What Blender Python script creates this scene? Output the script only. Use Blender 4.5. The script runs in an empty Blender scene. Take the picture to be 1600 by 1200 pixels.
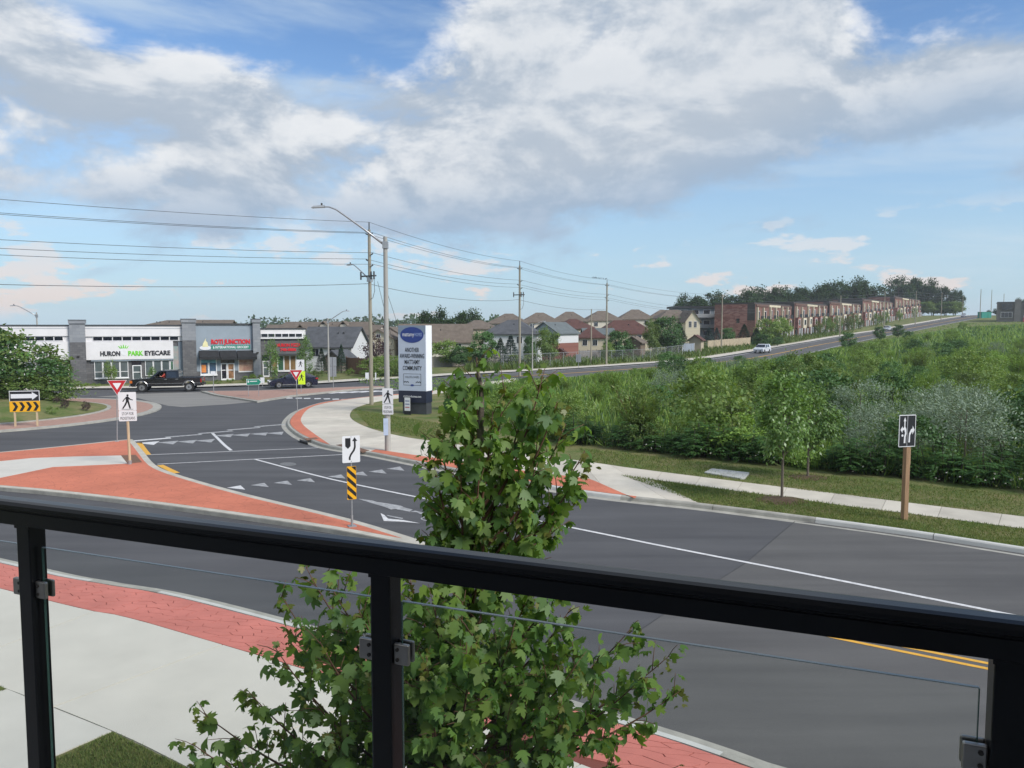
import bpy, bmesh, math, random
import numpy as np
from mathutils import Vector, Matrix
R = math.radians
rnd = random.Random(7)
rng = np.random.default_rng(7)
scene = bpy.context.scene
C = scene.collection

# ---------------------------------------------------------------- camera
CAM_H = 5.7
FPX = 1202.0                       # focal length in pixels of the 1600 px wide photograph
PITCH = math.atan(90 / FPX)
cam = bpy.data.cameras.new('camera'); cam_o = bpy.data.objects.new('camera', cam); C.objects.link(cam_o)
cam.sensor_width = 36; cam.lens = 36 * FPX / 1600; cam.clip_start = 0.05; cam.clip_end = 6000
cam_o.location = (0, 0, CAM_H); cam_o.rotation_euler = (R(90) - PITCH, 0, 0)
scene.camera = cam_o

# ---------------------------------------------------------------- view, sun, sky
scene.view_settings.view_transform = 'Standard'; scene.view_settings.look = 'None'
scene.view_settings.gamma = 1; scene.view_settings.use_curve_mapping = False
scene.view_settings.exposure = 0.40
SUN_AZ, SUN_EL = R(124), R(38)     # clockwise from +Y, above the horizon
sd = Vector((math.sin(SUN_AZ) * math.cos(SUN_EL), math.cos(SUN_AZ) * math.cos(SUN_EL), math.sin(SUN_EL)))
sun = bpy.data.lights.new('sun', 'SUN'); sun.energy = 2.9; sun.angle = R(22); sun.color = (1, .94, .85)
sun_o = bpy.data.objects.new('sun', sun); C.objects.link(sun_o)
sun_o.rotation_euler = sd.to_track_quat('Z', 'Y').to_euler(); sun_o.location = (30, -30, 40)

def node(nt, kind, **kw):
    n = nt.nodes.new(kind)
    for k, v in kw.items():
        if k == 'i':
            for a, b in v.items(): n.inputs[a].default_value = b
        else: setattr(n, k, v)
    return n

def build_world():
    w = bpy.data.worlds.new('World'); scene.world = w; w.use_nodes = True
    nt = w.node_tree; nt.nodes.clear(); L = nt.links.new
    def math_(op, a, b=None, c=None, clamp=False):
        n = node(nt, 'ShaderNodeMath', operation=op, use_clamp=clamp)
        for k, s in enumerate((a, b, c)):
            if s is None: continue
            if isinstance(s, (int, float)): n.inputs[k].default_value = s
            else: L(s, n.inputs[k])
        return n.outputs[0]
    def ramp(x, a, b, lo=0., hi=1.):
        n = node(nt, 'ShaderNodeMapRange', interpolation_type='SMOOTHSTEP')
        L(x, n.inputs[0])
        for k, s in zip((1, 2, 3, 4), (a, b, lo, hi)):
            if isinstance(s, (int, float)): n.inputs[k].default_value = s
            else: L(s, n.inputs[k])
        return n.outputs[0]
    def mix(f, a, b):
        n = node(nt, 'ShaderNodeMix', data_type='RGBA')
        if isinstance(f, (int, float)): n.inputs[0].default_value = f
        else: L(f, n.inputs[0])
        for k, s in ((6, a), (7, b)):
            if isinstance(s, tuple): n.inputs[k].default_value = (*s, 1)
            else: L(s, n.inputs[k])
        return n.outputs[2]
    tc = node(nt, 'ShaderNodeTexCoord')
    sep = node(nt, 'ShaderNodeSeparateXYZ'); L(tc.outputs['Generated'], sep.inputs[0])
    x, y, z = sep.outputs
    az = math_('ARCTAN2', x, y)                       # radians, 0 straight ahead
    el = math_('ARCSINE', z)
    # flattened direction space for the noises
    def vec(sx, sz, ox=0., oz=0.):
        c = node(nt, 'ShaderNodeCombineXYZ')
        L(math_('MULTIPLY', x, sx), c.inputs[0]); L(math_('MULTIPLY', y, sx), c.inputs[1])
        L(math_('MULTIPLY_ADD', z, sz, oz), c.inputs[2])
        return c.outputs[0]
    def noise(v, scale, detail=8, rough=.55, dist=0.):
        n = node(nt, 'ShaderNodeTexNoise', i={'Scale': scale, 'Detail': detail, 'Roughness': rough, 'Distortion': dist})
        L(v, n.inputs['Vector']); return n.outputs['Fac']
    sky = node(nt, 'ShaderNodeTexSky', sky_type='NISHITA', sun_disc=False, sun_elevation=SUN_EL, sun_rotation=SUN_AZ,
               altitude=300, air_density=1.0, dust_density=.6, ozone_density=3.0)
    sc = node(nt, 'ShaderNodeVectorMath', operation='SCALE'); L(sky.outputs[0], sc.inputs[0]); sc.inputs[3].default_value = SKY_STRENGTH
    tint = node(nt, 'ShaderNodeMix', data_type='RGBA', blend_type='MULTIPLY', i={0: 1.}); L(sc.outputs[0], tint.inputs[6]); tint.inputs[7].default_value = (.86, 1.0, 1.12, 1)
    clear = tint.outputs[2]
    # --- the broad bank of cloud
    f1 = noise(vec(1, 1.9), 4.6, 11, .60, .2)
    f1b = noise(vec(1, 1.9, 0, .055), 4.6, 11, .60, .2)      # the same field sampled a little higher: lit tops, grey bases
    big = noise(vec(1, 1.6, 0, 4.), 1.7, 3, .5)
    low = math_('MULTIPLY_ADD', ramp(az, R(-4), R(36)), R(6.2), R(6.6))        # lower edge climbs to the right
    band = ramp(el, math_('SUBTRACT', low, R(2.2)), math_('ADD', low, R(2.6)))
    gap1 = math_('MULTIPLY', ramp(el, R(14.5), R(19.5)), math_('SUBTRACT', 1., ramp(math_('ABSOLUTE', math_('ADD', az, R(17))), R(8), R(19))))
    gap2 = math_('MULTIPLY', ramp(el, R(15.0), R(19.0)), ramp(az, R(20), R(27)))
    bias = math_('MULTIPLY', band, .30)
    bias = math_('SUBTRACT', bias, math_('MULTIPLY', gap1, .34))
    bias = math_('SUBTRACT', bias, math_('MULTIPLY', gap2, .36))
    dens = math_('ADD', math_('ADD', f1, bias), math_('MULTIPLY', math_('SUBTRACT', big, .5), .35))
    cover = ramp(dens, .55, .73)
    lit = ramp(math_('SUBTRACT', f1, f1b), -.085, .10)
    thick = ramp(dens, .66, .95)
    ccol = mix(lit, (.33, .39, .47), (.655, .67, .69))
    ccol = mix(math_('MULTIPLY', thick, .45), ccol, (.43, .475, .53))
    base_shade = math_('SUBTRACT', 1., ramp(el, math_('SUBTRACT', low, R(.5)), math_('ADD', low, R(5.0))))
    ccol = mix(math_('MULTIPLY', base_shade, .9), ccol, (.27, .365, .49))
    # --- thin high veil and the small low cumulus
    veil = math_('MULTIPLY', ramp(noise(vec(1, 5.5, 0, 1.3), 2.6, 6, .6, .4), .42, .74), .60)
    small = noise(vec(1, 3.0, 0, 2.7), 8.5, 9, .58)
    smask = math_('MULTIPLY', ramp(small, .56, .62), math_('MULTIPLY', ramp(el, R(.2), R(1.2)), math_('SUBTRACT', 1., ramp(el, R(6.), R(9.)))))
    haze = math_('SUBTRACT', 1., ramp(el, R(-2.), R(21.)))
    c = mix(math_('MULTIPLY', haze, .82), clear, (.365, .505, .605))
    c = mix(veil, c, (.50, .585, .65))
    c = mix(math_('MULTIPLY', smask, .75), c, mix(ramp(el, R(1.), R(6.)), (.74, .58, .50), (.58, .60, .63)))
    c = mix(cover, c, ccol)
    bg = node(nt, 'ShaderNodeBackground'); L(c, bg.inputs[0]); bg.inputs[1].default_value = 1
    out = node(nt, 'ShaderNodeOutputWorld'); L(bg.outputs[0], out.inputs[0])
SKY_STRENGTH = .11
build_world()
w_ = scene.world
w_.cycles.sampling_method = 'MANUAL'; w_.cycles.sample_map_resolution = 512

# ---------------------------------------------------------------- places
def G(u, v, z=0.):
    """a point of the ground seen at a place of the photograph (level z)"""
    x = (u - 800) / FPX; yv = (600 - v) / FPX
    dy = math.cos(PITCH) + yv * math.sin(PITCH); dz = -math.sin(PITCH) + yv * math.cos(PITCH)
    t = (z - CAM_H) / dz
    return (x * t, dy * t)
def at(u, v, Y):
    """x and z of a point at distance Y"""
    x = (u - 800) / FPX; yv = (600 - v) / FPX
    dy = math.cos(PITCH) + yv * math.sin(PITCH); dz = -math.sin(PITCH) + yv * math.cos(PITCH)
    t = Y / dy
    return (x * t, CAM_H + dz * t)
def sm(x, a, b):
    t = np.clip((np.asarray(x, float) - a) / (b - a), 0, 1); return t * t * (3 - 2 * t)
def TZ(x, y):
    """height of the land: level round the junction, rising along the road, falling behind the first houses"""
    x = np.asarray(x, float); y = np.asarray(y, float)
    s = .6 * x + .8 * y
    h = np.interp(s, [0, 112, 124, 136, 199, 286, 391, 440, 470, 700], [0, 0, .2, .55, 1.75, 4.2, 9.1, 10.9, 11.5, 12])
    q = -.8 * (x - 21) + .6 * (y - 116); h = h * (.12 + .88 * sm(x, -60, 30))
    return h - 2.2 * sm(q, 16, 42) * sm(y, 92, 112) * (1 - sm(s, 110, 175))

# ---------------------------------------------------------------- materials
MATS = {}
def M(name, col=(.5, .5, .5), rough=.7, var=.12, scale=2., bump=0., bscale=40., metal=0., spec=.4, col2=None, detail=6, coat=0., streak=None):
    if name in MATS: return MATS[name]
    m = bpy.data.materials.new(name); m.use_nodes = True; nt = m.node_tree; L = nt.links.new
    b = nt.nodes['Principled BSDF']
    b.inputs['Roughness'].default_value = rough; b.inputs['Metallic'].default_value = metal
    b.inputs['Specular IOR Level'].default_value = spec
    if coat: b.inputs['Coat Weight'].default_value = coat; b.inputs['Coat Roughness'].default_value = .06
    tc = node(nt, 'ShaderNodeTexCoord'); v = tc.outputs['Object']
    if streak:
        mp = node(nt, 'ShaderNodeMapping'); mp.inputs['Scale'].default_value = streak; L(v, mp.inputs[0]); v = mp.outputs[0]
    n = node(nt, 'ShaderNodeTexNoise', i={'Scale': scale, 'Detail': detail, 'Roughness': .6}); L(v, n.inputs['Vector'])
    r = node(nt, 'ShaderNodeMapRange', i={1: .3, 2: .7}); L(n.outputs['Fac'], r.inputs[0])
    x = node(nt, 'ShaderNodeMix', data_type='RGBA'); L(r.outputs[0], x.inputs[0])
    c2 = col2 or tuple(min(1, c * (1 + var)) for c in col); c1 = col if col2 else tuple(c * (1 - var) for c in col)
    x.inputs[6].default_value = (*c1, 1); x.inputs[7].default_value = (*c2, 1); L(x.outputs[2], b.inputs['Base Color'])
    if bump:
        n2 = node(nt, 'ShaderNodeTexNoise', i={'Scale': bscale, 'Detail': 4}); L(tc.outputs['Object'], n2.inputs['Vector'])
        bp = node(nt, 'ShaderNodeBump', i={'Strength': bump, 'Distance': .02}); L(n2.outputs['Fac'], bp.inputs['Height']); L(bp.outputs[0], b.inputs['Normal'])
    MATS[name] = m; return m

def LEAF(name, cols, trans=.3, gloss=.07, rough=.4, vary=.25):
    """foliage: colour differs leaf by leaf and plant by plant, some light passes through"""
    if name in MATS: return MATS[name]
    m = bpy.data.materials.new(name); m.use_nodes = True; nt = m.node_tree; L = nt.links.new; nt.nodes.clear()
    g = node(nt, 'ShaderNodeNewGeometry'); oi = node(nt, 'ShaderNodeObjectInfo')
    a = node(nt, 'ShaderNodeMath', operation='ADD'); L(g.outputs['Random Per Island'], a.inputs[0]); L(oi.outputs['Random'], a.inputs[1])
    fr = node(nt, 'ShaderNodeMath', operation='FRACT'); L(a.outputs[0], fr.inputs[0])
    cr = node(nt, 'ShaderNodeValToRGB'); L(fr.outputs[0], cr.inputs[0])
    e = cr.color_ramp.elements
    while len(e) < len(cols): e.new(.5)
    for k, c in enumerate(cols): e[k].position = k / (len(cols) - 1); e[k].color = (*c, 1)
    hs = node(nt, 'ShaderNodeHueSaturation')
    mr = node(nt, 'ShaderNodeMapRange', i={3: 1 - vary, 4: 1 + vary}); L(oi.outputs['Random'], mr.inputs[0]); L(mr.outputs[0], hs.inputs['Value']); L(cr.outputs[0], hs.inputs['Color'])
    d = node(nt, 'ShaderNodeBsdfDiffuse'); t = node(nt, 'ShaderNodeBsdfTranslucent'); L(hs.outputs[0], d.inputs[0])
    tcol = node(nt, 'ShaderNodeMix', data_type='RGBA', blend_type='MULTIPLY', i={0: 1.}); L(hs.outputs[0], tcol.inputs[6]); tcol.inputs[7].default_value = (1.25, 1.2, .5, 1)
    L(tcol.outputs[2], t.inputs[0])
    ms = node(nt, 'ShaderNodeMixShader', i={0: trans}); L(d.outputs[0], ms.inputs[1]); L(t.outputs[0], ms.inputs[2])
    gl = node(nt, 'ShaderNodeBsdfGlossy', i={'Roughness': rough}); gl.inputs[0].default_value = (.8, .85, .9, 1)
    m2 = node(nt, 'ShaderNodeMixShader', i={0: gloss}); L(ms.outputs[0], m2.inputs[1]); L(gl.outputs[0], m2.inputs[2])
    o = node(nt, 'ShaderNodeOutputMaterial'); L(m2.outputs[0], o.inputs[0])
    MATS[name] = m; return m

# ---------------------------------------------------------------- mesh helpers
class MB:
    def __init__(s): s.v = []; s.f = []
    def add(s, v, f):
        o = len(s.v); s.v += [tuple(map(float, p)) for p in v]; s.f += [tuple(i + o for i in q) for q in f]; return s
    def box(s, x0, x1, y0, y1, z0, z1):
        return s.add([(x0, y0, z0), (x1, y0, z0), (x1, y1, z0), (x0, y1, z0), (x0, y0, z1), (x1, y0, z1), (x1, y1, z1), (x0, y1, z1)],
                     [(0, 3, 2, 1), (4, 5, 6, 7), (0, 1, 5, 4), (1, 2, 6, 5), (2, 3, 7, 6), (3, 0, 4, 7)])
    def prism(s, poly, z0, z1, zf=None):
        """poly in the ground plane; zf(x, y) lifts both levels"""
        poly = [tuple(map(float, p)) for p in poly]; poly = [p for i, p in enumerate(poly) if math.dist(p, poly[i - 1]) > 1e-4]; n = len(poly)
        a = sum(poly[i][0] * poly[(i + 1) % n][1] - poly[(i + 1) % n][0] * poly[i][1] for i in range(n))
        if a < 0: poly = poly[::-1]
        h = (lambda p: float(zf(p[0], p[1]))) if zf else (lambda p: 0.)
        v = [(p[0], p[1], z0 + h(p)) for p in poly] + [(p[0], p[1], z1 + h(p)) for p in poly]
        caps = [tuple(range(n))[::-1], tuple(range(n, 2 * n))]
        if n > 9:
            from mathutils.geometry import tessellate_polygon
            tr = [t for t in tessellate_polygon([[Vector((p[0], p[1], 0)) for p in poly]])]
            ccw = [t if (poly[t[1]][0] - poly[t[0]][0]) * (poly[t[2]][1] - poly[t[0]][1]) - (poly[t[2]][0] - poly[t[0]][0]) * (poly[t[1]][1] - poly[t[0]][1]) > 0 else t[::-1] for t in tr]
            caps = [t[::-1] for t in ccw] + [tuple(n + i for i in t) for t in ccw]
        return s.add(v, caps + [(i, (i + 1) % n, n + (i + 1) % n, n + i) for i in range(n)])
    def slab(s, poly, y0, y1):
        """poly in x, z; thickness along y (front face at y0, the smaller)"""
        n = len(poly)
        a = sum(poly[i][0] * poly[(i + 1) % n][1] - poly[(i + 1) % n][0] * poly[i][1] for i in range(n))
        if a < 0: poly = poly[::-1]
        v = [(p[0], y0, p[1]) for p in poly] + [(p[0], y1, p[1]) for p in poly]
        return s.add(v, [tuple(range(n)), tuple(range(n, 2 * n))[::-1]] + [(i, n + i, n + (i + 1) % n, (i + 1) % n) for i in range(n)])
    def tube(s, pts, r, n=8, cap=True):
        pts = [Vector(p) for p in pts]; k = len(pts)
        rs = r if isinstance(r, (list, tuple)) else [r] * k
        ref = Vector((0, 0, 1)) if abs((pts[-1] - pts[0]).normalized().z) < .9 else Vector((1, 0, 0))
        v = []; f = []
        for i, p in enumerate(pts):
            d = (pts[min(i + 1, k - 1)] - pts[max(i - 1, 0)]).normalized()
            a = d.cross(ref).normalized(); b = a.cross(d)
            for j in range(n):
                t = 2 * math.pi * j / n; v.append(p + (a * math.cos(t) + b * math.sin(t)) * rs[i])
        for i in range(k - 1):
            for j in range(n):
                f.append((i * n + j, i * n + (j + 1) % n, (i + 1) * n + (j + 1) % n, (i + 1) * n + j))
        if cap: f += [tuple(range(n))[::-1], tuple(range((k - 1) * n, k * n))]
        return s.add(v, f)
    def disc(s, c, r, y0, y1, n=20, rx=None):
        """disc facing -y"""
        return s.slab([(c[0] + (rx or r) * math.cos(2 * math.pi * i / n), c[1] + r * math.sin(2 * math.pi * i / n)) for i in range(n)], y0, y1)
    def build(s, name, mat, parent=None, smooth=False, bevel=0., kind=None, seg=2):
        me = bpy.data.meshes.new(name); me.from_pydata(s.v, [], s.f); me.update()
        o = bpy.data.objects.new(name, me); C.objects.link(o)
        if mat: me.materials.append(mat)
        if parent: o.parent = parent
        if smooth:
            for p in me.polygons: p.use_smooth = True
        if bevel:
            b = o.modifiers.new('bevel', 'BEVEL'); b.width = bevel; b.segments = seg; b.limit_method = 'ANGLE'; b.angle_limit = R(40)
        if kind: o['kind'] = kind
        return o
def tag(o, label, cat, group=None):
    o['label'] = label; o['category'] = cat
    if group: o['group'] = group
    return o
def thing(name, label, cat, loc=(0, 0, 0), rz=0., group=None):
    o = bpy.data.objects.new(name, None); C.objects.link(o); o.empty_display_size = .2
    o.location = loc; o.rotation_euler = (0, 0, rz); return tag(o, label, cat, group)
def structure(o): o['kind'] = 'structure'; return o
def copy_tree(o, parent=None, loc=None, rz=None, sc=None):
    c = o.copy(); C.objects.link(c); c.parent = parent
    if loc is not None: c.location = loc
    if rz is not None: c.rotation_euler = (0, 0, rz)
    if sc is not None: c.scale = sc if isinstance(sc, tuple) else (sc,) * 3
    for ch in list(o.children): copy_tree(ch, c)
    return c
def box(name, x0, x1, y0, y1, z0, z1, mat, parent=None, bevel=0.): return MB().box(x0, x1, y0, y1, z0, z1).build(name, mat, parent, bevel=bevel)

FONT = bpy.data.fonts.load('<builtin>') if False else None
def text(name, s, size, mat, parent, x, y, z, width=None, depth=.012, bold=0., align='CENTER', rx=R(90)):
    """raised lettering facing -y, centred on x, its baseline at z"""
    cu = bpy.data.curves.new(name, 'FONT'); cu.body = s; cu.size = size; cu.align_x = align; cu.extrude = depth; cu.offset = bold; cu.resolution_u = 2
    t = bpy.data.objects.new(name, cu); C.objects.link(t)
    dg = bpy.context.evaluated_depsgraph_get(); dg.update()
    me = bpy.data.meshes.new_from_object(t.evaluated_get(dg)); bpy.data.objects.remove(t); bpy.data.curves.remove(cu)
    o = bpy.data.objects.new(name, me); C.objects.link(o); me.materials.clear(); me.materials.append(mat); o.parent = parent
    if width:
        xs = [v.co.x for v in me.vertices]; k = width / max(1e-6, max(xs) - min(xs))
        for v in me.vertices: v.co.x *= k
    o.location = (x, y, z); o.rotation_euler = (rx, 0, 0); return o

def fastmesh(name, verts, nper, mat, tris=None):
    """many alike faces at once: verts (n*nper, 3)"""
    me = bpy.data.meshes.new(name); n = len(verts) // nper
    me.vertices.add(len(verts)); me.vertices.foreach_set('co', np.asarray(verts, np.float32).ravel())
    me.loops.add(len(verts)); me.loops.foreach_set('vertex_index', np.arange(len(verts), dtype=np.int32))
    me.polygons.add(n); me.polygons.foreach_set('loop_start', np.arange(n, dtype=np.int32) * nper)
    me.update(calc_edges=True); me.validate()
    if mat: me.materials.append(mat)
    return me
def mobj(name, me, parent=None):
    o = bpy.data.objects.new(name, me); C.objects.link(o)
    if parent: o.parent = parent
    return o
def unit(a): return a / np.maximum(1e-9, np.linalg.norm(a, axis=-1, keepdims=True))
DIAMOND = np.array([(0, 0, 0), (.42, -.5, .06), (1, 0, 0), (.42, .5, .06)])
OVAL = np.array([(0, 0, 0), (.25, -.42, .05), (.65, -.40, .05), (1, 0, -.05), (.65, .40, .05), (.25, .42, .05)])
MAPLE = np.array([(0, .0, 0), (.02, -.16, .0), (.10, -.50, -.06), (.22, -.30, .0), (.36, -.62, -.10), (.46, -.48, -.05), (.60, -.56, -.1), (.58, -.22, .02), (.78, -.24, -.03), (1.04, 0, -.12),
                  (.78, .24, -.03), (.58, .22, .02), (.60, .56, -.1), (.46, .48, -.05), (.36, .62, -.10), (.22, .30, .0), (.10, .50, -.06), (.02, .16, .0)])
def leaves(P, D, N, L, W, tpl=DIAMOND):
    D = unit(D); S = unit(np.cross(D, N)); N = np.cross(S, D)
    L = np.broadcast_to(np.asarray(L, float).reshape(-1, 1), (len(P), 1)); W = np.broadcast_to(np.asarray(W, float).reshape(-1, 1), (len(P), 1))
    return (P[:, None] + D[:, None] * (tpl[None, :, 0:1] * L[:, None]) + S[:, None] * (tpl[None, :, 1:2] * W[:, None]) + N[:, None] * (tpl[None, :, 2:3] * L[:, None])).reshape(-1, 3)

# ---------------------------------------------------------------- lines on the ground
def resample(pts, n=None, step=None):
    p = np.array(pts, float); d = np.r_[0, np.cumsum(np.linalg.norm(np.diff(p, axis=0), axis=1))]
    if step: n = max(2, int(round(d[-1] / step)) + 1)
    t = np.linspace(0, d[-1], n); return np.stack([np.interp(t, d, p[:, k]) for k in range(p.shape[1])], 1)
def smooth_line(pts, per=8):
    p = [np.array(q, float) for q in pts]; p = [2 * p[0] - p[1]] + p + [2 * p[-1] - p[-2]]; out = []
    for i in range(1, len(p) - 2):
        a, b, c, d = p[i - 1:i + 3]
        for k in range(per):
            t = k / per; out.append(.5 * (2 * b + (c - a) * t + (2 * a - 5 * b + 4 * c - d) * t * t + (3 * b - a - 3 * c + d) * t ** 3))
    out.append(p[-2]); return np.array(out)
def offset(pts, d):
    """to the left of the direction of travel for d > 0"""
    p = np.array(pts, float); t = np.gradient(p, axis=0); t = unit(t); return p + np.stack([-t[:, 1], t[:, 0]], 1) * d
def gl(pts, z=0.): return [G(u, v, z) for u, v in pts]
def strip(name, A, B, z, mat, zf=None, parent=None, cross=1, kind='structure'):
    """a sheet between two lines of equally many points"""
    A = np.array(A, float); B = np.array(B, float); n = len(A); v = []; f = []
    for i in range(n):
        for k in range(cross + 1):
            p = A[i] + (B[i] - A[i]) * k / cross; v.append((p[0], p[1], z + (float(zf(p[0], p[1])) if zf else 0)))
    m = cross + 1
    for i in range(n - 1):
        for k in range(cross): f.append((i * m + k, (i + 1) * m + k, (i + 1) * m + k + 1, i * m + k + 1))
    me = bpy.data.meshes.new(name); me.from_pydata(v, [], f); me.update()
    if sum(p.normal.z for p in me.polygons) < 0: me.flip_normals()
    me.materials.append(mat); o = mobj(name, me, parent)
    if kind and not parent: o['kind'] = kind
    return o
# ================================================================ THE GROUND
def asphalt(name, base, spot, crack=.5):
    m = bpy.data.materials.new(name); m.use_nodes = True; nt = m.node_tree; L = nt.links.new; b = nt.nodes['Principled BSDF']
    b.inputs['Roughness'].default_value = .85; b.inputs['Specular IOR Level'].default_value = .3
    tc = node(nt, 'ShaderNodeTexCoord'); v = tc.outputs['Object']
    n1 = node(nt, 'ShaderNodeTexNoise', i={'Scale': .22, 'Detail': 5, 'Roughness': .6}); L(v, n1.inputs['Vector'])
    n2 = node(nt, 'ShaderNodeTexNoise', i={'Scale': 38., 'Detail': 4, 'Roughness': .85}); L(v, n2.inputs['Vector'])
    mp = node(nt, 'ShaderNodeMapping'); mp.inputs['Rotation'].default_value = (0, 0, R(41)); mp.inputs['Scale'].default_value = (.07, 1.0, 1); L(v, mp.inputs[0])
    n3 = node(nt, 'ShaderNodeTexNoise', i={'Scale': 1.3, 'Detail': 4, 'Roughness': .55}); L(mp.outputs[0], n3.inputs['Vector'])   # wear along the lanes
    a = node(nt, 'ShaderNodeMath', operation='MULTIPLY_ADD', i={1: .5}); L(n1.outputs[0], a.inputs[0])
    a3 = node(nt, 'ShaderNodeMath', operation='MULTIPLY', i={1: .70}); L(n3.outputs[0], a3.inputs[0]); L(a3.outputs[0], a.inputs[2])
    a2 = node(nt, 'ShaderNodeMath', operation='MULTIPLY_ADD', i={1: .50}); L(n2.outputs[0], a2.inputs[0]); L(a.outputs[0], a2.inputs[2])
    r = node(nt, 'ShaderNodeMapRange', i={1: .60, 2: 1.12}); L(a2.outputs[0], r.inputs[0])
    x = node(nt, 'ShaderNodeMix', data_type='RGBA'); L(r.outputs[0], x.inputs[0]); x.inputs[6].default_value = (*base, 1); x.inputs[7].default_value = (*spot, 1)
    L(x.outputs[2], b.inputs['Base Color'])
    bp = node(nt, 'ShaderNodeBump', i={'Strength': .35, 'Distance': .01}); L(n2.outputs[0], bp.inputs['Height']); L(bp.outputs[0], b.inputs['Normal'])
    MATS[name] = m; return m
ASPH = asphalt('asphalt', (.058, .059, .064), (.112, .113, .118))
ASPH2 = asphalt('worn asphalt', (.072, .071, .072), (.140, .138, .134))
ASPH3 = asphalt('pale old asphalt', (.19, .185, .175), (.28, .27, .25))
CONC = M('pavement concrete', (.55, .505, .43), .85, .08, .9, .25, 90)
CONC2 = M('pale new concrete', (.57, .55, .495), .85, .06, 1.1, .2, 90)
KERB = M('weathered kerb concrete', (.36, .35, .31), .9, .2, 2.5, .3, 60)
KERBW = M('new kerb concrete', (.54, .54, .51), .85, .08, 2.5, .2, 60)
PAINT = M('white road paint', (.62, .62, .62), .7, .22, 9., .1, 80)
PAINTW = M('worn white road paint', (.33, .335, .34), .8, .4, 6., .1, 80)
YELLOW = M('yellow road paint', (.70, .38, .05), .7, .12, 8.)
TACT = M('brown tactile plate', (.17, .095, .06), .8, .2, 6., .5, 60)
SOIL = M('dark mulch', (.10, .065, .04), .95, .4, 14., .9, 30)
def grassmat(name, a, b, dry, sc=1.):
    m = bpy.data.materials.new(name); m.use_nodes = True; nt = m.node_tree; L = nt.links.new; p = nt.nodes['Principled BSDF']
    p.inputs['Roughness'].default_value = .95; p.inputs['Specular IOR Level'].default_value = .15
    tc = node(nt, 'ShaderNodeTexCoord'); v = tc.outputs['Object']
    n1 = node(nt, 'ShaderNodeTexNoise', i={'Scale': .55 * sc, 'Detail': 6, 'Roughness': .65}); L(v, n1.inputs['Vector'])
    n2 = node(nt, 'ShaderNodeTexNoise', i={'Scale': 11. * sc, 'Detail': 5, 'Roughness': .75}); L(v, n2.inputs['Vector'])
    r1 = node(nt, 'ShaderNodeMapRange', i={1: .40, 2: .66}); L(n1.outputs[0], r1.inputs[0])
    r2 = node(nt, 'ShaderNodeMapRange', i={1: .3, 2: .7}); L(n2.outputs[0], r2.inputs[0])
    x = node(nt, 'ShaderNodeMix', data_type='RGBA'); L(r2.outputs[0], x.inputs[0]); x.inputs[6].default_value = (*a, 1); x.inputs[7].default_value = (*b, 1)
    y = node(nt, 'ShaderNodeMix', data_type='RGBA'); L(r1.outputs[0], y.inputs[0]); L(x.outputs[2], y.inputs[6]); y.inputs[7].default_value = (*dry, 1)
    L(y.outputs[2], p.inputs['Base Color'])
    bp = node(nt, 'ShaderNodeBump', i={'Strength': .9, 'Distance': .05}); L(n2.outputs[0], bp.inputs['Height']); L(bp.outputs[0], p.inputs['Normal'])
    MATS[name] = m; return m
GRASS = grassmat('mown grass', (.07, .115, .03), (.13, .175, .052), (.23, .20, .10))
LAND = grassmat('rough land', (.07, .105, .035), (.13, .16, .06), (.19, .17, .085), .3)
def redconc(name, col):
    m = M(name, col, .85, .07, .8, 0, 30); nt = m.node_tree; L = nt.links.new; b = nt.nodes['Principled BSDF']
    tc = node(nt, 'ShaderNodeTexCoord')
    vo = node(nt, 'ShaderNodeTexVoronoi', feature='DISTANCE_TO_EDGE', i={'Scale': 2.6}); L(tc.outputs['Object'], vo.inputs['Vector'])
    r = node(nt, 'ShaderNodeMapRange', i={1: .0, 2: .03}); L(vo.outputs['Distance'], r.inputs[0])
    bp = node(nt, 'ShaderNodeBump', i={'Strength': .5, 'Distance': .01}); L(r.outputs[0], bp.inputs['Height']); L(bp.outputs[0], b.inputs['Normal'])
    src = b.inputs['Base Color'].links[0].from_socket; jr = node(nt, 'ShaderNodeMapRange', i={1: .0, 2: .02, 3: .62, 4: 1.}); L(vo.outputs['Distance'], jr.inputs[0])
    ns = node(nt, 'ShaderNodeTexNoise', i={'Scale': .35, 'Detail': 6, 'Roughness': .7}); L(tc.outputs['Object'], ns.inputs['Vector']); nr = node(nt, 'ShaderNodeMapRange', i={1: .35, 2: .65, 3: .86, 4: 1.08}); L(ns.outputs['Fac'], nr.inputs[0])
    mu = node(nt, 'ShaderNodeMath', operation='MULTIPLY'); L(jr.outputs[0], mu.inputs[0]); L(nr.outputs[0], mu.inputs[1]); hv = node(nt, 'ShaderNodeHueSaturation'); L(mu.outputs[0], hv.inputs['Value']); L(src, hv.inputs['Color']); L(hv.outputs[0], b.inputs['Base Color'])
    return m
RED = redconc('terracotta stamped concrete', (.56, .178, .105))
PINK = M('salmon stamped concrete', (.56, .185, .15), .85, .14, 1.1, .25, 50)
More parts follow.
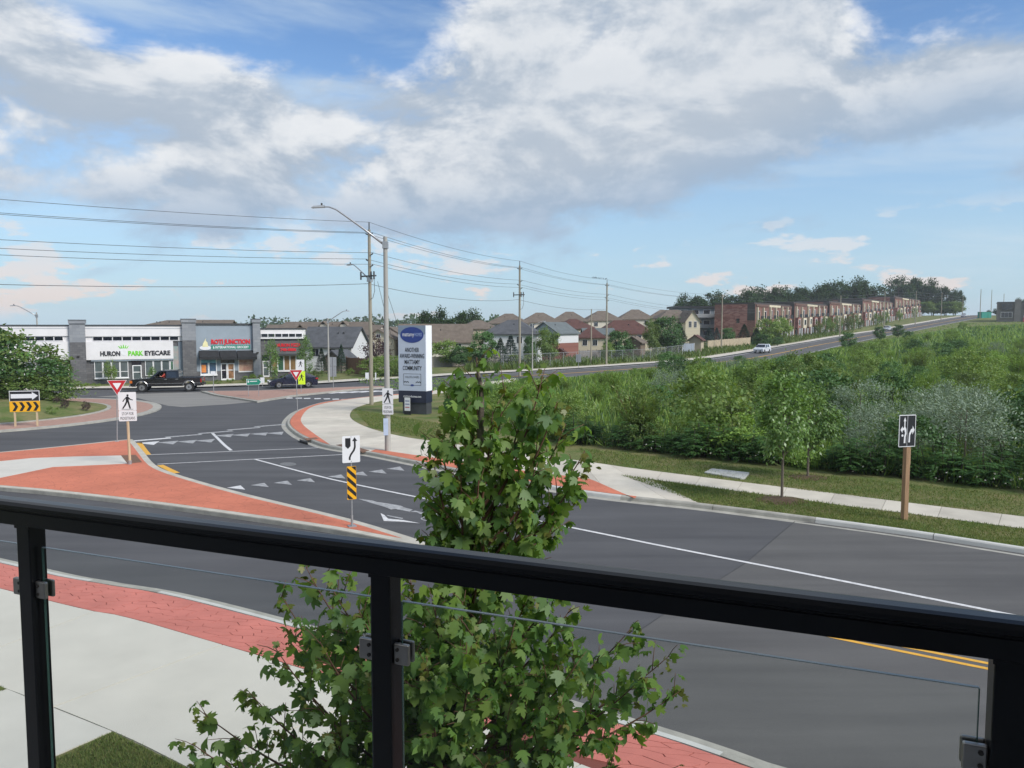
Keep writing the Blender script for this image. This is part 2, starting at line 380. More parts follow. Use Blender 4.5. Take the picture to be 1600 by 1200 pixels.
def brickmat(name, c1, c2, mortar, sx, sy, coord='Object', rot=(0, 0, 0)):
    if name in MATS: return MATS[name]
    m = bpy.data.materials.new(name); m.use_nodes = True; nt = m.node_tree; L = nt.links.new; b = nt.nodes['Principled BSDF']; b.inputs['Roughness'].default_value = .9
    tc = node(nt, 'ShaderNodeTexCoord'); mp = node(nt, 'ShaderNodeMapping'); mp.inputs['Rotation'].default_value = rot; L(tc.outputs[coord], mp.inputs[0])
    br = node(nt, 'ShaderNodeTexBrick', i={'Scale': 1., 'Mortar Size': .012, 'Brick Width': sx, 'Row Height': sy, 'Bias': -.1})
    br.inputs['Color1'].default_value = (*c1, 1); br.inputs['Color2'].default_value = (*c2, 1); br.inputs['Mortar'].default_value = (*mortar, 1)
    L(mp.outputs[0], br.inputs['Vector']); L(br.outputs['Color'], b.inputs['Base Color'])
    MATS[name] = m; return m
APRON = brickmat('brick pavers', (.36, .20, .155), (.44, .26, .205), (.30, .22, .18), .24, .12)

# --- the land, the carriageway
xs = np.r_[-900, -600, -400, np.arange(-280, 420, 14), 480, 600, 800, 1200]; ys = np.r_[-200, -60, 0, np.arange(20, 520, 12), 560, 640, 800, 1100, 1600, 2400]
gv = [(a, b, float(TZ(a, b)) - .09) for b in ys for a in xs]; nx = len(xs)
g = bpy.data.meshes.new('ground'); g.from_pydata(gv, [], [(j * nx + i, j * nx + i + 1, (j + 1) * nx + i + 1, (j + 1) * nx + i) for j in range(len(ys) - 1) for i in range(nx - 1)]); g.update()
g.materials.append(LAND); structure(mobj('ground', g))
road = strip('road', [(-110, 4), (-110, 92)], [(48, 4), (48, 92)], 0., ASPH)
# a later resurfacing ends at an oblique seam
seam = [G(1242, 815), G(1165, 880), G(1030, 965), G(880, 1065), G(760, 1160)]
for a_, b_ in (((1242, 815), (1165, 880)), ((1165, 880), (1030, 965)), ((1030, 965), (880, 1065)), ((880, 1065), (760, 1160))):
    pa, pb = np.array(G(*a_)), np.array(G(*b_)); nn_ = unit(np.array([-(pb - pa)[1], (pb - pa)[0]])) * .012; strip('sealed_joint', [pa - nn_, pb - nn_], [pa + nn_, pb + nn_], .0065, M('bitumen seal', (.05, .05, .052), .7, .3, 3.))
strip('resurfaced_road', seam, [(40, 16), (40, 13), (36, 7), (30, 5), (20, 4.2)], .004, ASPH2)
MB().prism(gl([(150, 620), (216, 615.5), (314, 612.5), (350, 614), (401, 627.5), (352, 632), (285, 636), (262, 634), (215, 622)]), -.02, .004).build('old_road_patch', ASPH3, kind='structure')

def ribbon_piece(L0, offs, z):
    """cross-section (offset, height) swept along a short line"""
    mb = MB(); n = len(offs); lines = [offset(L0, o) for o, _ in offs]; k = len(L0); v = []
    for i in range(k):
        for j in range(n): v.append((lines[j][i][0], lines[j][i][1], z + offs[j][1]))
    f = [(i * n + j, i * n + (j + 1) % n, (i + 1) * n + (j + 1) % n, (i + 1) * n + j) for i in range(k - 1) for j in range(n)]
    return mb.add(v, f + [tuple(range(n)), tuple(range((k - 1) * n, k * n))[::-1]])
def fixn(o):
    bm = bmesh.new(); bm.from_mesh(o.data); bmesh.ops.recalc_face_normals(bm, faces=bm.faces); bm.to_mesh(o.data); bm.free(); return o
def kerb(line, side, step=3.0, pale=(), gutter=.30, name='kerb'):
    ln = resample(line, step=.5); n = len(ln)
    g_ = fixn(ribbon_piece(ln, [(0, -.03), (0, .006), (side * gutter, .002), (side * gutter, -.03)], 0.).build(name, KERB, kind='structure'))
    per = max(2, int(step / .5)); k = 0; i = 0
    while i < n - 1:
        seg = ln[i:min(n, i + per + 1)].copy()
        if len(seg) > 1:
            d = seg[-1] - seg[-2]; seg[-1] = seg[-1] - d / max(1e-6, np.linalg.norm(d)) * .012
            s_ = side; a = gutter
            st = fixn(ribbon_piece(seg, [(s_ * (a - .01), -.03), (s_ * (a + .02), .10), (s_ * (a + .045), .132), (s_ * (a + .16), .14), (s_ * (a + .17), -.03)], 0.)
                      .build('kerb_stone', KERBW if (pale(800 + FPX * seg.mean(0)[0] / seg.mean(0)[1]) if callable(pale) else k in pale or (pale and rnd.random() < .12)) else KERB, g_))
        i += per; k += 1
    return ln
K_FAR = smooth_line(gl([(800, 592.5), (720, 604), (660, 614), (600, 619), (546, 624.5), (497, 631), (462, 642), (445, 654), (440, 667), (455, 682), (480, 694), (505, 702), (565, 712), (662, 732), (780, 755), (910, 777), (1010, 789), (1090, 797.5), (1235, 816), (1417, 841), (1600, 870), (1800, 902)]), 6)
KF = kerb(K_FAR, 1, 3.0, lambda u: 880 < u < 1030 or 1230 < u < 1420 or u > 1570)
K_NEAR0 = gl([(0, 872), (165, 907), (280, 926), (444, 966), (700, 1037), (1023, 1133), (1140, 1170), (1231, 1201)])
K_NEAR = smooth_line([(-34, 29.6)] + K_NEAR0 + [(8.5, 6.6)], 6)
KN = kerb(K_NEAR, -1, 2.4, (1, 2, 5, 6, 7, 8, 9, 10, 12, 13, 15, 16))

ZP = .135
def slabs(name, A, B, step, mat, z=ZP, gap=.02, mats=None, piece='slab'):
    """pavement cast in bays: a base and one slab for each bay"""
    n = max(2, int(round(np.linalg.norm(np.diff(np.array(A), axis=0), axis=1).sum() / .5)) + 1)
    A = resample(A, n); B = resample(B, n)
    base = strip(name, A, B, z - .02, KERB)
    per = max(1, int(step / .5)); i = 0
    while i < n - 1:
        a = A[i:i + per + 1]; b = B[i:i + per + 1]
        if len(a) > 1:
            poly = [tuple(p) for p in a] + [tuple(p) for p in b[::-1]]; c = np.mean(poly, 0)
            poly = [tuple(c + (np.array(p) - c) * (1 - gap / 2.2)) for p in poly]
            MB().prism(poly, z - .1, z + rnd.uniform(-.002, .002)).build(piece, mats[rnd.randrange(len(mats))] if mats else mat, base)
        i += per
    return base
CONC_B = M('greyer pavement concrete', (.50, .465, .395), .85, .14, .9, .25, 90)
CONC_C = M('lighter pavement concrete', (.57, .545, .485), .85, .06, .9, .25, 90)
cm = [CONC, CONC, CONC_B, M('creamy pavement concrete', (.57, .53, .45), .85, .14, .9, .25, 90)]
# far pavement round the bend, between kerb and grass
S_BULB = smooth_line(gl([(800, 600), (674, 616), (623, 622), (584, 628.5), (556, 637), (547, 647), (553, 657), (580, 669.5), (630, 682), (685, 690), (800, 706), (917, 721), (978, 730)], ZP), 6)
kb = offset(KF, .475)
i0 = 0; i1 = int(np.argmin(np.hypot(*(kb - np.array(G(1077, 786, ZP))).T)))
slabs('sidewalk', kb[i0:i1 + 1], S_BULB, 2.2, CONC, mats=cm)
S_R_FAR = gl([(978, 730), (1087, 744), (1250, 764), (1325, 773), (1417, 785), (1600, 807), (1900, 843)], ZP)
S_R_NEAR = gl([(969, 742), (1100, 760), (1220, 776), (1350, 794), (1410, 801), (1600, 826), (1900, 866)], ZP)
slabs('sidewalk', smooth_line(S_R_NEAR, 4), smooth_line(S_R_FAR, 4), 1.6, CONC, mats=cm)
# red bands on it
def redband(poly_px, name, mat, z0=ZP - .05, z1=ZP + .006, world=None):
    return MB().prism(world or gl(poly_px, ZP), z0, z1).build(name, mat, kind='structure')
def near_i(line, p): return int(np.argmin(np.hypot(*(line - np.array(p)).T)))
kb2 = offset(KF, .49)
inner1 = smooth_line(gl([(676, 613.3), (600, 618.3), (556, 622.5), (510, 629.5), (484, 637.5), (471, 652), (473, 663), (490, 677), (513, 693)], ZP), 5)
o1 = resample(kb2[near_i(kb2, G(676, 611, ZP)):near_i(kb2, G(500, 698, ZP)) + 1], len(inner1))
strip('red_paving_band', inner1, o1, ZP + .006, RED)
inner2 = smooth_line(gl([(587, 702), (675, 715), (800, 733), (907, 746.5), (925, 750), (960, 765), (992, 779)], ZP), 5)
o2 = resample(kb2[near_i(kb2, G(577, 706, ZP)):near_i(kb2, G(992, 781, ZP)) + 1], len(inner2))
strip('red_paving_band', inner2, o2, ZP + .006, RED)
MB().prism(gl([(525, 695.5), (539, 693.5), (577, 704), (566, 706.5)], ZP), ZP - .03, ZP + .012).build('tactile_plate', TACT, kind='structure')
# storm drain in the kerb and its cover
dr = MB(); dr.prism(gl([(468, 687), (480, 690.5), (481, 693), (469, 689.5)], .07), .0, .10)
tag(dr.build('storm_drain', M('drain opening', (.02, .02, .02), .8)), 'black storm drain opening let into the curved kerb', 'drain')
tag(MB().prism(gl([(474, 685.5), (494, 683.5), (498, 685.5), (480, 688)], ZP), ZP, ZP + .012).build('drain_cover', M('rusty iron', (.20, .11, .07), .8, .3, 8)), 'flat rusty drain cover on the red paving above the storm drain', 'drain cover')
# verge between kerb and pavement, and the field behind it
vA = resample(kb[i1:], 40); vB = resample(smooth_line(S_R_NEAR, 4), 40)
strip('verge', vA, vB, ZP - .012, GRASS, cross=3)
fa = np.array(gl([(1900, 843), (1600, 807), (1417, 785), (1250, 764), (1087, 744), (978, 730)], ZP)); d_ = unit(fa[0] - fa[1])
fA = np.r_[[fa[0] + d_ * 150, fa[0] + d_ * 60, fa[0] + d_ * 20], fa, S_BULB[::-1][4:]]
ROADDIR = np.array([.6, .8]); ROADN = np.array([-.8, .6])
K2 = np.array([(-110., 74.), *gl([(-60, 612), (130, 609), (203, 608.5), (307, 606.5), (411, 603), (481, 601.5), (570, 596), (660, 591), (716, 586.8), (816, 581.5), (865, 578.6), (946, 573.5), (1018, 568.5)]), (40., 139.), (74.6, 193.3), (125.6, 263.3), (193.6, 343.3), (250., 412.), (330, 510)])
K2 = smooth_line(K2, 6)
RW = 11.5
near_edge = offset(K2, -RW)
ne = near_edge[near_i(near_edge, (5, 84)):]
fB = np.r_[ne[::-1], [np.array(G(720, 602, 0))], S_BULB[3:5][::-1]]
strip('field', resample(fA, 110), resample(fB, 110), ZP - .012, GRASS, zf=TZ, cross=26)
# the main road up the hill and the land beyond it
i2 = near_i(K2, (-2, 89))
strip('hill_road', K2[i2:], near_edge[i2:], .03, ASPH2, zf=TZ, cross=3)
strip('edge_line', offset(K2, -.9)[i2:], offset(K2, -1.08)[i2:], .05, PAINT, zf=TZ)
strip('edge_line', offset(K2, -RW + .9)[i2:], offset(K2, -RW + .7)[i2:], .05, PAINT, zf=TZ)
strip('centre_line', offset(K2, -RW / 2)[i2:], offset(K2, -RW / 2 - .3)[i2:], .05, YELLOW, zf=TZ)
k2o = offset(K2, .32)
strip('kerb', K2, offset(K2, .34), .13, KERBW, zf=TZ)
strip('kerb', K2, offset(K2, -.01), .13, KERB, zf=lambda a, b: TZ(a, b))
kk = MB(); 
strip('far_sidewalk', offset(K2, .34), offset(K2, 2.6), .131, CONC, zf=TZ)
q_ = offset(K2, 2.6)
bnd = resample(np.array([(-140., 100), (-60, 100), (-20, 108), (-2, 118), (12, 150), (50, 205), (110, 290), (180, 370), (240, 440), (310, 520)]), len(q_))
strip('far_verge', q_, bnd, .125, GRASS, zf=TZ, cross=8)

# --- the islands
def inset(poly, d):
    p = np.array(poly, float); n = len(p)
    if sum(p[i][0] * p[(i + 1) % n][1] - p[(i + 1) % n][0] * p[i][1] for i in range(n)) < 0: p = p[::-1]
    out = []
    for i in range(n):
        a = unit(p[i] - p[i - 1]); b = unit(p[(i + 1) % n] - p[i]); na = np.array([-a[1], a[0]]); nb = np.array([-b[1], b[0]])
        m = unit(na + nb); out.append(p[i] + m * d / max(.45, float(m @ na)))
    def dist(q):
        a, b = p, np.roll(p, -1, 0); e = b - a; t = np.clip(((q - a) * e).sum(1) / np.maximum(1e-9, (e * e).sum(1)), 0, 1); return float(np.min(np.linalg.norm(a + e * t[:, None] - q, axis=1)))
    return [tuple(q) for q in out if dist(q) > .9 * d]
edgeA = smooth_line(gl([(-260, 727), (0, 706), (120, 694.5), (198, 686.5), (209, 688), (216, 695), (226, 707), (243, 726), (272, 739), (332, 757), (400, 775), (455, 788), (550, 811), (640, 838), (664, 847), (660, 850), (640, 849), (520, 826.5), (400, 808.5), (250, 788), (125, 773), (0, 761), (-260, 742)], ZP), 3)
isl = MB().prism([tuple(p) for p in edgeA], -.03, .12).build('splitter_island', KERB, kind='structure')
MB().prism(inset(edgeA, .02), .1, ZP).build('island_kerb', M('cream kerb concrete', (.46, .44, .38), .9, .15, 2., .3, 60), isl, bevel=.0)
MB().prism(inset(edgeA, .26), .1, ZP + .006).build('red_paving', RED, isl)
MB().prism(gl([(-200, 735), (-60, 727), (50, 716), (120, 713.5), (187, 712), (189, 712), (200, 724.5), (192, 725), (82, 730), (0, 747), (-60, 757)], ZP), .1, ZP + .011).build('island_walkway', CONC2, isl)
MB().prism(gl([(189, 712), (212, 711), (222, 722.5), (199, 724.5)], ZP), .1, ZP + .014).build('tactile_plate', TACT, isl)
# roundabout centre
RC = np.array((-34.6, 49.4))
circ = lambda r, n=72: [(RC[0] + r * math.cos(2 * math.pi * i / n), RC[1] + r * math.sin(2 * math.pi * i / n)) for i in range(n)]
ri = MB().prism(circ(10.9), -.03, .09).build('roundabout_island', KERB, kind='structure')
MB().prism(circ(10.35), .05, .10).build('brick_apron', APRON, ri)
MB().prism(circ(7.75), .05, .16).build('apron_kerb', KERB, ri)
v = []; f = []; NR, NA = 8, 48
for i in range(NR + 1):
    for j in range(NA):
        r_ = 7.5 * i / NR; v.append((RC[0] + r_ * math.cos(2 * math.pi * j / NA), RC[1] + r_ * math.sin(2 * math.pi * j / NA), .17 + .75 * (1 - (i / NR) ** 2)))
for i in range(NR):
    for j in range(NA): f.append((i * NA + j, (i + 1) * NA + j, (i + 1) * NA + (j + 1) % NA, i * NA + (j + 1) % NA))
MB().add(v, f).build('grass_mound', GRASS, ri, smooth=True)
def mound(x, y): return .17 + .75 * max(0, 1 - (math.hypot(x - RC[0], y - RC[1]) / 7.5) ** 2)
fs = MB().prism(gl([(314, 610.6), (400, 609.8), (481, 606.8), (545, 604.2), (606, 602.6), (607, 604.2), (545, 608.6), (497, 613.6), (460, 617.4), (425, 622.8), (402, 626.6), (392, 625), (336, 616.4)], ZP), -.03, .12).build('splitter_island', KERB, kind='structure')
MB().prism(inset(gl([(314, 610.6), (400, 609.8), (481, 606.8), (545, 604.2), (606, 602.6), (607, 604.2), (545, 608.6), (497, 613.6), (460, 617.4), (425, 622.8), (402, 626.6), (392, 625), (336, 616.4)], ZP), .35), .1, ZP).build('brick_paving', APRON, fs)

# --- the near side: red flagged band, pavement, lawn
bandN = smooth_line([(-33.2, 27.3)] + gl([(0, 919), (183, 960.5), (280, 987), (475, 1045), (700, 1116), (900, 1190), (1010, 1235)], ZP) + [(4.7, 6.2)], 6)
kbn = offset(KN, -.475)
slabs('sidewalk', bandN, smooth_line([(-31.6, 24.6)] + gl([(-140, 1022), (11, 1077), (176, 1143), (293, 1200), (520, 1320)], ZP) + [(2.2, 4.6)], 6), 3.6, CONC, mats=[CONC_C, CONC2, CONC_C])
def clip(poly, a, b, c):
    """keep a*x + b*y <= c"""
    out = []; n = len(poly)
    for i in range(n):
        p, q = poly[i], poly[(i + 1) % n]; dp = a * p[0] + b * p[1] - c; dq = a * q[0] + b * q[1] - c
        if dp <= 0: out.append(p)
        if (dp < 0) != (dq < 0) and dp != dq:
            t = dp / (dp - dq); out.append((p[0] + (q[0] - p[0]) * t, p[1] + (q[1] - p[1]) * t))
    return out
lo = resample(kbn, 400); hi = resample(bandN, 400)
base = strip('red_paving_band', lo[::4], hi[::4], ZP - .012, M('dark red joints', (.20, .06, .045), .9))
# flags: cells of an uneven honeycomb, laid along the band
ia = near_i(lo, G(-40, 866)); ib = near_i(lo, G(1260, 1215))
len_ = float(np.linalg.norm(np.diff(lo[ia:ib + 1], axis=0), axis=1).sum()); wid = float(np.mean(np.linalg.norm(hi - lo, axis=1)[ia:ib]))
seeds = []; rows = max(3, round(wid / .30)); dx = .40
for r_ in range(rows):
    for k in range(-1, int(len_ / dx) + 2):
        seeds.append(((k + .5 * (r_ % 2)) * dx + rnd.uniform(-.1, .1), (r_ + .5) * wid / rows + rnd.uniform(-.07, .07)))
def band_pt(s, t):
    k = ia + s / len_ * (ib - ia); i = int(min(398, max(0, k))); fr = min(1, max(0, k - i))
    a = lo[i] + (lo[i + 1] - lo[i]) * fr; b = hi[i] + (hi[i + 1] - hi[i]) * fr; return tuple(a + (b - a) * t / wid)
nflag = 0
for (sx, sy) in seeds:
    cell = [(0, 0.012), (len_, .012), (len_, wid - .012), (0, wid - .012)]
    cell = clip(clip(clip(clip(cell, 1, 0, sx + .5), -1, 0, -(sx - .5)), 0, 1, sy + .5), 0, -1, -(sy - .5))
    for (qx, qy) in seeds:
        d2 = (qx - sx) ** 2 + (qy - sy) ** 2
        if 0 < d2 < 1.0 and cell:
            dd = math.sqrt(d2); a, b = (qx - sx) / dd, (qy - sy) / dd
            cell = clip(cell, a, b, a * sx + b * sy + dd / 2 - .006)
    if len(cell) >= 3 and nflag < 298:
        MB().prism([band_pt(*p) for p in cell], ZP - .03, ZP + rnd.uniform(-.003, .003)).build('flag', PINK, base); nflag += 1
lw = strip('lawn', np.array([(-60., 36), (-31.6, 24.5), *gl([(-140, 1022), (11, 1077), (176, 1143), (293, 1200), (520, 1320)], ZP - .01), (2.2, 4.5)]), np.array([(-60., 2.6), (-30, 2.6), (-14, 2.6), (-10, 2.6), (-7, 2.6), (-4.5, 2.6), (0, 2.6), (3, 2.6)]), ZP - .012, GRASS, cross=6)
MB().prism(gl([(11, 1077), (174, 1142.5), (84, 1182), (-90, 1260), (-320, 1160)], ZP), .05, ZP + .004).build('footpath', CONC2, kind='structure')

# --- road markings
def line_mark(name, px, w, mat=PAINT, z=.009, world=None, smooth=True):
    p = world if world is not None else gl(px)
    p = smooth_line(p, 6) if (smooth and len(p) > 2) else np.array(p, float)
    p = resample(p, step=1.5); o = strip(name, offset(p, w / 2), offset(p, -w / 2), z, mat, parent=road); return o
def poly_mark(name, pts, mat=PAINT, z=.009, world=False):
    return MB().prism(pts if world else gl(pts), .002, z).build(name, mat, road)
line_mark('lane_line', [(399, 718), (470, 737), (540, 754), (697, 786), (870, 820), (1067, 860), (1120, 870), (1300, 905), (1510, 947), (1700, 985)], .12)
line_mark('lane_line', [(332, 677), (340, 685), (350, 695), (361, 704)], .15)
line_mark('crosswalk_line', [(230, 711), (497, 700)], .10, smooth=False)
line_mark('crosswalk_line', [(246, 725.5), (545, 710)], .10, smooth=False)
line_mark('edge_line', [(217, 692), (223, 701), (231, 711)], .28, YELLOW)
line_mark('edge_line', [(250, 727), (262, 733), (276, 739.5)], .25, YELLOW)
line_mark('centre_line', [(672, 846), (715, 853.5), (900, 899), (1100, 948), (1300, 996), (1552, 1047), (1800, 1098)], .10, YELLOW)
line_mark('centre_line', [(900, 892), (1100, 940), (1300, 988), (1552, 1038.5), (1800, 1089)], .10, YELLOW)
rowd = np.array([.8, .6]); per_ = np.array([.6, -.8])
for u, vv in [(232, 691), (262, 690.2), (292, 688.8), (320, 687.4), (350, 679.5), (376, 678.6), (404, 677), (429, 675.8)]:
    c = np.array(G(u, vv)); poly_mark('yield_triangle', [tuple(c + rowd * .5), tuple(c - rowd * .5), tuple(c + per_ * 1.1)], PAINT if u < 240 else PAINTW, world=True)
for u, vv in [(237, 686.8), (287, 681), (337, 675.5), (381, 670), (422, 665)]:
    c = np.array(G(u, vv)); a_ = rowd * .9; b_ = per_ * .16; poly_mark('yield_dash', [tuple(c + a_ + b_), tuple(c - a_ + b_), tuple(c - a_ - b_), tuple(c + a_ - b_)], PAINTW if u > 240 else PAINT, world=True)
for u, vv in [(372, 762), (409, 758), (445, 754.5), (481, 750.5), (529, 744.8), (563, 740.4), (593, 737), (621, 732.5)]:
    poly_mark('yield_triangle', [(u - 17, vv + .3), (u + 4, vv - 3.2), (u + 11, vv + 3.2)], PAINT if u < 380 else PAINTW)
pp = lambda pts: [(540 + a / 8.889, 750 + b / 8.889) for a, b in pts]
poly_mark('lane_arrow', pp([(170, 262), (380, 290), (430, 308), (540, 322), (760, 358), (800, 374), (740, 394), (680, 404), (630, 412), (540, 374), (380, 330)]), PAINTW)
poly_mark('lane_arrow', pp([(690, 402), (800, 380), (930, 415), (880, 442), (720, 412)]), PAINTW, .010)
poly_mark('lane_arrow', pp([(885, 447), (965, 430), (1110, 463), (1060, 486), (980, 448)]), PAINTW, .0095)
poly_mark('lane_arrow', pp([(1112, 450), (1166, 446), (1164, 474), (1108, 476)]), PAINT)
poly_mark('lane_arrow', pp([(1200, 446), (1262, 450), (1266, 478), (1202, 472)]), PAINT)
poly_mark('lane_arrow', pp([(485, 463), (540, 490), (590, 540), (800, 560), (1030, 603), (760, 580), (530, 570)]), PAINT)
poly_mark('lane_arrow', pp([(565, 488), (620, 498), (800, 532), (780, 545), (600, 508)]), PAINTW)
ring = lambda rx, ry: [(1145 + rx * math.cos(t), 540 + ry * math.sin(t)) for t in np.linspace(0, 2 * math.pi, 25)[:-1]]
A_, B_ = gl(pp(ring(104, 31))), gl(pp(ring(80, 21)))
strip('lane_arrow', A_ + A_[:1], B_ + B_[:1], .009, PAINTW, parent=road)
poly_mark('lane_arrow', pp([(1145 + 22 * math.cos(t), 541 + 7 * math.sin(t)) for t in np.linspace(0, 6.28, 9)[:-1]]), PAINTW)
for x_, y_ in zip((320, 410, 490, 590, 680, 765, 850), (937, 938, 940, 942, 944, 947, 950)):
    u, vv = 400 + x_ / 6.154, 470 + y_ / 6.154; poly_mark('yield_dash', [(u - 5, vv - .6), (u + 5, vv - .9), (u + 5.5, vv + .3), (u - 4.5, vv + .6)])
for k in range(6):
    u, vv = 512 + k * 16, 614.6 - k * .55; poly_mark('zebra_bar', [(u, vv), (u + 27, vv - 2.6), (u + 33, vv - 2.4), (u + 6, vv + .4)])
line_mark('lane_line', [(378, 621.5), (402, 626.8)], .25, smooth=False)
mh = gl([(437 + 13 * math.cos(t) + 13, 725.5 + 2.8 * math.sin(t)) for t in np.linspace(0, 6.283, 21)[:-1]])
tag(MB().prism(mh, -.01, .012).build('manhole_cover', M('worn iron', (.19, .19, .185), .6, .2, 12, .5, 40, metal=.3)), 'round grey manhole cover set in the asphalt lane', 'manhole')
pd = [G(*p, ZP) for p in [(1100, 739.5), (1112, 733.5), (1171, 740), (1164, 748.5), (1157, 749)]]
tag(MB().prism(pd, .05, ZP + .05).build('utility_cover', M('grey utility lid', (.40, .41, .40), .8, .15, 3, .3), bevel=.02), 'flat pale grey utility box lid in the grass behind the sidewalk', 'utility cover')
# ================================================================ THE BALCONY
BLACK = M('black powder coat', (.004, .0045, .006), .30, .25, 6., .03, 200, spec=.3)
STEEL = M('brushed steel', (.30, .285, .265), .34, .12, 30., metal=.9)
BOLT = M('dark bolt', (.06, .055, .05), .5, metal=.7)
def glassmat():
    m = bpy.data.materials.new('balcony glass'); m.use_nodes = True; nt = m.node_tree; L = nt.links.new; nt.nodes.clear()
    t = node(nt, 'ShaderNodeBsdfTransparent'); t.inputs[0].default_value = (.968, .98, .97, 1)
    g_ = node(nt, 'ShaderNodeBsdfGlossy', i={'Roughness': .02}); f_ = node(nt, 'ShaderNodeFresnel', i={0: 1.45})
    ge = node(nt, 'ShaderNodeNewGeometry'); fr = node(nt, 'ShaderNodeMath', operation='SUBTRACT', i={0: .5}); L(ge.outputs['Backfacing'], fr.inputs[1]); fr.use_clamp = True
    k = node(nt, 'ShaderNodeMath', operation='MULTIPLY'); L(f_.outputs[0], k.inputs[0]); L(fr.outputs[0], k.inputs[1])
    x = node(nt, 'ShaderNodeMixShader'); L(k.outputs[0], x.inputs[0]); L(t.outputs[0], x.inputs[1]); L(g_.outputs[0], x.inputs[2])
    o = node(nt, 'ShaderNodeOutputMaterial'); L(x.outputs[0], o.inputs[0]); return m
GLASS = glassmat()
GEDGE = M('polished glass edge', (.40, .46, .45), .25, .1, 3.)
DECK = 4.13; RT = 5.2
p1, p2, p3 = (np.array(G(u, v, RT)) for u, v in [(50, 781), (602, 848), (1578, 962)])
ang = math.atan2(p3[1] - p1[1], p3[0] - p1[0])
rl = thing('balcony_railing', 'black metal balcony railing with glass panels held by steel clamps', 'railing', (p2[0], p2[1], DECK), ang)
posts = [-float(np.linalg.norm(p2 - p1)) * 2, -float(np.linalg.norm(p2 - p1)), 0., float(np.linalg.norm(p3 - p2)), 2.46]
h = RT - DECK
prof = [(-.031, -.012), (-.026, -.003), (-.014, 0), (.014, 0), (.026, -.003), (.031, -.012), (.031, -.022), (.027, -.025), (.027, -.029), (.029, -.031), (.029, -.068), (-.029, -.068), (-.029, -.031), (-.026, -.029), (-.026, -.025), (-.031, -.022)]
mb = MB(); n = len(prof); XL, XR = posts[0] - .1, posts[-1] + .1
mb.add([(XL, a, h + b) for a, b in prof] + [(XR, a, h + b) for a, b in prof], [(i, (i + 1) % n, n + (i + 1) % n, n + i) for i in range(n)] + [tuple(range(n))[::-1], tuple(range(n, 2 * n))])
fixn(mb.build('top_rail', BLACK, rl))
for x in posts:
    o = box('post', x - .026, x + .026, -.026, .026, 0, h - .068, BLACK, rl, bevel=.003)
    box('post_collar', x - .029, x + .029, -.029, .029, h - .076, h - .0685, BLACK, o)
    box('foot_plate', x - .05, x + .05, -.05, .05, 0, .008, BLACK, o)
gz0, gz1 = .08, h - .135
for a, b in zip(posts[:-1], posts[1:]):
    pn = MB().box(a + .042, b - .042, .000, .006, gz0, gz1).build('glass_panel', GLASS, rl)
    MB().box(a + .042, b - .042, -.0005, .0065, gz1 + .0002, gz1 + .0022).build('top_edge', GEDGE, pn)
    for xe in (a + .0405, b - .0415): MB().box(xe - .0008, xe + .0008, -.0005, .0065, gz0, gz1).build('side_edge', M('green glass edge', (.05, .10, .085), .2), pn)
    for xe, s in ((a, 1), (b, -1)):
        for zc in (h - .255, .2):
            x0, x1 = sorted((xe + s * .0265, xe + s * .066))
            cl = MB()
            cl.box(x0, x1, -.016, -.003, zc - .025, zc + .025); cl.box(x0, x1, .009, .019, zc - .025, zc + .025)
            cl.box(*sorted((xe + s * .0265, xe + s * .037)), -.0025, .0085, zc - .02, zc + .02)
            c_ = cl.build('clamp', STEEL, rl, bevel=.004, seg=3)
            for dz in (-.012, .012):
                MB().disc((xe + s * .038, zc + dz), .0045, -.0185, -.0161, 12).build('screw', BOLT, c_)
MB().prism([(-6, -2), (6, -2), (6, -.7), tuple(p3 + np.array([.9, -.1])), tuple(p1 + np.array([-1.3, .75])), (-6, 3.4)], DECK - .22, DECK).build('balcony_floor', M('balcony slab', (.42, .41, .39), .9, .1, 3.), kind='structure')

MB().box(-14, 14, -2.6, -2.0, 0, 10.5).build('balcony_wall', M('house wall behind the balcony', (.20, .17, .15), .9, .15, 1.), kind='structure')

# ================================================================ SIGNS
WHITE = M('white sign face', (.72, .73, .75), .5, .04, 3.); SBLACK = M('sign black', (.015, .016, .02), .5, .1, 5.); SRED = M('sign red', (.45, .022, .03), .45, .08, 4.)
SYEL = M('sign yellow', (.80, .40, .01), .5, .06, 4.); SFLU = M('fluorescent yellow green', (.62, .85, .03), .5, .05, 4.); SGREEN = M('sign green', (.015, .22, .15), .5, .1, 4.)
GALV = M('galvanised steel', (.36, .37, .38), .5, .15, 8., metal=.5); WOODP = M('treated timber', (.32, .20, .115), .85, .25, 2.5, .3, 30, streak=(8, 8, .6)); WOODL = M('pale timber', (.52, .40, .26), .85, .2, 3., .3, 30, streak=(8, 8, .6))
SGREY = M('bare aluminium sign back', (.30, .32, .34), .55, .12, 4., metal=.3); SBLUE = M('sign blue', (.03, .06, .25), .5, .1, 4.)
def rectp(x0, x1, z0, z1): return [(x0, z0), (x1, z0), (x1, z1), (x0, z1)]
def rrect(x0, x1, z0, z1, r, n=4):
    o = []
    for cx, cz, a in ((x1 - r, z0 + r, -90), (x1 - r, z1 - r, 0), (x0 + r, z1 - r, 90), (x0 + r, z0 + r, 180)):
        for i in range(n + 1): t = R(a + 90 * i / n); o.append((cx + r * math.cos(t), cz + r * math.sin(t)))
    return o
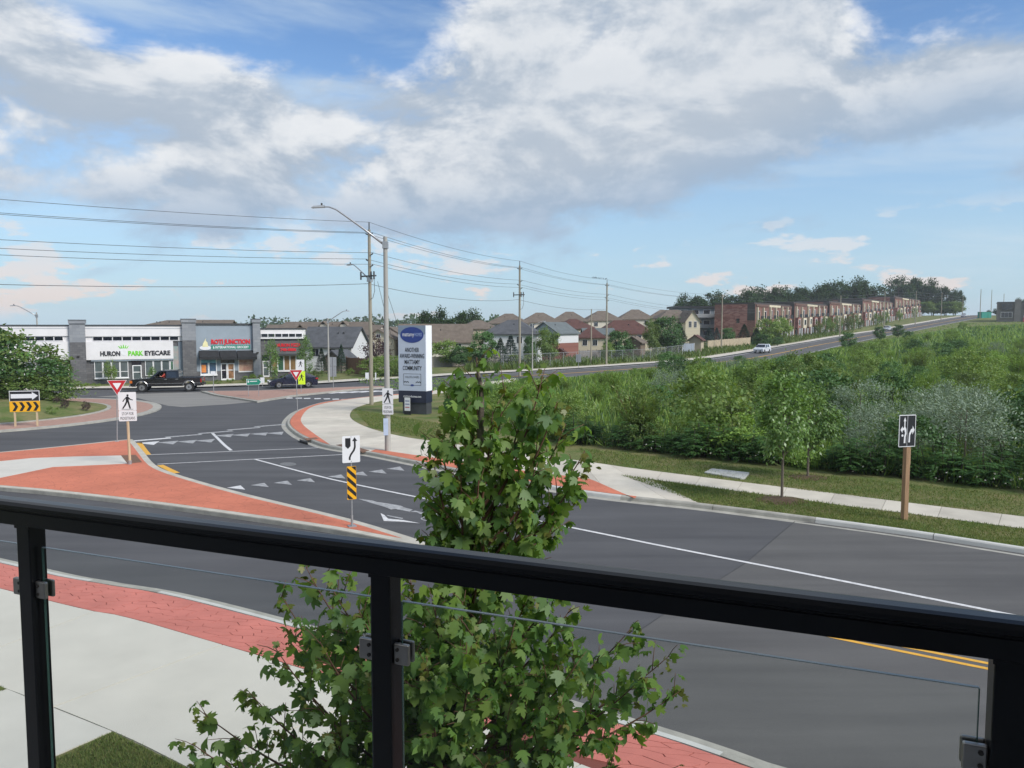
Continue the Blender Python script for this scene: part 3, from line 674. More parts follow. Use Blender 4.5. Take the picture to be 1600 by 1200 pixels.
def walker(par, cx, z0, hh, y, mat=SBLACK):
    """the walking figure of a crossing sign, hh tall"""
    k = hh; P = lambda pts: [(cx + a * k, z0 + b * k) for a, b in pts]
    m = MB(); m.disc((cx + .03 * k, z0 + .93 * k), .07 * k, y - .004, y, 12)
    m.slab(P([(-.08, .50), (-.10, .82), (.02, .86), (.10, .82), (.10, .52)]), y - .0042, y)
    m.slab(P([(-.08, .52), (.03, .50), (-.10, .22), (-.26, .0), (-.34, .02), (-.20, .25)]), y - .0044, y)
    m.slab(P([(.0, .52), (.10, .54), (.16, .28), (.22, .0), (.13, .0), (.06, .26)]), y - .0046, y)
    m.slab(P([(-.08, .80), (-.02, .84), (-.16, .62), (-.26, .48), (-.31, .51), (-.20, .68)]), y - .0048, y)
    m.slab(P([(.06, .82), (.10, .80), (.20, .68), (.36, .62), (.35, .57), (.17, .62), (.05, .72)]), y - .005, y)
    return m.build('walking_figure', mat, par)
def base_at(u, v, z=ZP): x, y = G(u, v, z); return (x, y, z)
def yield_sign(u, v, vt, lab, w=.86, lean=0., zb=ZP):
    b = base_at(u, v, zb); zt = at(u, vt, b[1])[1] - zb
    t = thing('yield_sign', lab, 'yield sign', b, math.atan2(-b[0], b[1]) * .7, 'yield signs')
    MB().tube([(0, .02, 0), (lean, .02, zt - .05)], .024, 8).build('pole', GALV, t)
    MB().prism([(-.09, -.07), (.09, -.07), (.09, .11), (-.09, .11)], 0, .02).build('foot_plate', GALV, t)
    tri = lambda k, y: [(lean + k * w / 2, zt + (k - 1) * -.02 - (1 - k) * w * .24), (lean - k * w / 2, zt - (1 - k) * w * .24), (lean, zt - w * .84 + (1 - k) * w * .52)]
    T = lambda k: [(lean + k * w / 2, zt - .29 * w + k * .29 * w), (lean - k * w / 2, zt - .29 * w + k * .29 * w), (lean, zt - .29 * w - k * .58 * w)]
    p_ = MB().slab(T(1), -.012, -.006).build('plate', WHITE, t, bevel=.0)
    MB().slab(T(.93), -.015, -.0125).build('red_border', SRED, p_); MB().slab(T(.44), -.018, -.0155).build('white_centre', WHITE, p_)
    return t
yield_sign(183, 690, 594, 'red and white yield sign on a thin leaning pole on the red splitter island', lean=.09)
yield_sign(465, 643.5, 578, 'red and white yield sign at the pale kerb of the curved sidewalk', w=.84, lean=-.05, zb=.12)
def ped_plates(t, zt, w, hu, hl, text_=True, y=-.05):
    a = MB().slab(rrect(-w / 2, w / 2, zt - hu, zt, .03), y - .006, y).build('crossing_plate', WHITE, t)
    walker(a, 0, zt - hu * .90, hu * .78, y - .0065)
    box('ground_line', -w * .32, w * .32, y - .009, y - .0065, zt - hu * .945, zt - hu * .925, SBLACK, a)
    b = MB().slab(rrect(-w / 2, w / 2, zt - hu - hl - .01, zt - hu - .01, .03), y - .006, y).build('notice_plate', WHITE, t)
    text('lettering', 'STOP FOR', hl * .40, SBLACK, b, 0, y - .008, zt - hu - hl * .45, w * .66, .001, .0)
    text('lettering', 'PEDESTRIANS', hl * .40, SBLACK, b, 0, y - .008, zt - hu - hl * .88, w * .82, .001, .0)
b = base_at(203, 725.5); zt = at(201, 612.5, b[1])[1] - ZP
t = thing('pedestrian_sign', 'white pedestrian crossing sign on a timber post beside the tactile plate', 'crossing sign', b, math.atan2(-b[0], b[1]) * .6, 'pedestrian crossing signs')
MB().tube([(0, 0, 0), (-.03, 0, zt - .1)], [.055, .05], 10).build('post', WOODL, t); MB().tube([(0, 0, 0), (0, 0, .16)], .075, 10).build('post_base', GALV, t)
ped_plates(t, zt, .66, .74, .42, y=-.056)
# keep right sign with hazard board
b = base_at(550.5, 823); zt = at(549, 681, b[1])[1] - ZP
t = thing('keep_right_sign', 'white keep right sign above a striped hazard board on a steel pole', 'traffic sign', b, R(24))
MB().tube([(0, .03, 0), (0, .03, zt - .05)], .022, 10).build('pole', GALV, t); MB().box(-.11, .11, -.08, .14, 0, .025).build('foot_plate', GALV, t); MB().tube([(0, .03, .02), (0, .03, .32)], .034, 10).build('sleeve', GALV, t)
w, hh = .49, .745
pl = MB().slab(rrect(-w / 2, w / 2, zt - hh, zt, .03), -.006, 0).build('arrow_plate', WHITE, t)
X = lambda pts: [(-w / 2 + a * w, zt - hh + bb * hh) for a, bb in pts]
MB().slab(X([(.17, .92), (.47, .92), (.47, .62), (.32, .52), (.17, .62)]), -.009, -.0065).build('shield_symbol', SBLACK, pl)
MB().slab(X([(.36, .10), (.36, .20), (.44, .32), (.60, .47), (.66, .58), (.66, .80), (.56, .80), (.70, .94), (.86, .80), (.76, .80), (.76, .56), (.70, .44), (.52, .28), (.46, .18), (.46, .10)]), -.009, -.0065).build('arrow_symbol', SBLACK, pl)
for zz in (.96, .05): MB().disc((0, zt - hh + zz * hh), .010, -.012, -.0068, 8).build('bolt', BOLT, pl)
hz1 = zt - hh - .105; hw, hl = .255, .93
hb = MB().slab(rrect(-hw / 2, hw / 2, hz1 - hl, hz1, .015), -.006, 0).build('hazard_board', SYEL, t)
for k in range(-1, 5):
    z_ = hz1 - .02 - k * .245; q = [(-hw / 2 + .006, z_), (hw / 2 - .006, z_ - .24), (hw / 2 - .006, z_ - .36), (-hw / 2 + .006, z_ - .12)]
    q = clip(clip(q, 0, 1, hz1 - .01), 0, -1, -(hz1 - hl + .01))
    if len(q) > 2: MB().slab(q, -.009, -.0065).build('stripe', SBLACK, hb)
MB().add([(-.005, 0, 1.14), (.01, 0, 1.15), (-.12, -.02, 1.02), (-.09, -.03, 1.05)], [(0, 1, 2, 3)]).build('ribbon_scrap', M('pink ribbon', (.6, .3, .28), .8), t)
# lane sign on a timber post
b = base_at(1415.5, 813, ZP - .01); zt = at(1418, 648, b[1])[1] - b[2]
t = thing('lane_sign', 'black roundabout lane sign with white arrows on a brown timber post', 'traffic sign', b, R(14))
box('post', -.07, .07, .0, .14, 0, zt - .25, WOODP, t, bevel=.006); box('pale_lath', .072, .10, .03, .07, zt - 1.45, zt - 1.0, WOODL, t)
w, hh = .56, .92; x0 = -.36
pl = MB().slab(rrect(x0, x0 + w, zt - hh, zt, .02), -.012, -.002).build('border_plate', WHITE, t)
for a0, a1 in ((.035, .49), (.515, .965)): MB().slab(rectp(x0 + a0 * w, x0 + a1 * w, zt - hh * .975, zt - hh * .025), -.015, -.0125).build('lane_panel', SBLACK, pl)
X = lambda pts: [(x0 + a * w, zt - hh + bb * hh) for a, bb in pts]
MB().slab(X([(.30, .12), (.40, .12), (.40, .30), (.45, .42), (.43, .56), (.36, .64), (.36, .80), (.41, .80), (.33, .93), (.25, .80), (.30, .80), (.30, .62), (.22, .58), (.20, .65), (.08, .54), (.20, .44), (.20, .51), (.31, .54), (.36, .44), (.31, .32)]), -.018, -.0155).build('arrow_symbol', WHITE, pl)
MB().disc((x0 + .21 * w, zt - hh + .36 * hh), .034, -.018, -.0155, 14).build('roundabout_dot', WHITE, pl)
MB().slab(X([(.58, .14), (.67, .14), (.67, .36), (.76, .46), (.80, .46), (.80, .38), (.93, .52), (.80, .66), (.80, .57), (.71, .55), (.60, .42)]), -.018, -.0155).build('arrow_symbol', WHITE, pl)
# chevron board in the roundabout
bx, by = G(40, 655, .5); b = (bx, by, mound(bx, by) - .02)
zt = at(38, 610.5, by)[1] - b[2]; wd, hh = 1.92, 1.18
t = thing('chevron_board', 'wide roundabout board with white arrow over black and yellow chevrons', 'traffic sign', b, R(14)); t.scale = (.79, 1, 1)
for x in (-.68, .72): box('post', x - .05, x + .05, .0, .10, -.25, zt - .2, WOODL, t)
pl = MB().slab(rectp(-wd / 2, wd / 2, zt - .58, zt), -.02, -.003).build('arrow_board', WHITE, t)
MB().slab(rectp(-wd / 2 + .04, wd / 2 - .04, zt - .57, zt - .04), -.024, -.0205).build('black_panel', SBLACK, pl)
MB().slab([(-.86, zt - .42), (.48, zt - .42), (.48, zt - .52), (.86, zt - .29), (.48, zt - .08), (.48, zt - .18), (-.86, zt - .18)], -.028, -.0245).build('arrow_symbol', WHITE, pl)
pl = MB().slab(rectp(-wd / 2, wd / 2, zt - hh, zt - .585), -.02, -.003).build('chevron_panel', SYEL, t)
for k in range(4):
    x = -.80 + k * .44; MB().slab([(x, zt - .64), (x + .2, zt - .64), (x + .38, zt - .89), (x + .2, zt - 1.14), (x, zt - 1.14), (x + .18, zt - .89)], -.024, -.0205).build('chevron', SBLACK, pl)
# far signs
b = base_at(397, 619.5); zt = at(397, 592, b[1])[1] - ZP
t = thing('direction_sign', 'green arrow shaped direction sign on two thin posts on the brick island', 'direction sign', b, R(18))
for x in (-.42, .36): MB().tube([(x, .03, 0), (x, .03, zt)], .025, 6).build('post', GALV, t)
pl = MB().slab([(-.55, zt - .50), (.40, zt - .50), (.60, zt - .25), (.40, zt), (-.55, zt)], -.02, 0).build('plate', WHITE, t)
MB().slab([(-.52, zt - .47), (.385, zt - .47), (.555, zt - .25), (.385, zt - .03), (-.52, zt - .03)], -.025, -.021).build('green_panel', SGREEN, pl)
MB().slab(rectp(-.3, .25, zt - .22, zt - .16), -.03, -.026).build('lettering_line', WHITE, pl); MB().slab(rectp(-.45, -.36, zt - .3, zt - .12), -.03, -.026).build('arrow_symbol', WHITE, pl)
b = base_at(470.5, 612.5); zt = at(470, 562, b[1])[1] - ZP
t = thing('pedestrian_sign', 'white pedestrian sign over a fluorescent yellow green plate on the brick island', 'crossing sign', b, R(12), 'pedestrian crossing signs')
MB().tube([(0, .03, 0), (0, .03, zt - .1)], .03, 6).build('pole', GALV, t)
pl = MB().slab(rectp(-.31, .31, zt - .95, zt), -.01, 0).build('crossing_plate', WHITE, t); walker(pl, 0, zt - .62, .52, -.0105)
pl = MB().slab(rectp(-.22, .36, zt - 2.1, zt - .98), -.01, 0).build('fluorescent_plate', SFLU, t); walker(pl, .06, zt - 1.8, .6, -.0105)
b = base_at(521, 607); zt = at(521, 558, b[1])[1] - ZP
t = thing('sign_back', 'plain grey back of two road sign plates on a pole', 'road sign', b, R(8))
MB().tube([(0, -.03, 0), (0, -.03, zt)], .03, 6).build('pole', GALV, t); box('upper_plate', -.3, .3, 0, .012, zt - .8, zt, SGREY, t); box('lower_plate', -.28, .28, 0, .012, zt - 1.75, zt - .83, SGREY, t)
b = base_at(334, 613.5); zt = at(334, 580, b[1])[1] - ZP
t = thing('street_sign', 'small white street sign on a thin grey pole in front of the grocery shop', 'street sign', b, R(15))
MB().tube([(0, 0, 0), (0, 0, zt)], .03, 6).build('pole', GALV, t); box('plate', -.2, .2, -.045, -.032, zt - .32, zt, WHITE, t)
for (u, v, Y, w_, h_, lab) in [(573.5, 587, 76., .34, .6, 'small blank white yard sign in the grass across the main road'), (587.0, 588, 78., .12, .75, 'narrow white marker stake leaning in the grass across the main road'), (410, 594, 71.5, .36, .5, 'small pale notice box behind the green direction sign')]:
    x, z = at(u, v, Y); z0 = float(TZ(x, Y)) + .12
    t = thing('yard_sign', lab, 'yard sign', (x, Y, z0), R(12)); box('plate', -w_ / 2, w_ / 2, -.01, .01, max(.1, z - z0 - h_ / 2), z - z0 + h_ / 2, WHITE, t); box('stake', -.02, .02, .011, .03, -.05, z - z0, GALV, t)
# pylon sign of the housing estate
b = base_at(649.5, 646, .12); t = thing('pylon_sign', 'tall estate billboard with shade tinted blue front, oval logo and white side panel', 'billboard', b, R(-20))
zt = at(641, 508.5, b[1])[1] - .12; W_, T_ = 1.95, .85
PBLUE = M('pale blue shade tint panel', (.52, .58, .69), .45, .04, 2.); PGREY = M('blue grey panel', (.24, .30, .38), .5, .05, 2.); NAVY = M('navy panel', (.02, .025, .05), .45, .1, 3.); DGREY = M('charcoal cladding', (.055, .06, .068), .6, .15, 3.); PWHITE = M('white side panel', (.85, .86, .90), .5, .03, 2.)  # billboard front: its shade is painted in as a blue tint, the side stays white
zb = zt - 4.15
bd = box('cabinet', -W_ / 2, W_ / 2, -T_ / 2 + .02, T_ / 2, zb, zt, PWHITE, t)
box('dark_band', -W_ / 2 - .01, W_ / 2 + .002, -T_ / 2 - .01, T_ / 2 + .004, zb - .75, zb - .003, NAVY, t); box('plinth', -W_ / 2 + .25, W_ / 2 - .02, -T_ / 2 + .05, T_ / 2 - .05, 0, zb - .753, DGREY, t)
yf = -T_ / 2
fp = box('front_panel', -W_ / 2, W_ / 2 - .02, yf, yf + .019, zb, zt, PBLUE, t)
MB().slab([(-W_ / 2, zt - .55)] + [(-W_ / 2 + (W_ - .02) * i / 12, zt - .55 - .12 * math.sin(math.pi * i / 12)) for i in range(13)] + [(W_ / 2 - .02, zt), (-W_ / 2, zt)], yf - .004, yf - .0005).build('header_panel', PGREY, fp)
el = MB().disc((0, zt - .60), .50, yf - .012, yf - .0045, 36, rx=.82).build('logo_oval', SBLUE, t)
text('logo_lettering', 'mattamy', .36, WHITE, el, -.26, yf - .014, zt - .68, .82, .002, .003); text('logo_lettering', 'HOMES', .30, M('pale blue letters', (.35, .45, .7), .5), el, .45, yf - .014, zt - .68, .52, .002)
for k, (s, wl) in enumerate([('ANOTHER', 1.0), ('AWARD-WINNING', 1.72), ('MATTAMY', 1.08), ('COMMUNITY', 1.34)]):
    text('slogan_line', s, .40, SBLACK, fp, 0, yf - .006, zt - 1.68 - k * .385, wl, .003, .004)
ib_ = zb + .35
for a0, a1, c0, c1 in ((-.62, .62, ib_, ib_ + .02), (-.62, .62, ib_ + .72, ib_ + .74), (-.62, -.60, ib_ + .02, ib_ + .72), (.60, .62, ib_ + .02, ib_ + .72)): box('inset_frame', a0, a1, yf - .006, yf - .0006, c0, c1, SBLACK, fp)
text('estate_name', 'WILDFLOWERS', .2, M('grey letters', (.12, .13, .15), .5), fp, 0, yf - .004, ib_ + .46, 1.0, .002)
for s in (-1, 1):
    for k in range(5): MB().disc((s * (.28 + .075 * k), ib_ + .2 + .03 * (k % 2)), .045, yf - .005, yf - .0006, 8, rx=.03).build('leaf_ornament', SBLACK, fp)
MB().disc((0, ib_ + .01), .06, yf - .012, yf - .0065, 14, rx=.13).build('small_oval', SBLUE, fp)
text('web_address', 'mattamyhomes.com', .2, WHITE, t, .0, yf - .013, zb - .42, 1.25, .002, .004)
x, y = G(645, 647, .12); ys_ = thing('yard_sign', 'small white notice in a dark frame leaning against the billboard plinth', 'yard sign', (x - .28, y - .35, .12), R(-20))
box('frame', -.24, .24, -.02, .02, 0, 1.15, SBLACK, ys_); pn = box('paper', -.2, .2, -.03, -.021, .25, 1.1, WHITE, ys_)
for k in range(3): box('print_line', -.15, .15, -.033, -.0305, .45 + k * .2, .5 + k * .2, SBLUE if k else SRED, pn)

# ================================================================ LAMP POSTS, UTILITY POLES, WIRES
CPOLE = M('concrete pole', (.36, .355, .33), .85, .12, 2., .15, 60, streak=(3, 3, .4)); WPOLE = M('weathered timber pole', (.29, .265, .21), .9, .22, 3., .3, 30, streak=(6, 6, .25)); ALU = M('aluminium arm', (.45, .46, .47), .4, .1, 5., metal=.7)
INS = M('dark insulator', (.08, .085, .09), .4, .2, 8.); WIRE = M('dark cable', (.09, .095, .10), .6)
def lamp_post(lab, pos, hgt, dx, rise, r0=.13, r1=.085, mat=CPOLE, rz=0.):
    t = thing('street_lamp', lab, 'street lamp', pos, rz, 'street lamps')
    MB().tube([(0, 0, -.05), (0, 0, hgt * .5), (0, 0, hgt)], [r0, (r0 + r1) / 2, r1], 14).build('pole', mat, t, smooth=False)
    s = 1 if dx > 0 else -1; a = abs(dx)
    arm(t, s, a, rise, hgt - .35, r1)
    return t
def arm(t, s, a, rise, z, r1):
    ar = MB().tube([(s * r1 * .5, 0, z), (s * a * .3, 0, z + rise * .42), (s * a * .55, 0, z + rise * .76), (s * a * .68, 0, z + rise * .93), (s * a * .78, 0, z + rise), (s * a * .86, 0, z + rise)], [.05, .045, .04, .035, .032, .03], 8).build('arm', ALU, t, smooth=True)
    hd = MB().add([(s * a * .84, -.10, z + rise - .03), (s * a * 1.02, -.13, z + rise - .05), (s * a * 1.02, .13, z + rise - .05), (s * a * .84, .10, z + rise - .03), (s * a * .84, -.07, z + rise + .07), (s * a * .99, -.07, z + rise + .04), (s * a * .99, .07, z + rise + .04), (s * a * .84, .07, z + rise + .07)],
                  [(0, 1, 2, 3), (4, 7, 6, 5), (0, 4, 5, 1), (1, 5, 6, 2), (2, 6, 7, 3), (3, 7, 4, 0)]); o = fixn(hd.build('lamp_head', ALU, t)); MB().tube([(s * a * .88, 0, z + rise + .06), (s * a * .88, 0, z + rise + .16)], .04, 8).build('sensor', BOLT, o)
    box('bracket', -r1 - .03, r1 + .03, -r1 - .03, r1 + .03, z - .16, z + .14, ALU, t)
b = base_at(606, 704); zt = at(607, 370, b[1])[1] - ZP
mainlamp = lamp_post('tall concrete street lamp with long curved arm rising from the red paving', b, zt, -3.15, 1.65, .135, .09)
xm, ym = b[0], b[1]
t = thing('pedestrian_sign', 'white pedestrian crossing sign strapped to the tall concrete street lamp', 'crossing sign', (xm + .05, ym - .15, at(610, 647, ym)[1]), R(0), 'pedestrian crossing signs')
ped_plates(t, 1.17, .48, .72, .44, y=-.01)
for z_ in (.2, .9): MB().box(-.15, .15, -.0095, .02, z_, z_ + .03).build('strap', GALV, t)
x_, z_ = at(603, 667, ym - .16); tag(MB().box(x_ - .11, x_ + .10, ym - .165, ym - .15, z_ - .38, z_ + .38).build('taped_notice', M('pale blue paper', (.52, .62, .78), .7, .08, 5.)), 'pale blue paper notice taped round the concrete street lamp', 'notice')
Y = 76.; x, z = at(57, 488, Y); lamp_post('thin street lamp behind the roundabout bushes with its arm to the road', (x, Y, .13), z - .13, -2.5, 1.0, .10, .06)
b = base_at(514, 596.5, .13); lamp_post('thin street lamp on the lawn beside the fenced back yards', b, at(510, 497, b[1])[1] - .13, 2.15, 1.05, .11, .06)
Y = 99.; x, z = at(832, 505, Y); lamp_post('slender street lamp on the far side of the main road by the wire fence', (x, Y, float(TZ(x, Y)) + .12), z - float(TZ(x, Y)) - .12, 1.7, .6, .09, .05)
HT = [12.9, 12.15, 12.15, 10.75, 10.35, 9.95, 8.6]; OFF = [(0), -.34, .34, .34, -.34, .34, -.18]
def pole(lab, x, y, hgt, full=True, z=None, r=.15, cut=False):
    z0 = (float(TZ(x, y)) + .11) if z is None else z
    t = thing('utility_pole', lab, 'utility pole', (x, y, z0 - .02), R(-37), 'utility poles')
    MB().tube([(0, 0, 0), (0, 0, hgt * .5), (0, 0, hgt)], [r, r * .85, r * .68], 12).build('pole', WPOLE, t)
    if full:
        box('top_bracket', -.03, .03, -.03, .03, hgt + .001, hgt + .5, INS, t)
        for s, zz in ((-1, hgt - .28), (1, hgt - .28), (1, hgt - 1.7), (-1, hgt - 2.1), (1, hgt - 2.5)):
            MB().tube([(s * .1, 0, zz - .10), (s * .34, 0, zz + .02)], [.03, .05], 6).build('insulator', INS, t)
        if cut:
            MB().box(-.75, .75, -.06, -.16, hgt - 3.3, hgt - 3.2).build('cross_arm', INS, t)
            for x_ in (-.7, .35, .65): MB().tube([(x_, -.2, hgt - 3.5), (x_, -.2, hgt - 2.95)], .06, 8).build('cutout', INS, t)
            MB().tube([(.65, -.2, hgt - 3.5), (.7, -.2, hgt - 4.3), (.45, -.15, hgt - 4.8), (.12, -.1, hgt - 4.9)], .02, 5).build('jumper_cable', WIRE, t)
    return t, (x, y, z0)
P0 = pole('stout timber utility pole standing beside the concrete street lamp', *G(580.5, 632, .12), 12.4, cut=True, z=.12)
arm(P0[0], -1, 2.3, 1.15, 8.9, .12)
P1 = pole('timber utility pole in front of the grey hip roofed house', at(812, 500, 87)[0], 87., 12.4, cut=True)
P2 = pole('timber utility pole with birds beside it on the wire', at(948, 500, 113)[0], 113., 11.9)
P3 = pole('timber utility pole beside the brick sided townhouse', at(1128, 500, 158)[0], 158., 11.2, False)
MB().box(-2.2, .2, -.05, .05, 10.9, 11.0).build('cross_arm', WPOLE, P3[0])
pole('short timber stub pole next to the wire carrying pole', at(924, 500, 112)[0], 112., 8.1, False, r=.11)
for u, vt, Y, lab in [(1314, 462, 222, 'utility pole rising from the scrub at the road edge below the townhouses'), (1383, 455, 262, 'utility pole at the kerb before the middle townhouse block'), (1432, 455, 290, 'utility pole at the kerb before the last townhouse block'), (1472, 457, 325, 'utility pole in front of the dark roadside trees'), (1505, 462, 365, 'pale utility pole at the crest of the hill road'),
                      (1533, 452, 330, 'tall grey pole beside the crest of the hill road'), (1550, 453, 372, 'thin grey pole left of the grey office building'), (1569, 459, 390, 'cross armed pole behind the grey office building')]:
    x, z = at(u, vt, Y); z0 = float(TZ(x, Y)) + .1; pole(lab, x, Y, z - z0, False, r=.16)
def wire(lab, pts, sag=.02, r=.02, name='power_line'):
    full = []
    for a, b in zip(pts[:-1], pts[1:]):
        a = Vector(a); b = Vector(b); d = (b - a).length
        for i in range(16): t_ = i / 16; p = a.lerp(b, t_); p.z -= 4 * sag * d * t_ * (1 - t_); full.append(p)
    full.append(Vector(pts[-1])); return tag(MB().tube(full, r, 5).build(name, WIRE), lab, 'cable', 'overhead cables'), full
PL = (-46., 26.5, 0.); sides = np.array([math.cos(R(-37)), math.sin(R(-37))])
names = ['topmost overhead cable running along the pole tops', 'paired overhead cable on the left of the upper brackets', 'paired overhead cable on the right of the upper brackets', 'highest cable of the lower group on the utility poles', 'middle cable of the lower group on the utility poles', 'lowest cable of the lower group on the utility poles', 'slack communication cable slung lowest on the utility poles']
for k in range(7):
    o = sides * OFF[k]; pts = []
    for (x, y, z0), hh in ((PL, 0), (P0[1], 0), (P1[1], 0), (P2[1], -.5), (P3[1], -1.6)):
        if k == 6 and (x, y, z0) in (P3[1],): continue
        zz = z0 + HT[k] + hh + (-.9 if (x, y, z0) == P3[1] and k > 2 else 0)
        pts.append((x + o[0], y + o[1], zz))
    if k < 6: pts.append((at(1314, 462, 222)[0], 222, at(1314, 464 + k, 222)[1]))
    _, full = wire(names[k], pts, .012 if k < 6 else .016, .015 if k < 6 else .018)
    if k == 0: topwire = full
for k in range(3):
    pts = [(at(u, v_ + 4 * k, Y)[0] + .01, Y, at(u, v_ + 4 * k, Y)[1]) for u, v_, Y in ((1314, 462, 222), (1383, 456, 262), (1432, 456, 290), (1472, 458, 325), (1505, 464, 365))]
    wire(['upper cable climbing the hill between the roadside poles', 'middle cable climbing the hill between the roadside poles', 'lower cable climbing the hill between the roadside poles'][k], pts, .01, .035)
for u0, v0, u1, v1 in ((590, 440, 632, 545), (600, 442, 655, 560)):
    a = (at(u0, v0, P0[1][1])[0], P0[1][1], at(u0, v0, P0[1][1])[1]); x, y = at(u1, v1, 66)[0], 66.
    wire('taut guy cable running down from the stout utility pole' if u1 < 640 else 'longer slanting guy cable reaching from the stout utility pole behind the billboard', [a, (x, y, .1)], 0, .015, 'guy_cable')
# birds on the top wire
def bird(p, lab, rz, fly=False):
    t = thing('bird', lab, 'bird', p, rz, 'birds on the top wire' if not fly else None)
    MB().tube([(-.16, 0, .03), (-.09, 0, .06), (0, 0, .09), (.07, 0, .13), (.10, 0, .16)], [.012, .03, .055, .045, .02], 7).build('body', SBLACK, t, smooth=True)
    o = MB().tube([(.08, 0, .15), (.11, 0, .185), (.14, 0, .18)], [.028, .035, .012], 7).build('head', SBLACK, t, smooth=True); MB().tube([(.138, 0, .18), (.175, 0, .175)], [.012, .003], 5).build('beak', BOLT, o)
    for s in (-1, 1):
        if fly: MB().add([(.05, 0, .1), (-.06, 0, .1), (-.03, s * .3, .2), (.05, s * .28, .2)], [(0, 1, 2, 3)]).build('wing', SBLACK, t)
        else: MB().tube([(0, s * .02, 0), (0, s * .02, .07)], .006, 4).build('leg', BOLT, t)
px2 = [p for p in topwire if 98 < p.y < 112.5]
tw = resample([tuple(p) for p in topwire], step=.05)
for u in (925.5, 928.5, 931, 935, 938, 941.5, 945.5):
    c = tw[np.argmin(np.abs(tw[:, 0] / tw[:, 1] * FPX + 800 - u) + (tw[:, 1] < 60) * 999)]
    bird((c[0], c[1], c[2] + .018), 'small dark bird perched on the topmost cable', rnd.uniform(0, 6))
# ================================================================ THE SHOPS
PG = .13; PO = np.array((-37.1, 76.0)); PA = R(26.2); pc, ps = math.cos(PA), math.sin(PA)
def PT(u, off=0.):
    k = (u - 800) / FPX; return (k * (PO[1] + off * pc) - PO[0] + off * ps) / (pc - k * ps)
def PZ(u, v, off=0.):
    a = PT(u, off); return at(u, v, PO[1] + a * ps + off * pc)[1] - PG
plaza = thing('shopping_plaza', 'low row of grey and white shops with shop signs and stone piers', 'shops', (PO[0], PO[1], PG), PA)
def pbox(name, u0, u1, v0, v1, y0, y1, mat, par=None, dz=0., um=None):
    """a block of the front: between two sight lines, its face at local y0"""
    um = um or (u0 + u1) / 2; a, b = PT(u0, y0), PT(u1, y0); z1, z0 = PZ(um, v0, y0), PZ(um, v1, y0)
    return MB().box(a, b, y0, y1, max(z0, -.1), z1).build(name, mat, par or plaza)
STONE = brickmat('grey stone block', (.105, .105, .112), (.15, .15, .155), (.085, .085, .09), .42, .2, rot=(R(90), 0, 0))
LSTONE = brickmat('pale grey stone block', (.22, .235, .26), (.27, .285, .305), (.20, .21, .23), .6, .3, rot=(R(90), 0, 0))
STUCCO = M('white stucco', (.70, .69, .70), .85, .05, 1.2, .1, 60); GSTUC = M('blue grey stucco', (.27, .32, .37), .85, .06, 1.2, .1, 60); DTRIM = M('dark metal trim', (.045, .05, .055), .5, .1, 4.)
WFRAME = M('white window frame', (.74, .74, .75), .5, .04, 4.); DGLASS = M('dark window glass', (.012, .015, .024), .08, .3, .8, spec=.8); SGLASS = M('shop window glass', (.10, .125, .13), .12, .45, .5, spec=.8); WGLASS = M('pane tinted as lit interior', (.20, .125, .06), .15, .6, 1.2, spec=.7); GGLASS = M('green shop interior', (.04, .12, .07), .15, .5, .9, spec=.7)  # WGLASS paints the shop's indoor light as a warm pane colour
def window(par, u0, u1, v0, v1, y, n=1, glass=DGLASS, frame=WFRAME, fw=.06, um=None, tr=0):
    um = um or (u0 + u1) / 2; a, b = PT(u0, y), PT(u1, y); z1, z0 = PZ(um, v0, y), PZ(um, v1, y); w = (b - a) / n
    for k in range(n):
        x0, x1 = a + k * w, a + (k + 1) * w - .012; m = MB()
        m.box(x0, x1, y, y + .08, z1 - fw, z1); m.box(x0, x1, y, y + .08, z0, z0 + fw); m.box(x0, x0 + fw, y, y + .08, z0 + fw, z1 - fw); m.box(x1 - fw, x1, y, y + .08, z0 + fw, z1 - fw)
        if tr: m.box(x0 + fw, x1 - fw, y, y + .08, z1 - tr - .05, z1 - tr)
        o = m.build('window', frame, par); gm = glass[k % len(glass)] if isinstance(glass, list) else glass
        MB().box(x0 + fw, x1 - fw, y + .04, y + .06, z0 + fw, z1 - fw).build('pane', gm, o)
def door(par, u0, u1, v0, v1, y, glass=SGLASS, vt=None, um=None):
    um = um or (u0 + u1) / 2; a, b = PT(u0, y), PT(u1, y); z1, z0 = PZ(um, v0, y), 0.02; m = MB(); f_ = .09
    m.box(a, b, y, y + .08, z1 - f_, z1); m.box(a, a + f_, y, y + .08, z0, z1 - f_); m.box(b - f_, b, y, y + .08, z0, z1 - f_); m.box(a + f_, b - f_, y, y + .08, z0, z0 + .18); m.box(a + f_, b - f_, y, y + .07, z0 + 1.0, z0 + 1.08)
    o = m.build('door', WFRAME, par); MB().box(a + f_, b - f_, y + .045, y + .06, z0 + .18, z1 - f_).build('pane', glass, o); MB().box(b - f_ - .06, b - f_ - .02, y - .06, y - .02, z0 + .9, z0 + 1.4).build('handle', STEEL, o)
    if vt: MB().box(a, b, y + .02, y + .07, z1 + .01, PZ(um, vt, y)).build('transom', DGLASS, par)
WL, WR = PT(-60), PT(478, 3.0)
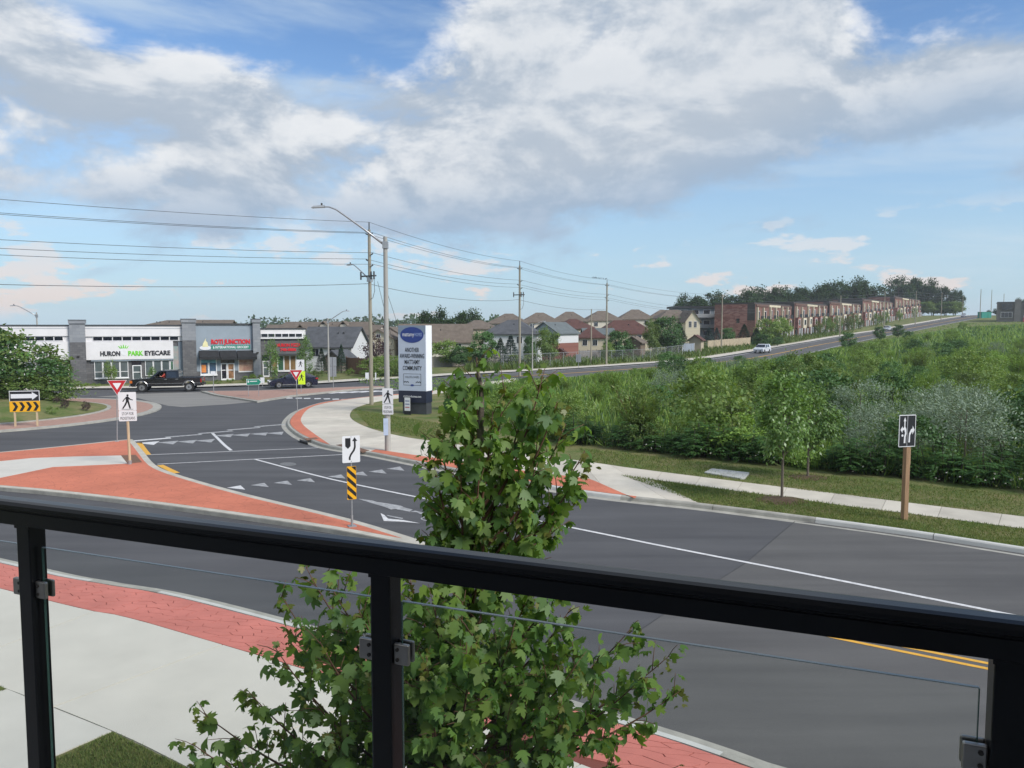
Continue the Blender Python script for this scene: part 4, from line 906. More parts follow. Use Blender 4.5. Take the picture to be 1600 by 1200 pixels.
# body behind the fronts
MB().box(WL, PT(408), .06, 14, -.1, PZ(200, 508.5) - .35).build('wall', STONE, plaza); MB().box(WL, PT(408), .08, 14.1, PZ(200, 508.5) - .34, PZ(200, 508.5) - .28).build('roof', DTRIM, plaza)
MB().box(PT(404, 3.0), WR, 3.06, 14, -.1, PZ(440, 516, 3.0)).build('wall', STONE, plaza); MB().box(PT(404, 3.0) - .1, WR + .1, 2.95, 14.1, PZ(440, 516, 3.) + .01, PZ(440, 516, 3.) + .12).build('roof', M('brown roof membrane', (.10, .085, .075), .9), plaza)
GREENL = M('bright green letters', (.16, .60, .03), .5, .05, 4.); BLKL = M('black letters', (.025, .025, .03), .5); REDL = M('red letters', (.62, .02, .03), .45, .05, 4.)
# dental and eye care fronts: white fascia with clerestory, stone below
for (u0, u1) in ((-60, 112), (133, 287)):
    pbox('fascia', u0, u1, 509.5, 525.5, -.25, .06, STUCCO); pbox('coping', u0, u1, 507.3, 509.4, -.33, .06, DTRIM); pbox('fascia_reveal', u0, u1, 513.0, 513.6, -.27, -.251, GSTUC)
pbox('fascia', -60, 112, 533.5, 562.5, -.25, .06, STUCCO, um=100); pbox('fascia', 133, 271, 533.5, 561.5, -.25, .06, STUCCO); pbox('fascia_base', 142, 271, 561.6, 563.5, -.20, .06, GSTUC)
pbox('clerestory_sill', -60, 112, 525.6, 533.4, -.10, .06, STUCCO, um=100); pbox('clerestory_sill', 133, 287, 525.6, 533.4, -.10, .06, STUCCO)
window(plaza, 10, 100, 525.8, 532.8, -.16, 6, DGLASS, um=60, fw=.035); window(plaza, 146, 280, 525.8, 532.4, -.16, 9, DGLASS, um=200, fw=.035)
text('shop_lettering', 'HURON', .62, BLKL, plaza, (PT(157) + PT(188)) / 2, -.27, PZ(172, 556, -.25), PT(188) - PT(157), .02, .025); text('shop_lettering', 'PARK', .62, GREENL, plaza, (PT(200) + PT(223.5)) / 2, -.27, PZ(212, 555.3, -.25), PT(223.5) - PT(200), .02, .025); text('shop_lettering', 'EYECARE', .62, BLKL, plaza, (PT(226) + PT(266)) / 2, -.27, PZ(246, 554.8, -.25), PT(266) - PT(226), .02, .025)
lg = MB(); xc, zc = PT(193.5), PZ(193.5, 550, -.25); lg.disc((xc, zc), .36, -.275, -.251, 16, rx=.30).build('logo', WHITE, plaza)
for k in range(-2, 3): MB().slab([(xc + k * .13 - .06, zc + .36), (xc + k * .13 + .06, zc + .36), (xc + k * .22 + .03, zc + .72 - abs(k) * .06), (xc + k * .22 - .03, zc + .72 - abs(k) * .06)], -.275, -.251).build('logo_leaf', GREENL, plaza)
text('shop_lettering', 'HURON', .62, BLKL, plaza, (PT(-14) + PT(16)) / 2, -.27, PZ(5, 557.5, -.25), PT(16) - PT(-14), .02, .025); text('shop_lettering', 'PARK', .62, GREENL, plaza, (PT(26) + PT(49)) / 2, -.27, PZ(40, 557.3, -.25), PT(49) - PT(26), .02, .025); text('shop_lettering', 'DENTAL', .62, BLKL, plaza, (PT(51) + PT(88)) / 2, -.27, PZ(70, 557, -.25), PT(88) - PT(51), .02, .025)
window(plaza, 20, 107, 564.5, 590, -.04, 5, SGLASS, um=90); window(plaza, 146.5, 200, 564.5, 590.5, -.04, 4, SGLASS, tr=1.0); pbox('sill', 146, 200.5, 590.6, 592, -.12, .06, WFRAME)
door(plaza, 206, 220.5, 570.5, 597, -.05, SGLASS, 564); window(plaza, 226, 265, 563, 587, -.04, 3, SGLASS); window(plaza, 265.5, 271, 563.5, 587, -.04, 1, GGLASS)
# stone piers
def pier(u0, u1, vt, vm, vb, low=STONE, y=-.55):
    pbox('pier', u0, u1, vm, vb + 6, y, .3, low); pbox('pier_head', u0, u1, vt + 6, vm - .1, y, .3, LSTONE); pbox('pier_cap', u0 - 1.2, u1 + 1.2, vt + .8, vt + 5.9, y - .12, .4, LSTONE); pbox('pier_coping', u0 - 1.5, u1 + 1.5, vt, vt + .7, y - .16, .45, DTRIM)
pier(109.5, 134.5, 499.5, 535, 600); pier(285.5, 307, 498, 532, 596); pier(396, 407.5, 498, 531, 592, LSTONE)
pbox('poster_column', 270.5, 279, 541, 590, -.06, .06, M('poster column', (.16, .30, .30), .6, .7, .9, col2=(.42, .30, .28))); pbox('wall_panel', 279.2, 285.4, 534, 590, -.04, .06, GSTUC)
pbox('wall_lamp', 120.5, 124, 556, 558, -.7, -.552, BOLT)
# grocery
pbox('grocery_front', 307, 396, 508.4, 579.5, -.18, .06, GSTUC); pbox('coping', 307, 396, 505.2, 508.3, -.26, .06, DTRIM); pbox('stone_base', 307, 396, 579.6, 597, -.14, .06, STONE)
xa, xb = PT(330.5, -.18), PT(391, -.18); text('shop_lettering', 'ROTI JUNCTION', .62, REDL, plaza, (xa + xb) / 2, -.21, PZ(360, 537, -.2), xb - xa, .03, .03)
gb = MB().box(xa, xb, -.215, -.181, PZ(360, 545.5, -.2), PZ(360, 539.3, -.2)).build('green_sign_band', SGREEN, plaza); text('shop_lettering', '& INTERNATIONAL GROCERY', .34, WHITE, gb, (xa + xb) / 2, -.225, PZ(360, 544.2, -.2), (xb - xa) * .93, .004, .01)
xc, zc = PT(321, -.18), PZ(321, 543.5, -.2); lg = MB().disc((xc, zc), .22, -.22, -.181, 20, rx=.55).build('logo', WHITE, plaza)
MB().slab([(xc - .28, zc + .1), (xc + .3, zc + .1), (xc + .22, zc + .55), (xc + .06, zc + .72), (xc + .10, zc + 1.0), (xc - .08, zc + .66), (xc - .2, zc + .45)], -.225, -.2205).build('logo_flame', M('cream', (.75, .70, .40), .5), lg)
for u0, u1 in ((311, 342), (343, 369), (370, 400)):
    a, b = PT(u0, -.2), PT(u1, -.2); um = (u0 + u1) / 2; z1, z0 = PZ(um, 547.5, -.2), PZ(um, 557.3, -.2)
    fixn(MB().add([(a, -.185, z1), (b, -.185, z1), (b, -1.0, z0), (a, -1.0, z0), (a, -.185, z0 - .05), (b, -.185, z0 - .05), (b, -1.0, z0 - .28), (a, -1.0, z0 - .28)], [(0, 1, 2, 3), (0, 3, 7, 4), (1, 5, 6, 2), (3, 2, 6, 7), (4, 7, 6, 5), (0, 4, 5, 1)]).build('awning', M('black awning', (.02, .021, .024), .8, .2, 6.), plaza))
window(plaza, 312.5, 338.5, 560.5, 585, -.24, 2, M('blue window display', (.10, .17, .20), .3, .6, 1.4, col2=(.03, .06, .14)), fw=.08); pbox('sill', 312, 339, 585.1, 587.3, -.3, -.15, WFRAME)
pbox('orange_poster', 314.2, 321.5, 570, 582, -.247, -.241, M('orange poster', (.65, .23, .06), .5, .3, 3.)); pbox('blue_poster', 313.8, 337, 562.2, 567, -.247, -.241, M('teal poster', (.14, .33, .40), .5, .4, 3.))
door(plaza, 344.5, 354.5, 567.5, 594, -.24, DGLASS, 561); door(plaza, 354.8, 366, 567.5, 594, -.24, M('poster door', (.30, .16, .08), .4, .6, 2.), 561)
pbox('window', 372, 396, 557.5, 581.5, -.24, -.15, WFRAME)
pbox('food_poster', 373, 395, 558.5, 579.5, -.25, -.241, M('food poster', (.62, .46, .33), .5, .5, 1.6, col2=(.30, .13, .10))); 
# pizza shop, set back
def qbox(name, u0, u1, v0, v1, y0, y1, mat): return pbox(name, u0, u1, v0, v1, y0, y1, mat)
qbox('fascia', 404, 478, 514.5, 529, 2.9, 3.06, STUCCO); window(plaza, 408.5, 473, 521, 527, 2.84, 6, DGLASS, fw=.035); qbox('sill', 404, 478, 527.6, 529.3, 2.78, 3.0, WFRAME); qbox('coping', 404, 479, 512.6, 514.4, 2.8, 3.2, DTRIM)
for s_, u0, u1, vb, sz in (('HURON PIZZA', 432.5, 470, 541.5, .48), ('748-0880', 438, 463, 548.3, .42)):
    xa, xb = PT(u0, 3), PT(u1, 3); text('shop_lettering', s_, sz, REDL, plaza, (xa + xb) / 2, 3.02, PZ((u0 + u1) / 2, vb, 3.), xb - xa, .03, .02)
qbox('canopy', 430, 478, 553, 555, 2.3, 3.06, DTRIM); window(plaza, 424, 472, 555.5, 579, 2.98, 5, [WGLASS, GGLASS, WGLASS, WGLASS, SGLASS], um=446); qbox('sill', 423, 473, 579.2, 580.8, 2.9, 3.06, WFRAME)
door(plaza, 410, 420.5, 564, 588, 2.96, SGLASS, 554.5)
for u in (401.5,): pbox('wall_lamp', u, u + 3, 550, 552, -.75, -.552, BOLT)

# ================================================================ HOUSES
BROWNR = M('brown shingles', (.145, .118, .095), .95, .22, 1.4, .4, 12); GREYR = M('charcoal shingles', (.085, .09, .10), .95, .25, 1.4, .4, 12); REDR = M('dark red shingles', (.095, .045, .038), .95, .22, 1.4, .4, 12); SLATE = M('slate grey shingles', (.12, .14, .145), .95, .2, 1.4, .4, 12)
W_WHITE = M('white siding', (.60, .61, .62), .8, .04, 2., streak=(.3, .3, 6)); W_CREAM = M('cream siding', (.56, .50, .38), .8, .06, 2., streak=(.3, .3, 6)); W_BLUE = M('blue grey siding', (.30, .36, .41), .8, .05, 2., streak=(.3, .3, 6)); W_TAN = M('tan siding', (.42, .36, .27), .8, .06, 2.); W_BEIGE = M('beige siding', (.60, .56, .48), .8, .05, 2.)
RBRICK = brickmat('red brick', (.19, .065, .05), (.25, .10, .075), (.22, .15, .13), .5, .16, rot=(R(90), 0, 0))
def roof_mesh(w, d, z, h, kind, o=.35, t=.18, ridge=None):
    m = MB(); a, b = w / 2 + o, d / 2 + o; k = o * h / (d / 2)
    if kind == 'gable':      # ridge along x
        m.add([(-a, -b, z - k), (a, -b, z - k), (a, 0, z + h), (-a, 0, z + h), (a, b, z - k), (-a, b, z - k)] + [(-a, -b, z - k - t), (a, -b, z - k - t), (a, 0, z + h - t), (-a, 0, z + h - t), (a, b, z - k - t), (-a, b, z - k - t)],
              [(0, 1, 2, 3), (3, 2, 4, 5), (7, 6, 9, 8), (8, 9, 11, 10), (0, 6, 7, 1), (5, 4, 10, 11), (1, 7, 8, 2), (2, 8, 10, 4), (0, 3, 9, 6), (3, 5, 11, 9)])
    elif kind == 'front':    # ridge along y
        k = o * h / (w / 2)
        m.add([(-a, -b, z - k), (-a, b, z - k), (0, b, z + h), (0, -b, z + h), (a, b, z - k), (a, -b, z - k)] + [(-a, -b, z - k - t), (-a, b, z - k - t), (0, b, z + h - t), (0, -b, z + h - t), (a, b, z - k - t), (a, -b, z - k - t)],
              [(0, 3, 2, 1), (3, 5, 4, 2), (6, 7, 8, 9), (9, 8, 10, 11), (0, 1, 7, 6), (5, 11, 10, 4), (0, 6, 9, 3), (3, 9, 11, 5), (1, 2, 8, 7), (2, 4, 10, 8)])
    else:
        r = ridge if ridge is not None else max(0.3, (w - d) / 2 + .3); m.add([(-a, -b, z - .1), (a, -b, z - .1), (a, b, z - .1), (-a, b, z - .1), (-r, 0, z + h), (r, 0, z + h), (-a, -b, z - .1 - t), (a, -b, z - .1 - t), (a, b, z - .1 - t), (-a, b, z - .1 - t)],
              [(0, 1, 5, 4), (1, 2, 5), (2, 3, 4, 5), (3, 0, 4), (0, 6, 7, 1), (1, 7, 8, 2), (2, 8, 9, 3), (3, 9, 6, 0), (9, 8, 7, 6)])
    return m
def house(lab, u, Y, w, d, rz, v_eave, v_ridge, kind, wall, roofm, wins=(), base=None, group='houses across the main road', gable_wall=None, side=None, name='house', z0=None, ridge=None):
    x, ze = at(u, v_eave, Y); zr = at(u, v_ridge, Y)[1]; g0 = (float(TZ(x, Y)) if z0 is None else z0) - .1
    t = thing(name, lab, 'house' if name == 'house' else name.split('_')[-1], (x, Y + d * .35, g0), R(rz), group)
    hw = ze - g0; hr = zr - ze
    m = MB(); hb = 0.
    if base: hb = base[1]; MB().box(-w / 2 - .03, w / 2 + .03, -d / 2 - .03, d / 2 + .03, -1.2, hb).build('brick_base', base[0], t)
    m.box(-w / 2, w / 2, -d / 2, d / 2, hb - (.0 if base else 1.2), hw)
    if kind == 'gable':
        for s in (-1, 1): m.add([(s * w / 2, -d / 2, hw), (s * w / 2, d / 2, hw), (s * w / 2, 0, hw + hr - .1)], [(0, 1, 2)])
    if kind == 'front':
        for s in (-1, 1): m.add([(-w / 2, s * d / 2, hw), (w / 2, s * d / 2, hw), (0, s * d / 2, hw + hr - .1)], [(0, 1, 2)])
    m.build('wall', wall, t)
    if side: MB().box(w / 2 + .002, w / 2 + .04, -d / 2 + .02, d / 2 - .02, hb + .02, hw - .02).build('side_wall', side, t)
    r_ = fixn(roof_mesh(w, d, hw + .06, hr, kind, ridge=ridge).build('roof', roofm, t))
    for k in range(rnd.randint(1, 3)):
        px_, py_ = rnd.uniform(-w * .3, w * .3), -d * .2; fr = 1 - abs(py_) / (d / 2) if kind != 'front' else 1 - abs(px_) / (w / 2)
        MB().tube([(px_, py_, hw + hr * max(.1, fr - .25)), (px_, py_, hw + .06 + hr * fr + .25)], .07, 6).build('vent_pipe', DTRIM, r_)
    for (fx, fz, ww, hh) in wins:      # on the front, fx -1..1 across, fz metres below the eave
        o = MB().box(fx * w / 2 - ww / 2 - .06, fx * w / 2 + ww / 2 + .06, -d / 2 - .06, -d / 2 - .001, hw - fz - hh - .06, hw - fz + .06).build('window', WFRAME, t)
        MB().box(fx * w / 2 - ww / 2, fx * w / 2 - .02, -d / 2 - .07, -d / 2 - .061, hw - fz - hh, hw - fz).build('pane', DGLASS, o); MB().box(fx * w / 2 + .02, fx * w / 2 + ww / 2, -d / 2 - .07, -d / 2 - .061, hw - fz - hh, hw - fz).build('pane', DGLASS, o)
    return t
w2 = [(-.5, .5, 1.0, 1.1), (.5, .5, 1.0, 1.1)]; w3 = [(-.6, .5, .9, 1.1), (0, .5, .9, 1.1), (.6, .5, .9, 1.1)]
house('brown hip roofed house showing only its roof above the eyecare shop', 265, 132, 13, 10, 20, 511, 500.5, 'hip', W_TAN, BROWNR, w2)
house('brown roofed house peeping over the grocery shop roof', 322, 140, 7, 9, 10, 511, 500, 'gable', W_TAN, BROWNR)
house('dark brown roofed house behind the pizza shop', 447, 150, 8, 9, 8, 516, 507.5, 'gable', W_TAN, BROWNR)
t = house('long brown roofed row with small dormers behind the white house', 508, 148, 17, 9, -8, 515, 503, 'gable', W_BEIGE, BROWNR)
for x in (-4.4, .2, 4.2):
    z_ = t.children[0].data.vertices[6].co.z; fixn(roof_mesh(1.6, 1.8, z_ + .5, .8, 'front', .15).build('dormer_roof', BROWNR, t)).location = (x, -2.6, 0); MB().box(x - .7, x + .7, -3.4, -2, z_ + .1, z_ + .62).build('dormer', W_BEIGE, t)
house('white sided house with broad charcoal roof and bright gable end', 518, 108, 7.6, 6.5, -11, 539.5, 511, 'gable', W_WHITE, GREYR, [(.25, .5, 1.1, 1.0), (-.4, .5, 1.0, 1.0)])
house('cream house with a street facing gable behind the purple tree', 596, 128, 5.2, 8, -4, 529, 514.5, 'front', W_CREAM, BROWNR, [(-.45, .6, .8, 1.5), (.4, .6, .8, 1.5), (0, -.7, .6, .5)])
house('beige house with brown gable beside the cream one', 568, 138, 6, 8, -14, 522, 508, 'gable', W_BEIGE, BROWNR, w2)
house('beige gabled house seen between the two tall poles', 613, 136, 4.6, 8, -4, 524, 511, 'front', W_BEIGE, BROWNR, [(0, .4, .8, 1.2)])
house('long cream house with wide brown roof and blue grey gable', 678, 126, 11.6, 7.5, 9, 532.5, 506.5, 'gable', W_BEIGE, BROWNR, [(.25, .5, .9, 1.0), (.6, .5, .9, 1.0), (-.3, .5, .9, 1.0)])
house('brown roofed house half hidden beyond the long cream house', 746, 160, 7.5, 8, 10, 513, 500.5, 'hip', W_TAN, BROWNR, ridge=.8)
house('white house with charcoal hip roof behind the spruces', 802, 122, 8.6, 7.5, -8, 521, 500, 'hip', W_WHITE, GREYR, [(.35, .5, .8, 1.0), (.75, .5, .8, 1.0)], ridge=.9)
for k, (u, vr, lab) in enumerate([(795, 490, 'brown hip roofed house rising behind the charcoal hip roof'), (844, 488.5, 'brown hip roofed house behind the thin street lamp'), (891, 487, 'brown hip roofed house behind the blue grey gable'), (942, 485.5, 'brown hip roofed house behind the pole with birds'), (995, 483.5, 'brown hip roofed house above the dark red roofs'), (1040, 484, 'brown hip roofed house nearest the grey apartment block')]):
    house(lab, u, 190 + k * 5, 9.6, 9, [-6, 4, -3, 5, 0, -5][k], vr + 15, vr, 'hip', W_BEIGE if k != 2 else W_TAN, BROWNR, w2, ridge=1.0)
house('blue grey gabled house with red brick ground floor', 868, 136, 5.6, 7.5, -33, 519.5, 503.5, 'front', W_BLUE, SLATE, [(-.1, 1.2, .8, .9)], (RBRICK, 3.2), side=W_WHITE)
house('cream house with low dark red hip roof by the stub pole', 925, 146, 5.4, 6, -6, 527, 513, 'hip', W_CREAM, REDR, [(.3, .5, .8, 1.0), (-.4, .5, .8, 1.0)], ridge=.6)
house('house with broad dark red hip roof and cream band of wall', 978, 160, 11.3, 8, 4, 521, 500.5, 'hip', W_CREAM, REDR, [(.4, .4, .9, .8)], ridge=2.2)
house('house showing a sliver of dark red roof behind the slate roof', 897, 172, 8, 8, 12, 513, 498.5, 'hip', W_CREAM, REDR, ridge=.8)
house('house with slate roof wedged between the cream and red roofed houses', 936, 156, 6, 7, 0, 522, 513, 'gable', W_TAN, SLATE)
house('cream house with pointed cream front gable and brown roof', 1079, 188, 3.6, 8, 4, 501, 485, 'front', W_CREAM, BROWNR, [(-.35, .2, .6, 1.4), (.35, .2, .6, 1.4)])
house('wide brown roofed cream house beside the grey apartment block', 1056, 194, 9, 9, 4, 497, 484, 'hip', W_CREAM, BROWNR, w2, ridge=1.5)
SH = 'garden sheds'
house('brown barn shaped garden shed by the dark tree', 993, 132, 3.0, 3, -25, 534, 525.5, 'front', M('brown shed boards', (.16, .12, .085), .9, .15, 3.), BROWNR, group=SH, name='garden_shed')
house('small pale shed with blue grey roof in the back yard', 963, 130, 1.7, 2, -15, 540, 534.5, 'front', W_WHITE, SLATE, group=SH, name='garden_shed')
house('tan garden shed with red roof beside the blue spruce', 1090, 148, 2.3, 2.6, -25, 530, 523.5, 'front', W_TAN, REDR, group=SH, name='garden_shed')
house('red brown playhouse with pointed roof at the yard fence', 876, 128, 1.8, 2, -10, 550, 544, 'front', M('redwood', (.22, .085, .05), .9, .15, 3.), REDR, group=SH, name='garden_shed')
house('low timber garage with grey roof beside the board fence', 527, 98, 2.6, 4, -14, 560, 547.5, 'front', M('grey brown boards', (.17, .145, .12), .9, .2, 4., streak=(8, 8, .5)), GREYR, group=SH, name='garden_shed')

# ================================================================ TOWNHOUSES ON THE HILL
TD = np.array([.6, .8]); T0 = np.array([63., 200.])
TBR = brickmat('variegated brick', (.20, .078, .065), (.36, .19, .16), (.24, .16, .14), .9, .3, rot=(R(90), 0, 0)); TDK = M('dark mansard shingles', (.065, .06, .058), .95, .2, 2.); TBD = M('brown brick', (.14, .085, .07), .9, .25, 3.)
TCREAM = M('cream stone', (.58, .52, .39), .85, .06, 2.)
def townhouse(lab, t0, t1, side=TBR, units=3, depth=11., hgt=9.8, front=None):
    """local x runs up the hill, the front faces the road (-y), the near side wall faces -x"""
    p = T0 + TD * t0; z0 = float(TZ(*p)); L_ = t1 - t0
    t = thing('townhouse_block', lab, 'townhouses', (p[0], p[1], z0), math.atan2(.8, .6), 'townhouse blocks on the hill'); rise = float(TZ(*(T0 + TD * t1))) - z0; hgt += rise * .35; front = front or M('brown red brick', (.20, .105, .085), .9, .35, 3.)
    MB().box(0, L_, 0, depth, -1.5, hgt - .35).build('wall', front, t); MB().box(-.05, L_ + .05, .3, depth + .05, hgt - .345, hgt + .1).build('roof', TDK, t)
    sw = box('side_wall', 0, depth * .62, -.09, 0, -1.5, hgt - .36, side, t); sw.location = (0, depth * .81, 0); sw.rotation_euler = (0, 0, R(-90))
    m2 = box('mansard_side', 0, depth * .37, -.08, 0, hgt * .55, hgt - .36, TDK, t); m2.location = (0, depth * .185 + depth * .19, 0); m2.rotation_euler = (0, 0, R(-90)); m2.location = (0, depth * .375, 0)
    m3 = box('side_wall', 0, depth * .18, -.07, 0, -1.5, hgt * .6, side, t); m3.location = (0, depth, 0); m3.rotation_euler = (0, 0, R(-90))
    o = box('window', 0, .8, -.14, -.10, hgt * .48, hgt * .48 + 1.2, DGLASS, t); o.location = (0, depth * .45, 0); o.rotation_euler = (0, 0, R(-90))
    U = L_ / units
    for k in range(units):
        x0 = k * U; lift = rise * k / units
        for s, (a, b) in enumerate(((.06, .30), (.52, .80))):
            pr = MB().box(x0 + a * U, x0 + b * U, -.9, -.002, 2.6 + lift, 5.6 + lift).build('bay', TCREAM if (k + s + int(t0)) % 2 == 0 else TBR, t)
            wn = MB().box(x0 + (a + .05) * U, x0 + (b - .05) * U, -.96, -.901, 3.4 + lift, 5.1 + lift).build('window', WFRAME, t); MB().box(x0 + (a + .07) * U, x0 + (b - .07) * U, -.98, -.961, 3.5 + lift, 5.0 + lift).build('pane', DGLASS, wn)
            MB().box(x0 + a * U, x0 + (a + .05) * U, -.5, -.003, 5.65 + lift, min(hgt - .5, 8.9 + lift)).build('parapet_pier', TCREAM, t)
            bl = MB().box(x0 + (a + .12) * U, x0 + (b + .08) * U, -1.0, -.9, 5.7 + lift, 6.7 + lift).build('balcony_rail', SBLACK, t)
            wn = MB().box(x0 + (a + .12) * U, x0 + (b + .04) * U, -.06, -.004, 5.8 + lift, 8.0 + lift).build('window', WFRAME, t); MB().box(x0 + (a + .14) * U, x0 + (b + .02) * U, -.08, -.061, 5.9 + lift, 7.9 + lift).build('pane', DGLASS, wn)
            MB().box(x0 + (a + .02) * U, x0 + (a + .06) * U, -1.4, -1.1, -.5, 2.58 + lift).build('porch_column', WFRAME, t); MB().box(x0 + (b - .04) * U, x0 + b * U, -1.4, -1.1, -.5, 2.58 + lift).build('porch_column', WFRAME, t)
            MB().box(x0 + a * U, x0 + b * U, -.05, -.005, -.2 + lift, 2.2 + lift).build('entrance', DGLASS, t)
        MB().box(x0 + .03 * U, x0 + .97 * U, -.22, -.006, hgt - .95, hgt - .38).build('cornice', TCREAM if k % 3 == 1 else TBD, t)
    return t
townhouse('townhouse block with a large variegated brick side wall facing the road', 0, 30)
townhouse('townhouse block with cream bays standing behind roadside bushes', 33, 68, TDK)
townhouse('townhouse block with red brick side and cream upper bays', 71, 114, TBR)
townhouse('townhouse block with dark shingled side wall half way up the hill', 117, 172, TDK, 4)
townhouse('townhouse block farthest up the hill before the tall trees', 177, 240, TBR, 4)
# grey apartment block left of them
x, z = at(1095, 478, 214); z0 = float(TZ(x, 214)); hh = z - z0
t = thing('apartment_block', 'blue grey apartment block with glass balconies under a flat dark roof', 'apartments', (x, 216, z0), R(4))
MB().box(-6, 7.5, 0, 9, -1.5, hh - .6).build('wall', M('slate blue cladding', (.20, .235, .28), .8, .1, 1.), t); MB().box(-6.6, 8.1, -.8, 9.5, hh - .59, hh).build('roof', SBLACK, t)
for r_ in range(3):
    MB().box(-5.8, 7.3, -1.3, -.01, hh - 3.4 - r_ * 2.9, hh - 3.2 - r_ * 2.9).build('balcony_slab', DTRIM, t); MB().box(-5.8, 7.3, -1.3, -1.25, hh - 3.19 - r_ * 2.9, hh - 2.2 - r_ * 2.9).build('balcony_rail', SGREY, t)
    for k in range(4):
        o = MB().box(-5.2 + k * 3.2, -3.2 + k * 3.2, -.1, -.011, hh - 3.0 - r_ * 2.9, hh - 1.0 - r_ * 2.9).build('window', WFRAME, t); MB().box(-5.1 + k * 3.2, -3.3 + k * 3.2, -.12, -.101, hh - 2.9 - r_ * 2.9, hh - 1.1 - r_ * 2.9).build('pane', DGLASS, o)
# grey office on the crest
Y = 300.; x0 = at(1558, 500, Y)[0]; zt = at(1560, 471, Y)[1]; z0 = float(TZ(x0 + 6, Y)); hh = zt - z0
t = thing('office_building', 'two storey grey stone office building on the hill crest', 'office', (x0, Y, z0), R(-31)); OB = M('grey stone facing', (.20, .19, .185), .9, .12, .6); OB2 = M('dark stone facing', (.12, .115, .115), .9, .12, .6)
MB().box(0, 26, 0, 16, -3, hh - .5).build('wall', OB, t); MB().box(-.2, 26.2, -.2, 16.2, hh - .49, hh - .2).build('roof', DTRIM, t); MB().box(.4, 5.4, -.5, -.01, 4.8, hh - .6).build('dark_bay', OB2, t); MB().box(5.5, 7.6, -.8, -.01, -3, hh + .6).build('stone_pier', OB, t)
for a, b, c, d in ((1.2, 4.8, 4.6, 6.9), (1.2, 4.8, 1.6, 3.6), (8.6, 12.4, 4.6, 6.6), (8.6, 12.2, .4, 2.2), (14, 17.6, 4.6, 6.6), (19, 22.6, 4.6, 6.6)):
    o = MB().box(a - .12, b + .12, -.6, -.52 if b < 6 else -.02, c - .12, d + .12).build('window', WFRAME if c < 4 else OB2, t)
    for k in range(3): MB().box(a + k * (b - a) / 3 + .04, a + (k + 1) * (b - a) / 3 - .04, -.66, -.601, c, d).build('pane', DGLASS, o)
MB().box(8.4, 10.6, -.75, -.67, -.2, 1.6).build('red_banner', M('red banner', (.55, .08, .12), .7), t)
x, z = at(1538, 497, 340); t = thing('site_container', 'green site container beside the hill road crest', 'container', (x, 340, float(TZ(x, 340))), R(10)); box('body', -2.4, 2.4, -1.2, 1.2, 0, 2.6, M('green steel', (.02, .25, .20), .6, .1, 2.), t); box('roof_rim', -2.45, 2.45, -1.25, 1.25, 2.601, 2.75, SGREEN, t); box('door', .4, 1.4, -1.23, -1.201, .1, 2.2, SGREEN, t)
# blank board with two legs across the road
Y = 143.; x, z = at(1075.5, 543, Y); z0 = float(TZ(x, Y)) + .1; t = thing('notice_board', 'large pale blue notice board on two white legs by the hill road', 'notice board', (x, Y, z0), R(-10))
box('panel', -1.0, 1.0, -.03, .03, z - z0 - .75, z - z0 + .75, PBLUE, t); 
for s in (-1, 1): box('leg', s * 1.06 - .06, s * 1.06 + .06, -.06, .06, -.1, z - z0 + .85, WHITE, t)
Y = 104.; x, z = at(904, 560, Y); z0 = float(TZ(x, Y)) + .1; t = thing('road_sign', 'grey square road sign seen from behind near the stub pole', 'road sign', (x, Y, z0), R(-8)); box('plate', -.35, .35, .03, .05, z - z0 - .5, z - z0 + .55, SGREY, t); box('post', -.03, .03, -.03, .029, 0, z - z0 + .5, GALV, t)

# ================================================================ FENCES
def board_fence(lab, pts, h, mat, bw=.15, rails=True, post=2.4, name='board_fence'):
    p = resample(pts, step=bw + .012); t = thing(name, lab, 'fence', (p[0][0], p[0][1], float(TZ(*p[0])) + .05), 0, 'fences')
    o0 = np.array([p[0][0], p[0][1], float(TZ(*p[0])) + .05]); m = MB()
    for a, b in zip(p[:-1], p[1:]):
        d = unit(b - a); nn = np.array([-d[1], d[0]]) * .012; e = a + d * bw; z_ = float(TZ(*a)) - .3; zt_ = z_ + .3 + h + rnd.uniform(-.03, .03)
        q = [a - nn, e - nn, e + nn, a + nn]; m.prism([(v[0] - o0[0], v[1] - o0[1]) for v in q], z_ - o0[2], zt_ - o0[2])
    b_ = m.build('boards', mat, t); b_['kind'] = 'stuff'
    pp_ = resample(pts, step=post)
    for q in pp_:
        z_ = float(TZ(*q)) - o0[2]; MB().box(q[0] - o0[0] - .06, q[0] - o0[0] + .06, q[1] - o0[1] + .02, q[1] - o0[1] + .14, z_ - .3, z_ + h + .12).build('post', mat, t)
    return t
X2 = lambda u, Y: (at(u, 550, Y)[0], Y)
board_fence('weathered red brown board fence behind the thin street lamp', [X2(541, 92), X2(560, 90), X2(579, 88)], 2.0, M('red brown fence boards', (.20, .12, .08), .9, .25, 2.5, streak=(6, 6, .5)))
board_fence('long grey board fence below the long cream house', [X2(655, 106), X2(700, 108), X2(745, 111), X2(782, 114)], 1.6, M('grey fence boards', (.33, .30, .26), .9, .2, 2.5, streak=(6, 6, .5)))
board_fence('grey board fence behind the stub pole', [X2(905, 124), X2(930, 127), X2(960, 131), X2(1005, 137)], 1.8, M('dull grey fence boards', (.22, .205, .20), .9, .2, 2.5))
board_fence('pale tan board fence climbing below the brick townhouse', [X2(1106, 156), X2(1130, 163), X2(1172, 174)], 2.0, M('tan fence boards', (.42, .35, .25), .9, .2, 2.5))
